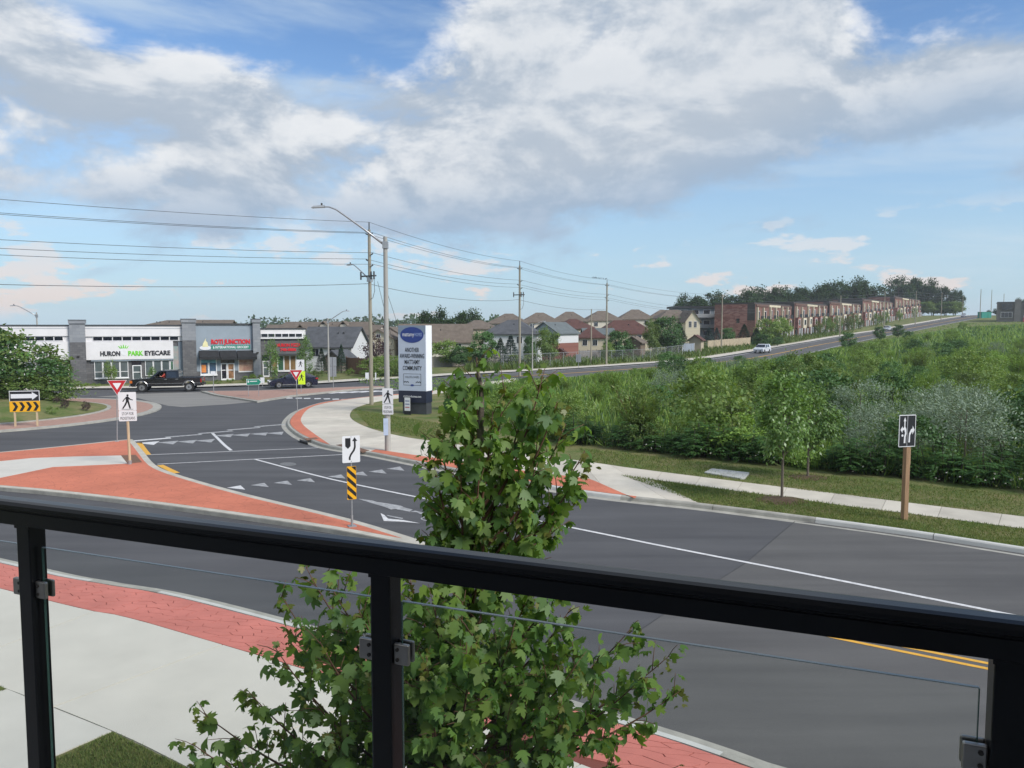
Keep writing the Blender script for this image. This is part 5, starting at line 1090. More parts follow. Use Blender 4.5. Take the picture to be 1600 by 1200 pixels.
def link_fence(lab, pts, h):
    p = resample(pts, step=3.0); t = thing('wire_fence', lab, 'fence', (p[0][0], p[0][1], float(TZ(*p[0])) + .1), 0, 'fences'); o0 = np.array([p[0][0], p[0][1], float(TZ(*p[0])) + .1])
    P3_ = [np.array([q[0], q[1], float(TZ(*q)) + .1]) - o0 for q in p]
    for q in P3_: MB().tube([tuple(q), tuple(q + [0, 0, h])], .035, 6).build('post', GALV, t)
    MB().tube([tuple(q + [0, 0, h]) for q in P3_], .025, 5).build('top_rail', GALV, t)
    m = MB(); f_ = resample([tuple(q) for q in P3_], step=.35)
    for i in range(len(f_)):
        for s in (-1, 1):
            j = i + s * 4
            if 0 <= j < len(f_): m.tube([tuple(f_[i] + [0, 0, .05]), tuple(f_[j] + [0, 0, h - .03])], .006, 3, cap=False)
    m.build('wire_mesh', GALV, t)
link_fence('tall wire mesh fence along the far side of the main road', [X2(758, 99), X2(830, 104), X2(905, 112), X2(1000, 124), X2(1080, 142)], 1.9)
# ================================================================ VEHICLES
TYRE = M('tyre rubber', (.02, .02, .021), .85, .2, 9.); CHROME = M('chrome trim', (.55, .55, .56), .25, .1, 6., metal=.9); AMBER = M('amber lens', (.65, .16, .02), .3); TAIL = M('red lens', (.35, .015, .015), .3); HEADL = M('headlamp lens', (.65, .67, .7), .15)
CARGL = M('tinted car glass', (.018, .022, .028), .06, .2, 2., spec=.9)
def arch(cx, r, zb, n=9):
    a0 = math.acos(min(1, max(-1, 0))) ; pts = []
    for i in range(n): t = math.pi * i / (n - 1); pts.append((cx + r * math.cos(t), zb + r * math.sin(t)))
    return pts
def vehicle(name, lab, cat, pos, rz, paint, W, top, bot, wheels, r, cabin, pillars, panes, zbelt, zroof, inset=.16, screens=(), extra=None, rim=CHROME, open_pane=None, cladding=None):
    """front towards -x; the side towards the camera is -y"""
    t = thing(name, lab, cat, pos, rz)
    zb = bot
    xs_ = sorted(wheels, reverse=True); low = [(top[-1][0] - .06, zb)]
    for cx in xs_: low += [p for p in arch(cx, r + .06, zb)]
    low += [(top[0][0] + .06, zb)]
    m = MB().slab(list(top) + low, -W / 2, W / 2); m.build('body', paint, t, bevel=.045, seg=3)
    wid = lambda z: W / 2 - .03 - inset * max(0, min(1, (z - zbelt) / (zroof - zbelt)))
    def side_piece(poly, s, nm, mat, out=0., th=.03):
        a = [(x, s * (wid(z) + out), z) for x, z in poly]; b = [(x, s * (wid(z) + out - th), z) for x, z in poly]; n = len(poly)
        return fixn(MB().add(a + b, [tuple(range(n)), tuple(range(n, 2 * n))[::-1]] + [(i, n + i, n + (i + 1) % n, (i + 1) % n) for i in range(n)]).build(nm, mat, t))
    for s in (-1, 1):
        for p in pillars: side_piece(p, s, 'pillar', paint)
        for k, p in enumerate(panes):
            if not (s < 0 and k == open_pane): side_piece(p, s, 'window', CARGL, -.008, .01)
    rp = [p for p in cabin if p[1] > zbelt + .75 * (zroof - zbelt)]; n = len(rp)
    v = [(x, -wid(z), z) for x, z in rp] + [(x, wid(z), z) for x, z in rp] + [(x, -wid(z), z - .05) for x, z in rp] + [(x, wid(z), z - .05) for x, z in rp]
    f_ = []
    for i in range(n - 1): f_ += [(i, i + 1, n + i + 1, n + i), (2 * n + i, 3 * n + i, 3 * n + i + 1, 2 * n + i + 1), (i, 2 * n + i, 2 * n + i + 1, i + 1), (n + i, n + i + 1, 3 * n + i + 1, 3 * n + i)]
    f_ += [(0, n, 3 * n, 2 * n), (n - 1, 3 * n - 1, 4 * n - 1, 2 * n - 1)]
    fixn(MB().add(v, f_).build('roof', paint, t))
    for nm, (xa, za), (xb, zb_) in screens:
        fixn(MB().add([(xa, -wid(za) + .02, za), (xa, wid(za) - .02, za), (xb, wid(zb_) - .03, zb_), (xb, -wid(zb_) + .03, zb_), (xa + .02, -wid(za) + .02, za - .02), (xa + .02, wid(za) - .02, za - .02), (xb + .02, wid(zb_) - .03, zb_ - .02), (xb + .02, -wid(zb_) + .03, zb_ - .02)], [(0, 1, 2, 3), (4, 7, 6, 5), (0, 4, 5, 1), (1, 5, 6, 2), (2, 6, 7, 3), (3, 7, 4, 0)]).build(nm, CARGL, t))
    for cx in wheels:
        for s in (-1, 1):
            y0, y1 = sorted((s * (W / 2 + .02), s * (W / 2 - .20))); w_ = MB().disc((cx, r), r, y0, y1, 24).build('wheel', TYRE, t, bevel=.02)
            yo = s * (W / 2 + .028); MB().disc((cx, r), r * .60, *sorted((yo, yo - s * .03)), 18).build('rim', rim, w_)
            MB().disc((cx, r), r * .16, *sorted((yo + s * .02, yo - s * .01)), 10).build('hub', BOLT if rim is CHROME else CHROME, w_)
    if extra: extra(t, W, wid)
    return t
BLK = M('black car paint', (.008, .009, .012), .22, .1, 2., coat=.6, spec=.5); NAVYP = M('dark blue car paint', (.010, .014, .035), .22, .1, 2., coat=.6); WHT = M('white car paint', (.62, .66, .72), .3, .03, 2., coat=.5)
def ex_pick(t, W, wid):
    h = W / 2
    MB().box(-2.97, -2.86, -h + .05, h - .05, .50, .74).build('front_bumper', CHROME, t, bevel=.03); MB().box(2.88, 3.02, -h + .05, h - .05, .52, .70).build('rear_bumper', BOLT, t, bevel=.03)
    for s in (-1, 1):
        MB().box(-2.90, -2.70, *sorted((s * (h + .012), s * (h - .28))), .80, 1.02).build('headlight', AMBER if s < 0 else HEADL, t)
        MB().box(2.80, 2.895, *sorted((s * (h + .01), s * (h - .14))), .80, 1.12).build('tail_light', TAIL, t)
        MB().box(-1.42, 1.36, *sorted((s * (h + .002), s * (h + .014))), .735, .765).build('side_trim', CHROME, t); MB().box(2.36, 2.80, *sorted((s * (h + .002), s * (h + .014))), .735, .765).build('side_trim', CHROME, t)
        for cx in (-1.95, 1.85): MB().tube([(x, s * (h + .004), z) for x, z in arch(cx, .475, .50, 13)], .022, 6).build('arch_trim', CHROME, t)
        for x in (-.12, .78): MB().box(x, x + .2, *sorted((s * (h + .002), s * (h + .03))), 1.08, 1.13).build('door_handle', CHROME, t)
        MB().box(-1.02, -.86, *sorted((s * (h + .16), s * (h - .03))), 1.22, 1.40).build('mirror', BLK, t, bevel=.02)
        for x in (-1.10, .02, 1.02): MB().box(x, x + .012, *sorted((s * (h + .0015), s * (h - .01))), .62, 1.20).build('door_gap', SBLACK, t)
    MB().box(1.12, 2.80, -h + .08, h - .08, 1.241, 1.252).build('bed_cover', SBLACK, t); MB().box(-2.875, -2.852, -h + .32, h - .32, .80, 1.02).build('grille', BOLT, t)
    MB().box(-1.1, 1.0, -h + .15, h - .15, 1.221, 1.23).build('cabin_floor', SBLACK, t); MB().box(.35, .55, -.7, .7, 1.231, 1.55).build('seat_back', SBLACK, t)
    MB().box(1.03, 1.09, -wid(1.7), wid(1.7), 1.62, 1.74).build('cab_light_bar', CHROME, t)
ptop = [(-2.84, .62), (-2.87, .78), (-2.86, 1.05), (-2.76, 1.12), (-1.95, 1.18), (-1.25, 1.22), (1.08, 1.23), (1.10, 1.24), (2.84, 1.24), (2.87, 1.2), (2.87, .62)]
a_, b_ = np.array(G(219.7, 613.8)), np.array(G(289.6, 611.2)); hd_ = unit(b_ - a_); mid = (a_ + b_) / 2; trz = R(14)
tpos = (mid[0] + .05, mid[1] + .9, .004)
truck = vehicle('pickup_truck', 'black crew cab pickup truck with chrome trim driving past the shops', 'pickup truck', tpos, trz, BLK, 1.95, ptop, .50, (-1.95, 1.85), .40,
    [(-1.35, 1.2), (-.62, 1.80), (-.3, 1.86), (.75, 1.87), (1.0, 1.82), (1.08, 1.2)],
    [[(-1.32, 1.22), (-.64, 1.80), (-.30, 1.86), (-.40, 1.76), (-.55, 1.72), (-1.08, 1.24)], [(.00, 1.22), (.00, 1.78), (.10, 1.78), (.10, 1.22)], [(.82, 1.22), (.76, 1.75), (.80, 1.85), (1.0, 1.82), (1.08, 1.22)], [(-.55, 1.72), (-.30, 1.86), (.80, 1.86), (.76, 1.76), (-.1, 1.78), (-.40, 1.76)]],
    [[(-1.06, 1.24), (-.55, 1.72), (-.40, 1.755), (.00, 1.77), (.00, 1.24)], [(.10, 1.24), (.10, 1.77), (.76, 1.75), (.82, 1.24)]], 1.22, 1.87, .14, (('windscreen', (-1.30, 1.23), (-.60, 1.82)), ('rear_window', (1.06, 1.25), (.99, 1.80))), ex_pick, open_pane=0)
# the driver
def person(name, lab, loc, rz, bones, radii, shirt, skin, hair):
    me = bpy.data.meshes.new(name); vs = list(bones.values()); idx = {k: i for i, k in enumerate(bones)}
    E_ = [('pelvis', 'belly'), ('belly', 'chest'), ('chest', 'neck'), ('neck', 'chin'), ('chin', 'crown'), ('chest', 'sl'), ('sl', 'el'), ('el', 'hl'), ('chest', 'sr'), ('sr', 'er'), ('er', 'hr'), ('pelvis', 'kl'), ('pelvis', 'kr')]
    me.from_pydata(vs, [(idx[a], idx[b]) for a, b in E_], []); o = bpy.data.objects.new(name, me); C.objects.link(o)
    o.modifiers.new('skin', 'SKIN'); 
    for i, k in enumerate(bones): me.skin_vertices[0].data[i].radius = (radii[k], radii[k]); me.skin_vertices[0].data[i].use_root = (k == 'pelvis')
    s_ = o.modifiers.new('sub', 'SUBSURF'); s_.levels = 2; s_.render_levels = 2
    dg = bpy.context.evaluated_depsgraph_get(); dg.update(); m2 = bpy.data.meshes.new_from_object(o.evaluated_get(dg)); bpy.data.objects.remove(o)
    m2.materials.clear()
    for q in (shirt, skin): m2.materials.append(q)
    zn = bones['neck'][2]; hands = [Vector(bones['hl']), Vector(bones['hr'])]
    for p in m2.polygons: p.use_smooth = True; p.material_index = 1 if (p.center.z > zn or min((p.center - q).length for q in hands) < .16) else 0
    o = mobj(name, m2); o.location = loc; o.rotation_euler = (0, 0, rz); tag(o, lab, 'person')
    c = Vector(bones['crown']); cap = MB(); n = 10
    cap.tube([tuple(c + Vector((0, 0, -.10))), tuple(c + Vector((.01, 0, -.02))), tuple(c + Vector((.01, 0, .05))), tuple(c + Vector((.01, 0, .085)))], [.098, .105, .085, .03], n).build('hair', hair, o, smooth=True)
    return o
bn = dict(pelvis=(.18, 0, .0), belly=(.2, 0, .2), chest=(.16, 0, .42), neck=(.12, 0, .58), chin=(.09, 0, .64), crown=(.09, 0, .78), sl=(.15, -.19, .5), el=(-.02, -.30, .30), hl=(-.20, -.34, .36), sr=(.15, .19, .5), er=(-.04, .22, .28), hr=(-.30, .10, .36), kl=(-.25, -.12, .08), kr=(-.25, .12, .08))
rd = dict(pelvis=.14, belly=.14, chest=.15, neck=.055, chin=.075, crown=.085, sl=.075, el=.05, hl=.035, sr=.075, er=.05, hr=.035, kl=.08, kr=.08)
q = Vector((-.32, -.52, 1.02)); q.rotate(Matrix.Rotation(trz, 3, 'Z'))
person('person', 'person in a red shirt at the open window of the black pickup', (tpos[0] + q.x, tpos[1] + q.y, q.z), trz, bn, rd, M('red shirt', (.45, .07, .05), .9), M('skin', (.42, .24, .17), .6), M('dark hair', (.02, .016, .013), .8))
def ex_car(L0, L1, zl, zt_):
    def f(t, W, wid):
        h = W / 2
        for s in (-1, 1):
            MB().box(L0 - .02, L0 + .32, *sorted((s * (h - .04), s * (h - .42))), zl, zl + .12).build('headlight', HEADL, t, bevel=.02); MB().box(L1 - .22, L1 + .015, *sorted((s * (h + .005), s * (h - .3))), zt_, zt_ + .14).build('tail_light', TAIL, t)
            MB().box(L0 + 1.32, L0 + 1.48, *sorted((s * (h + .13), s * (h - .05))), .98, 1.10).build('mirror', SBLACK, t, bevel=.02)
            for x in (.05, 1.0): MB().box(L0 + 2.0 + x, L0 + 2.18 + x, *sorted((s * (h + .002), s * (h + .02))), .82, .86).build('door_handle', BOLT, t)
            MB().box(L0 + .95, L1 - .95, *sorted((s * (h + .001), s * (h + .012))), .30, .38).build('sill_trim', CHROME if s < 0 else SBLACK, t)
            for x in (1.35, 2.35): MB().box(L0 + x, L0 + x + .012, *sorted((s * (h + .0015), s * (h - .01))), .40, .92).build('door_gap', SBLACK, t)
        MB().box(L0 - .022, L0 + .02, -.5, .5, .38, .56).build('grille', SBLACK, t); MB().box(L0 - .035, L0 - .023, -.25, .25, .42, .52).build('number_plate', WHITE, t)
    return f
ctop = [(-2.16, .40), (-2.20, .52), (-2.14, .66), (-1.95, .75), (-1.25, .93), (-.9, .97), (1.85, 1.02), (2.10, .98), (2.18, .80), (2.16, .40)]
a_, b_ = np.array(G(435.6, 607.6)), np.array(G(474.5, 605.6)); mid = (a_ + b_) / 2
sedan = vehicle('hatchback_car', 'dark blue hatchback car with silver wheels behind the far yield sign', 'car', (mid[0] - .1, mid[1] + .85, .004), R(24), NAVYP, 1.78, ctop, .24, (-1.36, 1.28), .32,
    [(-1.2, .95), (-.40, 1.34), (.1, 1.44), (.8, 1.43), (1.35, 1.34), (2.0, 1.02)],
    [[(-1.15, .96), (-.40, 1.33), (.1, 1.43), (.1, 1.38), (-.28, 1.30), (-.92, .98)], [(.22, .98), (.2, 1.38), (.30, 1.38), (.32, .98)], [(1.30, 1.02), (1.0, 1.34), (1.1, 1.39), (1.4, 1.31), (2.0, 1.02)], [(.1, 1.38), (.1, 1.44), (.8, 1.43), (1.12, 1.39), (1.0, 1.33), (.7, 1.38)]],
    [[(-.90, .99), (-.28, 1.30), (.1, 1.38), (.2, 1.38), (.22, .99)], [(.32, .99), (.30, 1.38), (.7, 1.38), (1.0, 1.33), (1.28, 1.03)]], .96, 1.44, .17, (('windscreen', (-1.14, .965), (-.38, 1.345)), ('rear_window', (1.98, 1.03), (1.38, 1.33))), ex_car(-2.2, 2.18, .60, .78))
stop = [(-2.2, .48), (-2.24, .62), (-2.2, .88), (-2.05, .96), (-1.25, 1.08), (-1.0, 1.10), (2.1, 1.12), (2.25, 1.05), (2.28, .6), (2.22, .48)]
def suv(lab, u, v, Y, rz):
    x, z = at(u, v, Y); return vehicle('suv_car', lab, 'car', (x, Y, float(TZ(x, Y)) + .032), rz, WHT, 1.85, stop, .30, (-1.35, 1.35), .36,
    [(-1.2, 1.1), (-.45, 1.58), (-.1, 1.68), (1.4, 1.68), (1.8, 1.6), (2.2, 1.12)],
    [[(-1.18, 1.1), (-.45, 1.58), (-.1, 1.68), (-.1, 1.60), (-.35, 1.54), (-.95, 1.12)], [(.3, 1.12), (.3, 1.6), (.4, 1.6), (.4, 1.12)], [(1.35, 1.12), (1.3, 1.6), (1.8, 1.6), (2.2, 1.12)], [(-.1, 1.6), (-.1, 1.68), (1.4, 1.68), (1.8, 1.6), (1.3, 1.59)]],
    [[(-.93, 1.13), (-.35, 1.54), (-.1, 1.6), (.3, 1.6), (.3, 1.13)], [(.4, 1.13), (.4, 1.6), (1.3, 1.59), (1.35, 1.13)]], 1.1, 1.68, .15, (('windscreen', (-1.16, 1.115), (-.43, 1.60)), ('rear_window', (2.2, 1.14), (1.8, 1.58))), ex_car(-2.24, 2.28, .70, .85))
rz_ = math.atan2(.8, .6); c_ = K2[near_i(K2, (49, 150))]; off_ = offset(K2, -3.0)
k_ = np.argmin(np.abs(off_[:, 0] / off_[:, 1] * FPX + 800 - 1191) + (off_[:, 1] < 90) * 999); suv('white suv coming down the hill road', 1191, 550, float(off_[k_][1]), rz_)
for u, lab in ((1386, 'distant pale car climbing past the middle townhouses'), (1505, 'distant white car on the crest of the hill road')):
    k_ = np.argmin(np.abs(off_[:, 0] / off_[:, 1] * FPX + 800 - u) + (off_[:, 1] < 90) * 999); suv(lab, u, 510, float(off_[k_][1]), rz_)
# ================================================================ VEGETATION
BARK = M('grey bark', (.15, .125, .10), .95, .3, 6., .6, 25, streak=(5, 5, .8)); TWIG = M('reddish twig', (.13, .07, .045), .8, .25, 8.); DBARK = M('dark bark', (.07, .06, .05), .95, .3, 5.)
g1b = LEAF('light maple leaf', [(0.137, 0.246, 0.053), (0.186, 0.293, 0.063), (0.154, 0.258, 0.057)], .5, .02, .45, .12)
g1 = LEAF('maple leaf', [(0.086, 0.188, 0.049), (0.129, 0.253, 0.061), (0.174, 0.306, 0.071), (0.103, 0.215, 0.061), (0.248, 0.376, 0.091)], .46, .022, .45, .18)
gnew = LEAF('young maple leaf', [(0.139, 0.174, 0.034), (0.197, 0.197, 0.058), (0.116, 0.186, 0.034)], .3, .02, .4, .15)
gy = LEAF('yellow green leaf', [(0.138, 0.243, 0.048), (0.212, 0.325, 0.065), (0.162, 0.276, 0.057)], .32, .02, .5, .28)
gm_ = LEAF('mid green leaf', [(0.118, 0.204, 0.049), (0.176, 0.258, 0.068), (0.145, 0.229, 0.057), (0.228, 0.288, 0.084)], .34, .025, .5, .34)
gd = LEAF('dark green leaf', [(0.065, 0.144, 0.043), (0.094, 0.187, 0.058), (0.079, 0.166, 0.048)], .22, .03, .45, .2)
gs = LEAF('silver leaf', [(0.193, 0.259, 0.186), (0.246, 0.312, 0.233), (0.173, 0.239, 0.162), (0.279, 0.345, 0.266)], .18, .02, .5, .12)
gsu = LEAF('sumac leaf', [(0.048, 0.126, 0.041), (0.079, 0.170, 0.050), (0.062, 0.144, 0.043), (0.114, 0.210, 0.054)], .26, .03, .45, .2)
gyt = LEAF('young tree leaf', [(0.110, 0.220, 0.045), (0.166, 0.285, 0.065), (0.138, 0.248, 0.054), (0.202, 0.303, 0.091)], .32, .05, .45, .12)
gp_ = LEAF('purple leaf', [(0.050, 0.018, 0.022), (0.075, 0.028, 0.030), (0.040, 0.018, 0.020)], .2, .06, .5, .1)
gsp = LEAF('spruce needle', [(0.025, 0.060, 0.033), (0.040, 0.081, 0.045)], .1, .03, .6, .2); gbs = LEAF('blue spruce needle', [(0.050, 0.088, 0.081), (0.069, 0.112, 0.106)], .1, .03, .6, .1)
gf = LEAF('far tree leaf', [(0.033, 0.069, 0.027), (0.053, 0.094, 0.035), (0.043, 0.080, 0.033), (0.073, 0.112, 0.045)], .2, .0, .6, .25); gw = LEAF('white blossom', [(0.500, 0.500, 0.450), (0.620, 0.620, 0.580)], .2, .0, .6, .05)
def rdir(n): v = rng.normal(size=(n, 3)); return unit(v)
def crown(n, k, rx, ry, rz, cz, clump=.28, hollow=.55, bottom=-.75):
    """k clumps of leaves spread through an ellipsoid; gaps stay between them"""
    c = []
    while len(c) < k:
        d = rdir(1)[0]; r = hollow + (1 - hollow) * rng.random() ** .6
        if d[2] * r > bottom: c.append(d * r)
    c = np.array(c) * [rx, ry, rz] + [0, 0, cz]; sz = rng.uniform(.6, 1.25, k)
    w = rng.integers(0, k, n); p = c[w] + rng.normal(size=(n, 3)) * (np.array([rx, ry, rz * .8]) * clump * sz[w][:, None]) * .62
    out = unit((p - [0, 0, cz]) / [rx, ry, rz]); return p, out, c
def leafcloud(name, mat, n, k, rx, ry, rz, cz, L, W, droop=.3, tpl=DIAMOND, clump=.28, hollow=.55, up=.6, bottom=-.75):
    p, out, c = crown(n, k, rx, ry, rz, cz, clump, hollow, bottom)
    D = out * .6 + rdir(n) * .7 + np.array([0, 0, -droop]); N = out * .5 + rdir(n) * .5 + np.array([0, 0, up])
    s = rng.uniform(.7, 1.25, n); return fastmesh(name, leaves(p, D, N, L * s, W * s, tpl), len(tpl), mat), c
def trunk_mesh(h, r, tips, mat=BARK, lean=(0, 0), n=8, limbs=7):
    m = MB(); m.tube([(0, 0, -.15), (lean[0] * .3, lean[1] * .3, h * .35), (lean[0], lean[1], h)], [r, r * .75, r * .35], n)
    for c in tips[:limbs]:
        z0 = max(.25 * h, min(h * .9, c[2] - np.hypot(c[0], c[1]) * .8)); f_ = z0 / h; b0 = (lean[0] * f_, lean[1] * f_, z0)
        m.tube([b0, (b0[0] * .5 + c[0] * .5, b0[1] * .5 + c[1] * .5, z0 * .4 + c[2] * .6), tuple(c)], [r * .38, r * .25, r * .10], 5)
    me = bpy.data.meshes.new('trunk'); me.from_pydata(m.v, [], m.f); me.update(); me.materials.append(mat); return me
class Plant:
    """a crown and a trunk that copies share"""
    def __init__(s, name, cat, crown_me, trunk_me, h): s.name, s.cat, s.c, s.t, s.h = name, cat, crown_me, trunk_me, h
    def put(s, lab, x, y, z, height, group=None, wide=1., rz=None):
        k = height / s.h; t = thing(s.name, lab, s.cat, (x, y, z), rnd.uniform(0, 6.28) if rz is None else rz, group); t.scale = (k * wide, k * wide, k)
        if s.t: mobj('trunk' if s.cat == 'tree' else 'stems', s.t, t)
        mobj('crown' if s.cat == 'tree' else 'foliage', s.c, t); return t
def mk(name, cat, mat, n, k, rx, rz, cz, L, W, h, trunk=None, tmat=BARK, **kw):
    c, cl = leafcloud('crown', mat, n, k, rx, rx, rz, cz, L, W, **kw); return Plant(name, cat, c, trunk_mesh(cz + rz * .5, trunk or h * .02, [tuple(q) for q in cl], tmat), h)
FAR = [mk('broadleaf_tree', 'tree', gf, 6500, 44, 5.2 + .6 * i, 6.0, 8.2, .62, .48, 14.5, .35, DBARK, clump=.25, hollow=.35) for i in range(3)]
FARB = [mk('broadleaf_tree', 'tree', gf, 4000, 34, 3.6, 6.2, 8.0, .6, .45, 14.5, .25, DBARK, clump=.26, hollow=.4) for i in range(2)]
MID = [mk('garden_tree', 'tree', gm_ if i else gd, 4600, 40, 2.3, 2.4, 3.1, .28, .20, 5.6, .10, DBARK, clump=.26, hollow=.45) for i in range(2)]
PURP = mk('purple_tree', 'tree', gp_, 2600, 30, 2.0, 2.3, 2.9, .22, .16, 5.3, .09, DBARK, clump=.26, hollow=.45)
COL = [mk('columnar_tree', 'tree', [gm_, gyt][i], 2400, 30, .85, 2.2, 2.7, .15, .10, 5.0, .05, BARK, clump=.3, hollow=.4, bottom=-.95) for i in range(2)]
BALL = mk('clipped_shrub', 'shrub', gm_, 1800, 26, .9, .75, .8, .10, .07, 1.6, .03, DBARK, clump=.26, hollow=.6)
def spruce(mat, h=6., r=2.5, n=5200):
    t = rng.random(n) ** .75; z = .25 + t * (h - .3); lay = np.round(z / .32) * .32; z = lay + rng.normal(size=n) * .05; a = rng.random(n) * 6.283; br = np.round(a / (6.283 / 11)) * 6.283 / 11 + rng.normal(size=n) * .12 + lay * 1.7
    rr = r * (1 - z / h) * rng.uniform(.25, 1., n) ** .6 * (1 + .15 * np.sin(lay * 9)); p = np.stack([rr * np.cos(br), rr * np.sin(br), z - rr * .22], 1)
    D = np.stack([np.cos(br), np.sin(br), -.25 + rng.normal(size=n) * .3], 1) + rdir(n) * .4; me = fastmesh('crown', leaves(p, D, rdir(n) * .5 + [0, 0, 1], rng.uniform(.2, .36, n), .09), 4, mat)
    return Plant('spruce_tree', 'tree', me, trunk_mesh(h * .97, .09, [], DBARK), h)
SPR, BSP = spruce(gsp), spruce(gbs)
# shrubs of the field: bushy, willowy, silvery, sumac
BUSH = [mk('wild_shrub', 'shrub', m_, 2600, 34, 1.45, 1.15, 1.25, .15, .10, 2.4, .03, DBARK, clump=.25, hollow=.5, bottom=-.95) for m_ in (gm_, gd, gy)]
SILV = [mk('silver_shrub', 'shrub', gs, 5600, 60, 1.5, 1.25, 1.35, .105, .042, 2.6, .03, BARK, clump=.24, hollow=.5, bottom=-.95, droop=-.2) for i in range(2)]
def willow(mat, n=3000, h=2.6):
    st = 34; a = rng.random(st) * 6.283; lean = rng.uniform(.1, .75, st); hh = h * rng.uniform(.6, 1., st); w = rng.integers(0, st, n); t = rng.uniform(.18, 1, n)
    p = np.stack([np.cos(a[w]) * lean[w] * t ** 1.3 * 1.5, np.sin(a[w]) * lean[w] * t ** 1.3 * 1.5, hh[w] * t], 1) + rng.normal(size=(n, 3)) * .10
    D = np.stack([np.cos(a[w]) * lean[w], np.sin(a[w]) * lean[w], np.full(n, .7)], 1) + rdir(n) * .7; me = fastmesh('foliage', leaves(p, D, rdir(n), rng.uniform(.14, .26, n), .045), 4, mat)
    m = MB()
    for i in range(10): m.tube([(0, 0, -.1), (math.cos(a[i]) * lean[i] * .6, math.sin(a[i]) * lean[i] * .6, hh[i] * .5), (math.cos(a[i]) * lean[i] * 1.4, math.sin(a[i]) * lean[i] * 1.4, hh[i] * .95)], [.025, .018, .006], 4)
    tm = bpy.data.meshes.new('stems'); tm.from_pydata(m.v, [], m.f); tm.update(); tm.materials.append(TWIG); return Plant('willow_shrub', 'shrub', me, tm, h)
WIL = [willow(gy), willow(gm_)]
def sumac(h=2.4):
    P, D, N, Ls = [], [], [], []; m = MB()
    for s in range(13):
        a = rng.random() * 6.283; l = rng.uniform(.1, 1.15); hh = h * rng.uniform(.45, 1.) * (1 - .18 * l); bx, by = math.cos(a) * l, math.sin(a) * l; m.tube([(bx * .4, by * .4, -.1), (bx * .8, by * .8, hh * .5), (bx, by, hh)], [.028, .022, .014], 5)
        for f_ in range(17):
            fa = rng.random() * 6.283; z0 = hh * (1 - .80 * (f_ / 17)) ; L_ = rng.uniform(.42, .62); d = np.array([math.cos(fa), math.sin(fa), rng.uniform(.2, .7)])
            for k in range(8):
                t = .22 + .78 * k / 7; q = np.array([bx, by, z0]) + d * L_ * t + np.array([0, 0, -.45 * L_ * t * t]); fd = d + np.array([0, 0, -.9 * t]); side = unit(np.cross(fd, [0, 0, 1.]))
                for sg in (-1, 1): P.append(q); D.append(side * sg + fd * .45 + np.array([0, 0, -.25])); N.append(np.array([0, 0, 1.]) + rng.normal(size=3) * .2); Ls.append(.19 * (1 - .45 * abs(t - .5)))
    P, D, N, Ls = map(np.array, (P, D, N, Ls)); me = fastmesh('foliage', leaves(P, D, N, Ls, Ls * .34), 4, gsu)
    tm = bpy.data.meshes.new('stems'); tm.from_pydata(m.v, [], m.f); tm.update(); tm.materials.append(DBARK); return Plant('sumac_shrub', 'shrub', me, tm, h)
SUM = [sumac(), sumac(2.6)]

# --- the overgrown field
def pix(x, y, z):
    c, s = math.cos(PITCH), math.sin(PITCH); dz = z - CAM_H; fwd = y * c - dz * s; up = y * s + dz * c; return 800 + x / fwd * FPX, 600 - up / fwd * FPX
U_ = [560, 690, 760, 850, 905, 1100, 1250, 1400, 1600, 1900, 2300]; VL = [600, 622, 655, 690, 699, 720, 738, 751, 773, 806, 850]
UT = [600, 690, 800, 870, 960, 1020, 1035, 1060, 1085, 1150, 1200, 1260, 1300, 1400, 1500, 1600, 2300]; VT = [606, 606, 598, 592, 580, 574, 548, 545, 562, 556, 560, 553, 544, 528, 511, 506, 504]
def edge_q(x, y):
    d = near_edge - np.array([x, y]); i = int(np.argmin((d ** 2).sum(1))); tt = unit(near_edge[min(i + 1, len(near_edge) - 1)] - near_edge[max(i - 1, 0)]); dd = np.array([x, y]) - near_edge[i]; return -(tt[0] * dd[1] - tt[1] * dd[0])   # >0 on the field side
VAR = {}
LABS = {'sumac_shrub': 'dark sumac shrub with drooping compound leaves ZONE', 'silver_shrub': 'silvery grey leaved shrub ZONE', 'willow_shrub': 'X upright narrow leaved willow shrub ZONE', 'wild_shrub': 'X rounded leafy wild shrub ZONE'}
cnt = {}
for pl_, nm_ in ((WIL[0], 'yellow green'), (WIL[1], 'mid green'), (BUSH[0], 'mid green'), (BUSH[1], 'dark green'), (BUSH[2], 'yellow green')): VAR[id(pl_)] = nm_
def put_shrub(pl, x, y, h, wide=1.):
    if cnt.get(pl.name, 0) >= 170: return
    cnt[pl.name] = cnt.get(pl.name, 0) + 1; zone = 'behind the roadside lawn' if y < 36 else 'deep in the overgrown field' if y < 75 else 'on the slope below the hill road'
    pl.put(LABS[pl.name].replace('X', VAR.get(id(pl), '')).replace('ZONE', zone), x, y, float(TZ(x, y)) + .10, h, (VAR.get(id(pl), '') + ' ' + pl.name.replace('_', ' ') + 's ' + zone).strip(), wide)
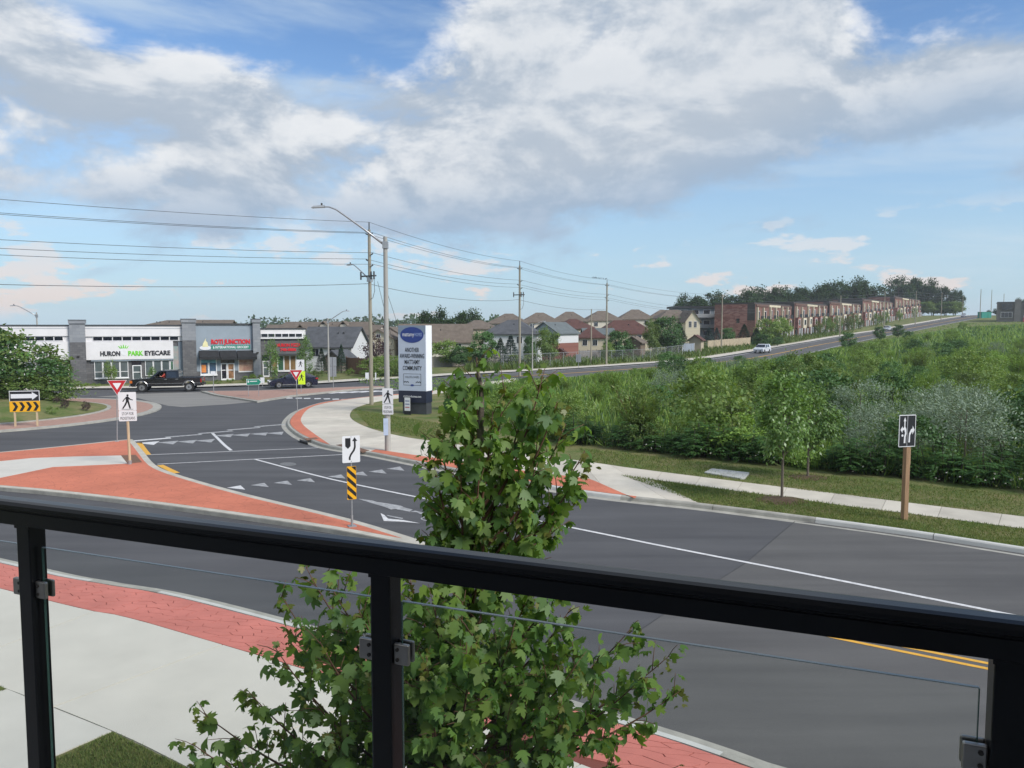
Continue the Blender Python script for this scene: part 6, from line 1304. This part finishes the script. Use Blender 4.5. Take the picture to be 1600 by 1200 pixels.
# front edge: sumacs shoulder to shoulder
line = smooth_line(gl([(700, 640), (760, 660), (850, 686), (905, 695), (1000, 706), (1100, 716), (1250, 733), (1400, 747), (1600, 768), (1800, 790), (2000, 812)], .12), 6)
for k, p in enumerate(resample(line, step=.95)):
    u = pix(p[0], p[1], 0)[0]; q = p + rng.normal(size=2) * .25 + np.array([.25, .5]); h = rng.uniform(1.1, 1.85)
    r_ = rng.random()
    if u > 860 and r_ < .82: put_shrub(SUM[k % 2], q[0], q[1], h, 1.25)
    else: put_shrub(WIL[k % 2] if r_ < .85 else BUSH[k % 3], q[0], q[1], h * .9)
pts = []
for tries in range(9000):
    Yd = 22 + 280 * rng.random() ** 1.7; u = rng.uniform(600, 1850); x = (u - 800) / FPX * Yd; z = float(TZ(x, Yd)); v_ = pix(x, Yd, z)[1]; uu = pix(x, Yd, z)[0]
    if v_ > np.interp(uu, U_, VL) - 6 or edge_q(x, Yd) < 2.5 or (uu < 720 and Yd < 70): continue
    sp = 1.5 + Yd * .027
    if any((x - a) ** 2 + (Yd - b) ** 2 < sp * sp for a, b in pts): continue
    pts.append((x, Yd))
for x, Yd in sorted(pts, key=lambda p: p[1]):
    z = float(TZ(x, Yd)); u, v_ = pix(x, Yd, z); lim = at(u, np.interp(u, UT, VT), Yd)[1] - z
    h = min(lim, (rng.uniform(.9, 2.0) if rng.random() < .8 else rng.uniform(2.0, 3.4)) if Yd < 75 else rng.uniform(1.1, 3.0))
    if h < .55: continue
    nz = math.sin(x * .13 + 1) + math.sin(Yd * .11 + x * .05) + rng.normal() * .6
    if (1340 < u < 1600 and 29 < Yd < 41 and rng.random() < .8) or (1035 < u < 1075 and 46 < Yd < 58): pl = SILV[len(cnt) % 2]; h = min(lim, rng.uniform(2.4, 3.0))
    elif nz > .75: pl = WIL[0]
    elif nz > -.1: pl = BUSH[2] if rng.random() < .55 else WIL[1]
    elif nz > -.8: pl = BUSH[0]
    elif nz > -1.6: pl = BUSH[1]
    else: pl = SUM[0] if Yd < 60 else SILV[0] if rng.random() < .25 else BUSH[1]
    put_shrub(pl, x, Yd, h, rng.uniform(1.0, 1.35) if h < 1.4 else rng.uniform(.9, 1.2))
print('SHRUBS', cnt)
# weeds and tall grass between them, nobody could count it
def scatter(n, cond, ymin, ymax, pw=1.6, urange=(560, 1800)):
    out = []
    Yd = ymin + (ymax - ymin) * rng.random(n * 3) ** pw; u = rng.uniform(*urange, n * 3); x = (u - 800) / FPX * Yd
    z = TZ(x, Yd); ok = cond(x, Yd, z); return x[ok][:n], Yd[ok][:n], z[ok][:n]
ne_x = near_edge[:, 0]; ne_y = near_edge[:, 1]
def pixv(x, y, z):
    c, s = math.cos(PITCH), math.sin(PITCH); dz = z - CAM_H; fwd = y * c - dz * s; return 800 + x / fwd * FPX, 600 - (y * s + dz * c) / fwd * FPX
def field_ok(x, y, z):
    u, v_ = pixv(x, y, z); lim = np.interp(x, ne_x[near_i(near_edge, (5, 84)):], ne_y[near_i(near_edge, (5, 84)):]); return (v_ < np.interp(u, U_, VL)) & (y < lim - 1.2) & ((u > 700) | (y > 66))
x, y, z = scatter(80000, field_ok, 24, 300)
n = len(x); h = np.minimum(rng.uniform(.2, .75, n) * (1 + y / 150), np.maximum(.15, CAM_H - (np.interp(pixv(x, y, z)[0], UT, VT) - 510) / FPX * y - z)); D = rng.normal(size=(n, 3)) * .35 + [0, 0, 1]
w = (.014 + .0013 * y) * rng.uniform(.6, 1.4, n)
for k, (m_, nm) in enumerate(((gy, 'tall_grass'), (gm_, 'meadow_weeds'), (gd, 'ground_cover'))):
    s_ = np.arange(n) % 3 == k; o = mobj(nm, fastmesh(nm, leaves(np.stack([x, y, z + .1], 1)[s_], D[s_], rdir(int(s_.sum())), h[s_], w[s_]), 4, m_)); o['kind'] = 'stuff'
# white wild flowers at the foot of the sumacs
n = 130; u = rng.uniform(900, 1600, n); vv = np.interp(u, U_, VL) - rng.uniform(-1, 9, n); P = np.array([(*G(a, b, .12), rng.uniform(.3, .7)) for a, b in zip(u, vv)])
o = mobj('wild_flowers', fastmesh('wild_flowers', leaves(P, rdir(n) * .4 + [0, -.4, .3], rdir(n) * .3 + [0, -.5, 1], .07, .07, OVAL), 6, gw)); o['kind'] = 'stuff'
# weeds along the far verge
def verge_ok(x, y, z):
    i = near_i(K2, (-5, 86)); lo_ = np.interp(x, K2[i:, 0], K2[i:, 1]); return (y > lo_ + 4) & (y < lo_ + 24 - 8 * (x < 8)) & (x > -6)
x, y, z = scatter(16000, verge_ok, 88, 250, 1.4, (720, 1500)); n = len(x)
o = mobj('verge_weeds', fastmesh('verge_weeds', leaves(np.stack([x, y, z + .1], 1), rng.normal(size=(n, 3)) * .35 + [0, 0, 1], rdir(n), rng.uniform(.4, 1.2, n), .28 * rng.uniform(.6, 1.3, n)), 4, gm_)); o['kind'] = 'stuff'
# short grass blades on the mown strips
def blades(name, quad, n, h, mat, zt=ZP - .012):
    q = np.array(quad); a, b = rng.random(n), rng.random(n); p = (q[0] * ((1 - a) * (1 - b))[:, None] + q[1] * (a * (1 - b))[:, None] + q[2] * (a * b)[:, None] + q[3] * ((1 - a) * b)[:, None])
    return np.c_[p, np.full(n, zt)]
gg = LEAF('grass blade', [(0.094, 0.160, 0.042), (0.151, 0.217, 0.066), (0.246, 0.246, 0.104), (0.113, 0.189, 0.056)], .25, .0, .6, .0)
sets = []
for seg in range(12):
    i, j = seg * 39 // 12, (seg + 1) * 39 // 12
    if j > i: sets.append(blades('v', [vA[i], vA[j], vB[j], vB[i]], 1700, .06, gg))
for a, b, c, d in [((905, 700), (1250, 739), (1250, 765), (917, 721)), ((1250, 739), (1600, 774), (1600, 807), (1250, 765)), ((552, 640), (690, 662), (690, 689), (580, 669))]:
    sets.append(blades('v', [G(*q, ZP) for q in (a, b, c, d)], 7000, .06, gg))
sets.append(blades('v', [G(176, 1145, ZP), G(300, 1205, ZP), G(190, 1260, ZP), G(70, 1195, ZP)], 9000, .05, gg)); sets.append(blades('v', [G(-30, 1060, ZP), G(8, 1077, ZP), G(-60, 1120, ZP), G(-120, 1090, ZP)], 2500, .05, gg))
P = np.concatenate(sets); n = len(P); far_ = np.clip(P[:, 1] / 12, 1, 3.2)
o = mobj('grass_blades', fastmesh('grass_blades', leaves(P, rng.normal(size=(n, 3)) * .5 + [0, 0, 1], rdir(n), rng.uniform(.03, .075, n) * np.sqrt(far_), .009 * far_), 4, gg)); o['kind'] = 'stuff'

# --- single trees and shrubs
def on(u, v, Y): x, z = at(u, v, Y); return x, z
def tree(pl, lab, u, vtop, Y, group=None, wide=1., zb=None):
    x, z = at(u, vtop, Y); z0 = (float(TZ(x, Y)) + .08) if zb is None else zb; return pl.put(lab, x, Y, z0, max(.4, z - z0), group, wide)
# young street trees in mulch rings
def young(lab, u, v, vtop, wide, n=3400):
    x, y = G(u, v, ZP); H_ = at(u, vtop, y)[1] - ZP; me, cl = leafcloud('crown', gyt, n, 46, .82 * wide, .75 * wide, 1.30, H_ - 1.32, .135, .075, droop=.5, clump=.26, hollow=.35, bottom=-.95)
    t = thing('young_tree', lab, 'tree', (x, y, ZP - .01), 0, 'young street trees'); mobj('trunk', trunk_mesh(H_ - .3, .05, [tuple(c) for c in cl], BARK, limbs=16), t); mobj('crown', me, t)
    return x, y
x, y = young('slim young street tree in a mulch ring between kerb and sidewalk', 1221.5, 781, 582, 1.0); 
m = MB(); n = 26; m.add([(x + .0, y, ZP + .09)] + [(x + (.78 + rnd.uniform(-.12, .12)) * math.cos(2 * math.pi * i / n), y + (.7 + rnd.uniform(-.1, .1)) * math.sin(2 * math.pi * i / n), ZP - .008) for i in range(n)], [(0, 1 + i, 1 + (i + 1) % n) for i in range(n)]); m.build('mulch_ring', SOIL, kind='structure')
x, y = young('fuller young street tree on the grass behind the sidewalk', 1262, 745.5, 592, 1.25, 4200)
m = MB(); m.add([(x, y, ZP + .05)] + [(x + .7 * math.cos(2 * math.pi * i / n), y + .6 * math.sin(2 * math.pi * i / n), ZP - .006) for i in range(n)], [(0, 1 + i, 1 + (i + 1) % n) for i in range(n)]); m.build('mulch_ring', SOIL, kind='structure')
# roundabout planting
for k, (u, vt, Y, w_, lab) in enumerate([(-22, 512, 55.5, 1.2, 'tallest leafy shrub of the roundabout thicket'), (22, 524, 55, 1.15, 'big leafy shrub behind the chevron board'), (60, 560, 53.5, 1.5, 'broad leafy shrub leaning right of the chevron board'), (92, 589, 53, 1.7, 'low spreading shrub at the tip of the roundabout thicket'), (-45, 560, 50.5, 1.4, 'dense shrub left of the chevron board'), (30, 590, 52, 2.2, 'low dense shrub right behind the chevron board')]):
    x, z = at(u, vt, Y); z0 = mound(x, Y) - .05; pl = BUSH[0] if k % 2 else BUSH[1]; t = pl.put(lab, x, Y, z0, z - z0, 'shrubs on the roundabout', w_); t.name = 'roundabout_shrub'
    nb = 34; d = rdir(nb); d[:, 2] = np.abs(d[:, 2]) * .9; o = mobj('blossom', fastmesh('blossom', leaves(d * [1.5, 1.5, 1.2] * rng.uniform(.85, 1.1, (nb, 1)) + [0, 0, 1.1], rdir(nb), d, .09, .08, OVAL), 6, gw), t)
for u, v, vt, lab, pl in [(88, 633, 617, 'small reddish plant under the roundabout thicket', PURP), (101, 637, 622, 'little dark plant on the roundabout grass', PURP), (134, 636, 625, 'small plant alone near the roundabout kerb', PURP), (82, 642, 632, 'tiny green plant on the roundabout grass', BALL)]:
    x, y = G(u, v, .5); t = pl.put(lab, x, y, mound(x, y) - .03, at(u, vt, y)[1] - mound(x, y), 'small roundabout plants'); t.name = 'small_plant'; t['category'] = 'plant'
# in front of the shops
sh = lambda u, v: G(u, v, .13)
for u, vb, vt, pl, lab, w_ in [(102, 602, 554, COL[0], 'narrow conical evergreen before the dental office', 1.), (172, 601, 560, COL[0], 'egg shaped green shrub before the eyecare window', 1.3), (238, 599, 573, COL[1], 'small columnar tree beside the eyecare door', 1.3), (424.5, 595, 531, COL[1], 'columnar street tree covering the left of the pizza sign', 1.0), (476, 592, 524, COL[1], 'columnar street tree at the right end of the pizza shop', 1.0), (502, 584, 544, SPR, 'small spruce on the lawn beside the pizza shop', .9), (533, 583, 539, SPR, 'pointed evergreen beside the thin street lamp', .75), (496, 590, 575, BALL, 'small round shrub below the little spruce', 1.), (388, 597, 583, BALL, 'round clipped shrub left of the stone pier', 1.2), (402, 597, 582, BALL, 'round clipped shrub right of the stone pier', 1.2), (341, 600, 592, BALL, 'low shrub before the grocery window', 1.2), (360, 598, 590, BALL, 'low shrub before the grocery door', 1.2), (440, 597, 588, BALL, 'low shrub under the pizza window', 1.6), (457, 595, 583, BALL, 'taller shrub under the pizza window', 1.4), (130, 604, 597, BALL, 'low shrub at the foot of the left stone pier', 1.6), (150, 604, 598, BALL, 'low shrub under the eyecare window', 1.6), (547, 586, 574, BALL, 'small shrub before the red brown fence', 1.)]:
    x, y = sh(u, vb); tree(pl, lab, u, vt, y, 'planting along the shops', w_, .12)
for u, vt, Y, w_, lab in [(588, 560, 86, 1.6, 'sprawling green shrub right of the red brown fence'), (604, 557, 88, 1.5, 'green shrub between the two tall poles'), (621, 562, 87, 1.5, 'green shrub left of the billboard')]: tree(BUSH[0], lab, u, vt, Y, 'shrubs beside the yard fences', w_)
tree(PURP, 'purple leaved tree rising behind the stout utility pole', 588, 519, 103, None, .95)
# gardens of the houses
for u, vt, Y, pl, lab, w_ in [(697, 532, 108, MID[1], 'leafy shrub tree before the long cream house', 1.3), (717, 540, 106, MID[0], 'dark garden tree at the grey board fence', 1.3), (753, 517, 110, MID[0], 'round dark garden tree left of the spruces', 1.0), (782, 529, 108, SPR, 'smaller spruce of the pair before the white house', 1.15), (798, 524, 110, BSP, 'larger bluish spruce of the pair before the white house', 1.2), (819, 545, 108, BALL, 'low green bush at the wire fence', 1.6), (828, 524, 112, MID[0], 'thin dark tree beside the slender street lamp', .5), (857, 513, 118, MID[1], 'green garden tree before the blue grey gabled house', .8), (969, 516, 128, MID[0], 'dark garden tree beside the barn shaped shed', 1.1), (948, 535, 125, MID[1], 'small green tree by the pole with birds', .9), (1020, 500, 140, MID[1], 'tall loose green tree left of the dark garden trees', .55), (1044, 494, 143, MID[0], 'tall dark garden tree behind the notice board', 1.0), (1062, 505, 146, SPR, 'broad dark evergreen behind the notice board', 1.3), (1108, 512, 170, BSP, 'blue spruce before the apartment block', 1.2), (1120, 512, 172, BSP, 'second blue spruce before the apartment block', 1.1), (1138, 512, 176, MID[0], 'dark shrub tree below the brick side wall', 1.0), (1163, 507, 178, SPR, 'dark pine at the corner of the brick townhouse', 1.4), (1182, 513, 176, SPR, 'low dark pine beside the tan fence', 1.6), (1198, 498, 184, MID[1], 'green tree hiding the first townhouse porches', 1.1), (1217, 496, 188, MID[1], 'rounded green tree before the first townhouse block', 1.1), (1190, 522, 165, MID[0], 'low dark thicket tree at the end of the tan fence', 1.7), (1215, 527, 172, MID[0], 'low dark thicket tree above the hill road', 1.6)]: tree(pl, lab, u, vt, Y, 'garden trees across the main road', w_)
for k, u in enumerate((1243, 1258, 1266, 1284, 1298, 1309, 1318, 1343, 1356, 1366, 1392, 1418)):
    t_ = [40, 48, 53, 62, 74, 82, 90, 116, 126, 134, 160, 195][k]; p = T0 + TD * t_ + np.array([.8, -.6]) * 5; x_ = (u - 800) / FPX * p[1]
    COL[k % 2].put('slim young tree planted before the ' + ['second', 'second', 'second', 'second', 'third', 'third', 'third', 'fourth', 'fourth', 'fourth', 'fourth', 'last'][k] + ' townhouse block', float(p[0]), float(p[1]), float(TZ(*p)) + .05, rng.uniform(4.6, 6), 'young trees before the townhouses', 1.5)
for u, vt, Y, pl, lab in [(1326, 519, 150, MID[0], 'dark shrub by the lower roadside pole on the hill'), (1376, 510, 190, MID[0], 'pointed dark shrub at the hill road edge'), (1404, 507, 205, MID[0], 'round dark shrub farther up the hill road'), (1422, 517, 175, MID[0], 'broad green shrub below the hill road'), (1505, 503, 240, MID[1], 'green shrub under the crest poles')]: tree(pl, lab, u, vt, Y, 'lone shrubs along the hill road')
# woods behind
for k, (u, vt, Y, w_) in enumerate([(1062, 466, 300, .8), (1082, 460, 310, .8), (1104, 456, 300, .9), (1124, 457, 310, .9), (1143, 460, 320, .8), (1162, 452, 310, .8), (1178, 447, 320, .85), (1196, 449, 330, .8), (1214, 447, 330, .8), (1230, 450, 335, .8), (1246, 447, 340, .85), (1264, 447, 345, .85), (1282, 446, 350, .85), (1300, 441, 355, .9), (1318, 438, 360, .95), (1336, 435, 365, .95), (1355, 436, 372, .85), (1150, 470, 300, 1.2), (1205, 470, 310, 1.2), (1258, 465, 320, 1.3)]):
    (FAR if k % 3 else FARB)[k % 2].put('dark broadleaf tree rising behind the ' + ('grey apartment block' if u < 1130 else 'brick sided townhouse block' if u < 1190 else 'second townhouse block' if u < 1245 else 'third townhouse block' if u < 1305 else 'fourth townhouse block'), at(u, 480, Y)[0], Y, float(TZ(at(u, 480, Y)[0], Y)), at(u, vt, Y)[1] - float(TZ(at(u, 480, Y)[0], Y)), 'trees behind the townhouses', w_ * 1.25)
for u, vt, Y, w_, lab in [(1405, 434, 420, .95, 'tall dark tree left of the road crest'), (1424, 432, 430, .95, 'tallest dark tree beside the last townhouse'), (1442, 436, 430, .9, 'dark tree third along from the last townhouse'), (1460, 446, 420, .85, 'dark roadside tree behind the kerb poles'), (1480, 447, 415, .8, 'dark roadside tree nearest the crest of the road'), (1494, 452, 410, .7, 'thin dark tree overhanging the road crest'), (676, 482, 172, .8, 'dense dark tree rising behind the long brown roof'), (691, 487, 176, .55, 'thinner tree joined to the dense dark one'), (724, 484, 178, .95, 'round dark tree alone above the long brown roof'), (1557, 482, 420, 1.2, 'dark tree left of the grey office building'), (1545, 484, 430, 1.2, 'low dark tree behind the green container'), (1598, 466, 420, .9, 'dark tree behind the office roof')]:
    tree(FAR[0] if u % 2 else FAR[1], lab, u, vt, Y, 'single background trees', w_)
for k, (u, Y, lab) in enumerate([(1400, 410, 'low thicket tree under the tall dark trees by the last townhouse'), (1418, 412, 'second low thicket tree under the tall dark trees'), (1437, 412, 'low thicket tree in the middle of the crest grove'), (1456, 405, 'low thicket tree under the roadside grove'), (1476, 402, 'low thicket tree at the road end of the grove'), (1490, 400, 'lowest thicket tree beside the road crest')]):
    x = at(u, 480, Y)[0]; MID[k % 2].put(lab, x, Y, float(TZ(x, Y)) - .1, 7.5, 'undergrowth of the crest grove', 1.7)
# far-off woods on the horizon reads as one mass
n = 5000; x = rng.uniform(-190, -10, n); y = 560 + rng.uniform(-30, 60, n); top = 12.5 + 1.5 * np.sin(x * .05) + 2 * np.sin(x * .17 + 1) + 1.5 * np.sin(x * .41); P = np.stack([x, y, TZ(x, y) - 4 + top * rng.random(n) ** .6], 1)
o = mobj('distant_wood', fastmesh('distant_wood', leaves(P, rdir(n), rdir(n) + [0, 0, .5], rng.uniform(1.6, 3.2, n), 1.8), 4, gf)); o['kind'] = 'stuff'

# --- the maple in front of the balcony
def bez(a, b, c, n): t = np.linspace(0, 1, n)[:, None]; return (1 - t) ** 2 * a + 2 * t * (1 - t) * b + t * t * c
def maple(lab, base, tips, name='maple_tree', n_single=300, seed=3, trunk_pts=None):
    r2 = np.random.default_rng(seed); t = thing(name, lab, 'tree', base, 0, 'maples by the balcony'); B0 = np.array(base)
    tp = smooth_line(trunk_pts, 6); m = MB(); m.tube([tuple(q) for q in tp], list(np.interp(np.linspace(0, 1, len(tp)), [0, .45, .8, 1], [.085, .05, .022, .008])), 9); m.build('trunk', BARK, t, smooth=True)
    bm = MB(); LP, LD, LN, LL, LY = [], [], [], [], []
    def put_leaf(p, out, size, young_=False):
        d = out * .55 + r2.normal(size=3) * .42 + np.array([0, 0, -.95 if not young_ else -.2]); nn = out * .55 + np.array([0, -.15, .7]) + r2.normal(size=3) * .62
        LP.append(p + unit(d) * .02); LD.append(d); LN.append(nn); LL.append(size); LY.append(young_)
    for (tip, z_from, cnt_) in tips:
        tip = np.array(tip, float); zz = tp[:, 2]; a = np.array([np.interp(z_from, zz, tp[:, k]) for k in range(3)]); hor = tip - a; hor[2] = 0
        mid_ = a + hor * .62 + np.array([0, 0, (tip[2] - a[2]) * .30]); path = bez(a, mid_, tip, 12); ln_ = np.linalg.norm(np.diff(path, axis=0), axis=1).sum(); bm.tube([tuple(q) for q in path], list(np.linspace(.018 if ln_ > .8 else .011, .003, 12)), 5)
        ax = unit(hor + 1e-6)
        for k in range(cnt_):
            f_ = .28 + .72 * (k + r2.random()) / cnt_; i = min(10, int(f_ * 11)); p = path[i] + (path[i + 1] - path[i]) * (f_ * 11 - i); tang = unit(path[i + 1] - path[i])
            az_ = r2.random() * 6.283; side = unit(np.cross(tang, [math.cos(az_), math.sin(az_), .3])); tl = r2.uniform(.12, .34) * (1.15 - .6 * f_); end = p + (side * .8 + tang * .7 + np.array([0, 0, .25])) * tl
            bm.tube([tuple(p), tuple((p + end) / 2 + np.array([0, 0, .01])), tuple(end)], [.004, .003, .002], 4)
            nl = max(3, int(tl / .036))
            for j in range(nl):
                q = p + (end - p) * (j + .6) / nl; o_ = unit(unit(np.cross(end - p, [0, 0, 1]) + 1e-6) * (1 if j % 2 else -1) + unit(end - p) * .5); put_leaf(q, o_, r2.uniform(.055, .128))
            put_leaf(end, unit(end - p), r2.uniform(.06, .10))
        for j in range(7): put_leaf(tip + r2.normal(size=3) * .02 + np.array([0, 0, -.02 * j]), unit(r2.normal(size=3) + [0, 0, .3]), r2.uniform(.035, .065), True)
        for j in range(8): f_ = r2.uniform(.5, .97); i = min(10, int(f_ * 11)); put_leaf(path[i], unit(r2.normal(size=3) * [1, 1, .3]), r2.uniform(.07, .125))
    bm.build('branches', TWIG, t, smooth=True)
    LP, LD, LN, LL, LY = np.array(LP), np.array(LD), np.array(LN), np.array(LL), np.array(LY); W_ = LL * r2.uniform(.85, 1.05, len(LL))
    light = r2.random(len(LP)) < .30; order = np.argsort(LP[:, 1] - LL * 4); single = np.zeros(len(LP), bool)
    if n_single:
        uv = np.array([pix(*(q + B0)) for q in LP]); vis = (uv[:, 0] > 0) & (uv[:, 0] < 1600) & (uv[:, 1] < 1200) & ~LY; idx = [i for i in order if vis[i]][:n_single]; single[idx] = True
        protos = [fastmesh('leaf', leaves(np.zeros((1, 3)), np.array([[1., 0, 0]]), np.array([[0, 0, 1.]]), 1., w_, MAPLE * [1, 1, k]), len(MAPLE), mm_) for mm_ in (g1, g1b) for w_, k in ((1., 2.2), (.85, 3.0), (1.05, 1.2))]
        for c_i, i in enumerate(idx):
            d = unit(LD[i]); s_ = unit(np.cross(d, LN[i])); nn = np.cross(s_, d); o = mobj('leaf', protos[(c_i % 3) + 3 * int(light[i])], t); mt = Matrix(((d[0], s_[0], nn[0], LP[i][0]), (d[1], s_[1], nn[1], LP[i][1]), (d[2], s_[2], nn[2], LP[i][2]), (0, 0, 0, 1))) @ Matrix.Scale(float(LL[i]), 4); o.matrix_local = mt
    for nm, sel, mt in (('foliage', ~single & ~LY & ~light, g1), ('light_foliage', ~single & ~LY & light, g1b), ('young_leaves', LY, gnew)):
        fold = r2.uniform(.5, 2.2); o = mobj(nm, fastmesh(nm, leaves(LP[sel], LD[sel], LN[sel], LL[sel], W_[sel], MAPLE * [1, 1, 2.0]), len(MAPLE), mt), t); o['kind'] = 'stuff'
    print('MAPLE leaves', len(LP)); return t
TX, TY = -.52, 5.6
def tp_(u, v, dy=0.): x, z = at(u, v, TY + dy); return (x - TX, dy, z - ZP)
tips = [(tp_(u, v, dy), zf - ZP, c) for u, v, dy, zf, c in [
    # upper sprays
    (745, 556, 0, 4.7, 6), (722, 588, .1, 4.5, 6), (700, 628, -.1, 4.3, 7), (684, 668, .1, 4.1, 7), (676, 712, -.2, 3.9, 7), (684, 755, .15, 3.75, 7), (700, 790, -.2, 3.6, 6), (790, 600, -.1, 4.4, 6), (822, 625, .2, 4.3, 7), (851, 574, .1, 4.2, 7), (872, 622, -.1, 4.1, 7), (884, 660, .15, 4.0, 7), (914, 702, 0, 3.9, 7), (905, 735, -.15, 3.8, 7), (893, 775, .1, 3.7, 7), (868, 812, -.15, 3.5, 6), (770, 640, -.25, 4.2, 7), (800, 690, .3, 4.0, 7), (750, 700, -.35, 3.9, 7), (840, 720, -.3, 3.8, 8), (770, 760, .3, 3.7, 8), (720, 740, -.35, 3.7, 7), (820, 790, -.35, 3.5, 8), (760, 820, -.3, 3.4, 7), (800, 845, .25, 3.3, 7),
    # lower spread
    (478, 884, .1, 2.7, 12), (510, 900, -.2, 2.8, 13), (440, 930, -.1, 2.5, 12), (455, 985, .3, 2.3, 12), (430, 1010, -.3, 2.2, 11), (672, 828, .1, 3.3, 8), (640, 900, -.3, 3.1, 12), (590, 910, .3, 3.0, 12), (560, 950, -.4, 2.8, 13), (520, 985, .4, 2.6, 13), (388, 1078, -.2, 2.0, 12), (312, 1108, .1, 1.9, 11), (300, 1160, -.2, 1.8, 11), (350, 1185, .3, 1.7, 11), (480, 1080, -.4, 2.2, 13), (560, 1050, .5, 2.3, 13), (620, 1010, -.5, 2.5, 13), (440, 1150, .2, 1.9, 13), (520, 1150, -.5, 1.9, 13), (600, 1140, -.6, 2.0, 14), (680, 950, -.4, 2.9, 12), (700, 1020, .4, 2.6, 13), (760, 910, -.3, 3.0, 12), (830, 920, .2, 2.9, 12), (892, 948, 0, 2.8, 12), (880, 900, -.1, 3.0, 11), (800, 990, -.45, 2.6, 13), (870, 1010, .35, 2.5, 13), (905, 1030, -.2, 2.4, 11), (990, 975, .1, 2.5, 13), (1046, 1022, -.1, 2.4, 12), (1062, 1078, .1, 2.2, 12), (1000, 1060, -.35, 2.3, 12), (950, 1100, .3, 2.1, 13), (880, 1100, -.5, 2.1, 13), (800, 1090, .5, 2.2, 13), (720, 1110, -.6, 2.1, 14), (660, 1190, .3, 1.8, 13), (760, 1190, -.5, 1.8, 13), (860, 1180, .3, 1.8, 13), (960, 1190, -.2, 1.8, 12), (1060, 1195, .2, 1.9, 8), (420, 1200, -.3, 1.7, 12), (560, 1200, .2, 1.7, 13)]]
for k in range(34):
    u = rng.uniform(480, 960); v = rng.uniform(930, 1230); tips.append((tp_(u, v, rng.uniform(-.9, .9)), max(1.5, at(u, v, TY)[1] - 1.0) - ZP, 11))
trunk_pts = [(0, 0, -.05), (.02, 0, 1.6), (.08, 0, 2.8), (.22, 0, 3.9), tp_(752, 640), tp_(745, 566)]
maple('leafy maple tree growing up in front of the balcony railing', (TX, TY, ZP - .01), tips, trunk_pts=trunk_pts)
# its neighbour, only a few leaves of which reach into the picture
t2 = [((r_ * math.cos(a), r_ * math.sin(a), z_), max(1.2, z_ - 1.0), 9) for a, r_, z_ in [(.0, 1.25, 2.95), (.2, 1.22, 3.15), (-.2, 1.2, 2.75), (.9, 1.2, 3.2), (-.9, 1.2, 3.0), (1.7, 1.2, 3.1), (2.6, 1.3, 3.0), (3.6, 1.3, 3.1), (4.5, 1.2, 2.9), (5.3, 1.2, 3.2), (.5, .7, 3.9), (2.5, .7, 3.9), (4.4, .7, 4.0), (1, .2, 4.6)]]
maple('second maple tree standing left beyond the railing', (-5.95, 6.3, ZP - .01), t2, n_single=0, seed=5, trunk_pts=[(0, 0, -.05), (0, 0, 1.6), (.03, 0, 2.8), (.02, 0, 3.8), (0, 0, 4.5)])

# ================================================================ AIR
hz = MB().box(-1900, 1900, -150, 2300, -5., 48.).build('haze', None, kind='stuff')
hm = bpy.data.materials.new('air'); hm.use_nodes = True; nt = hm.node_tree; nt.nodes.clear()
pv = node(nt, 'ShaderNodeVolumePrincipled', i={'Density': .00025}); pv.inputs['Color'].default_value = (.86, .93, 1, 1)
ho = node(nt, 'ShaderNodeOutputMaterial'); nt.links.new(pv.outputs[0], ho.inputs['Volume']); hz.data.materials.append(hm)
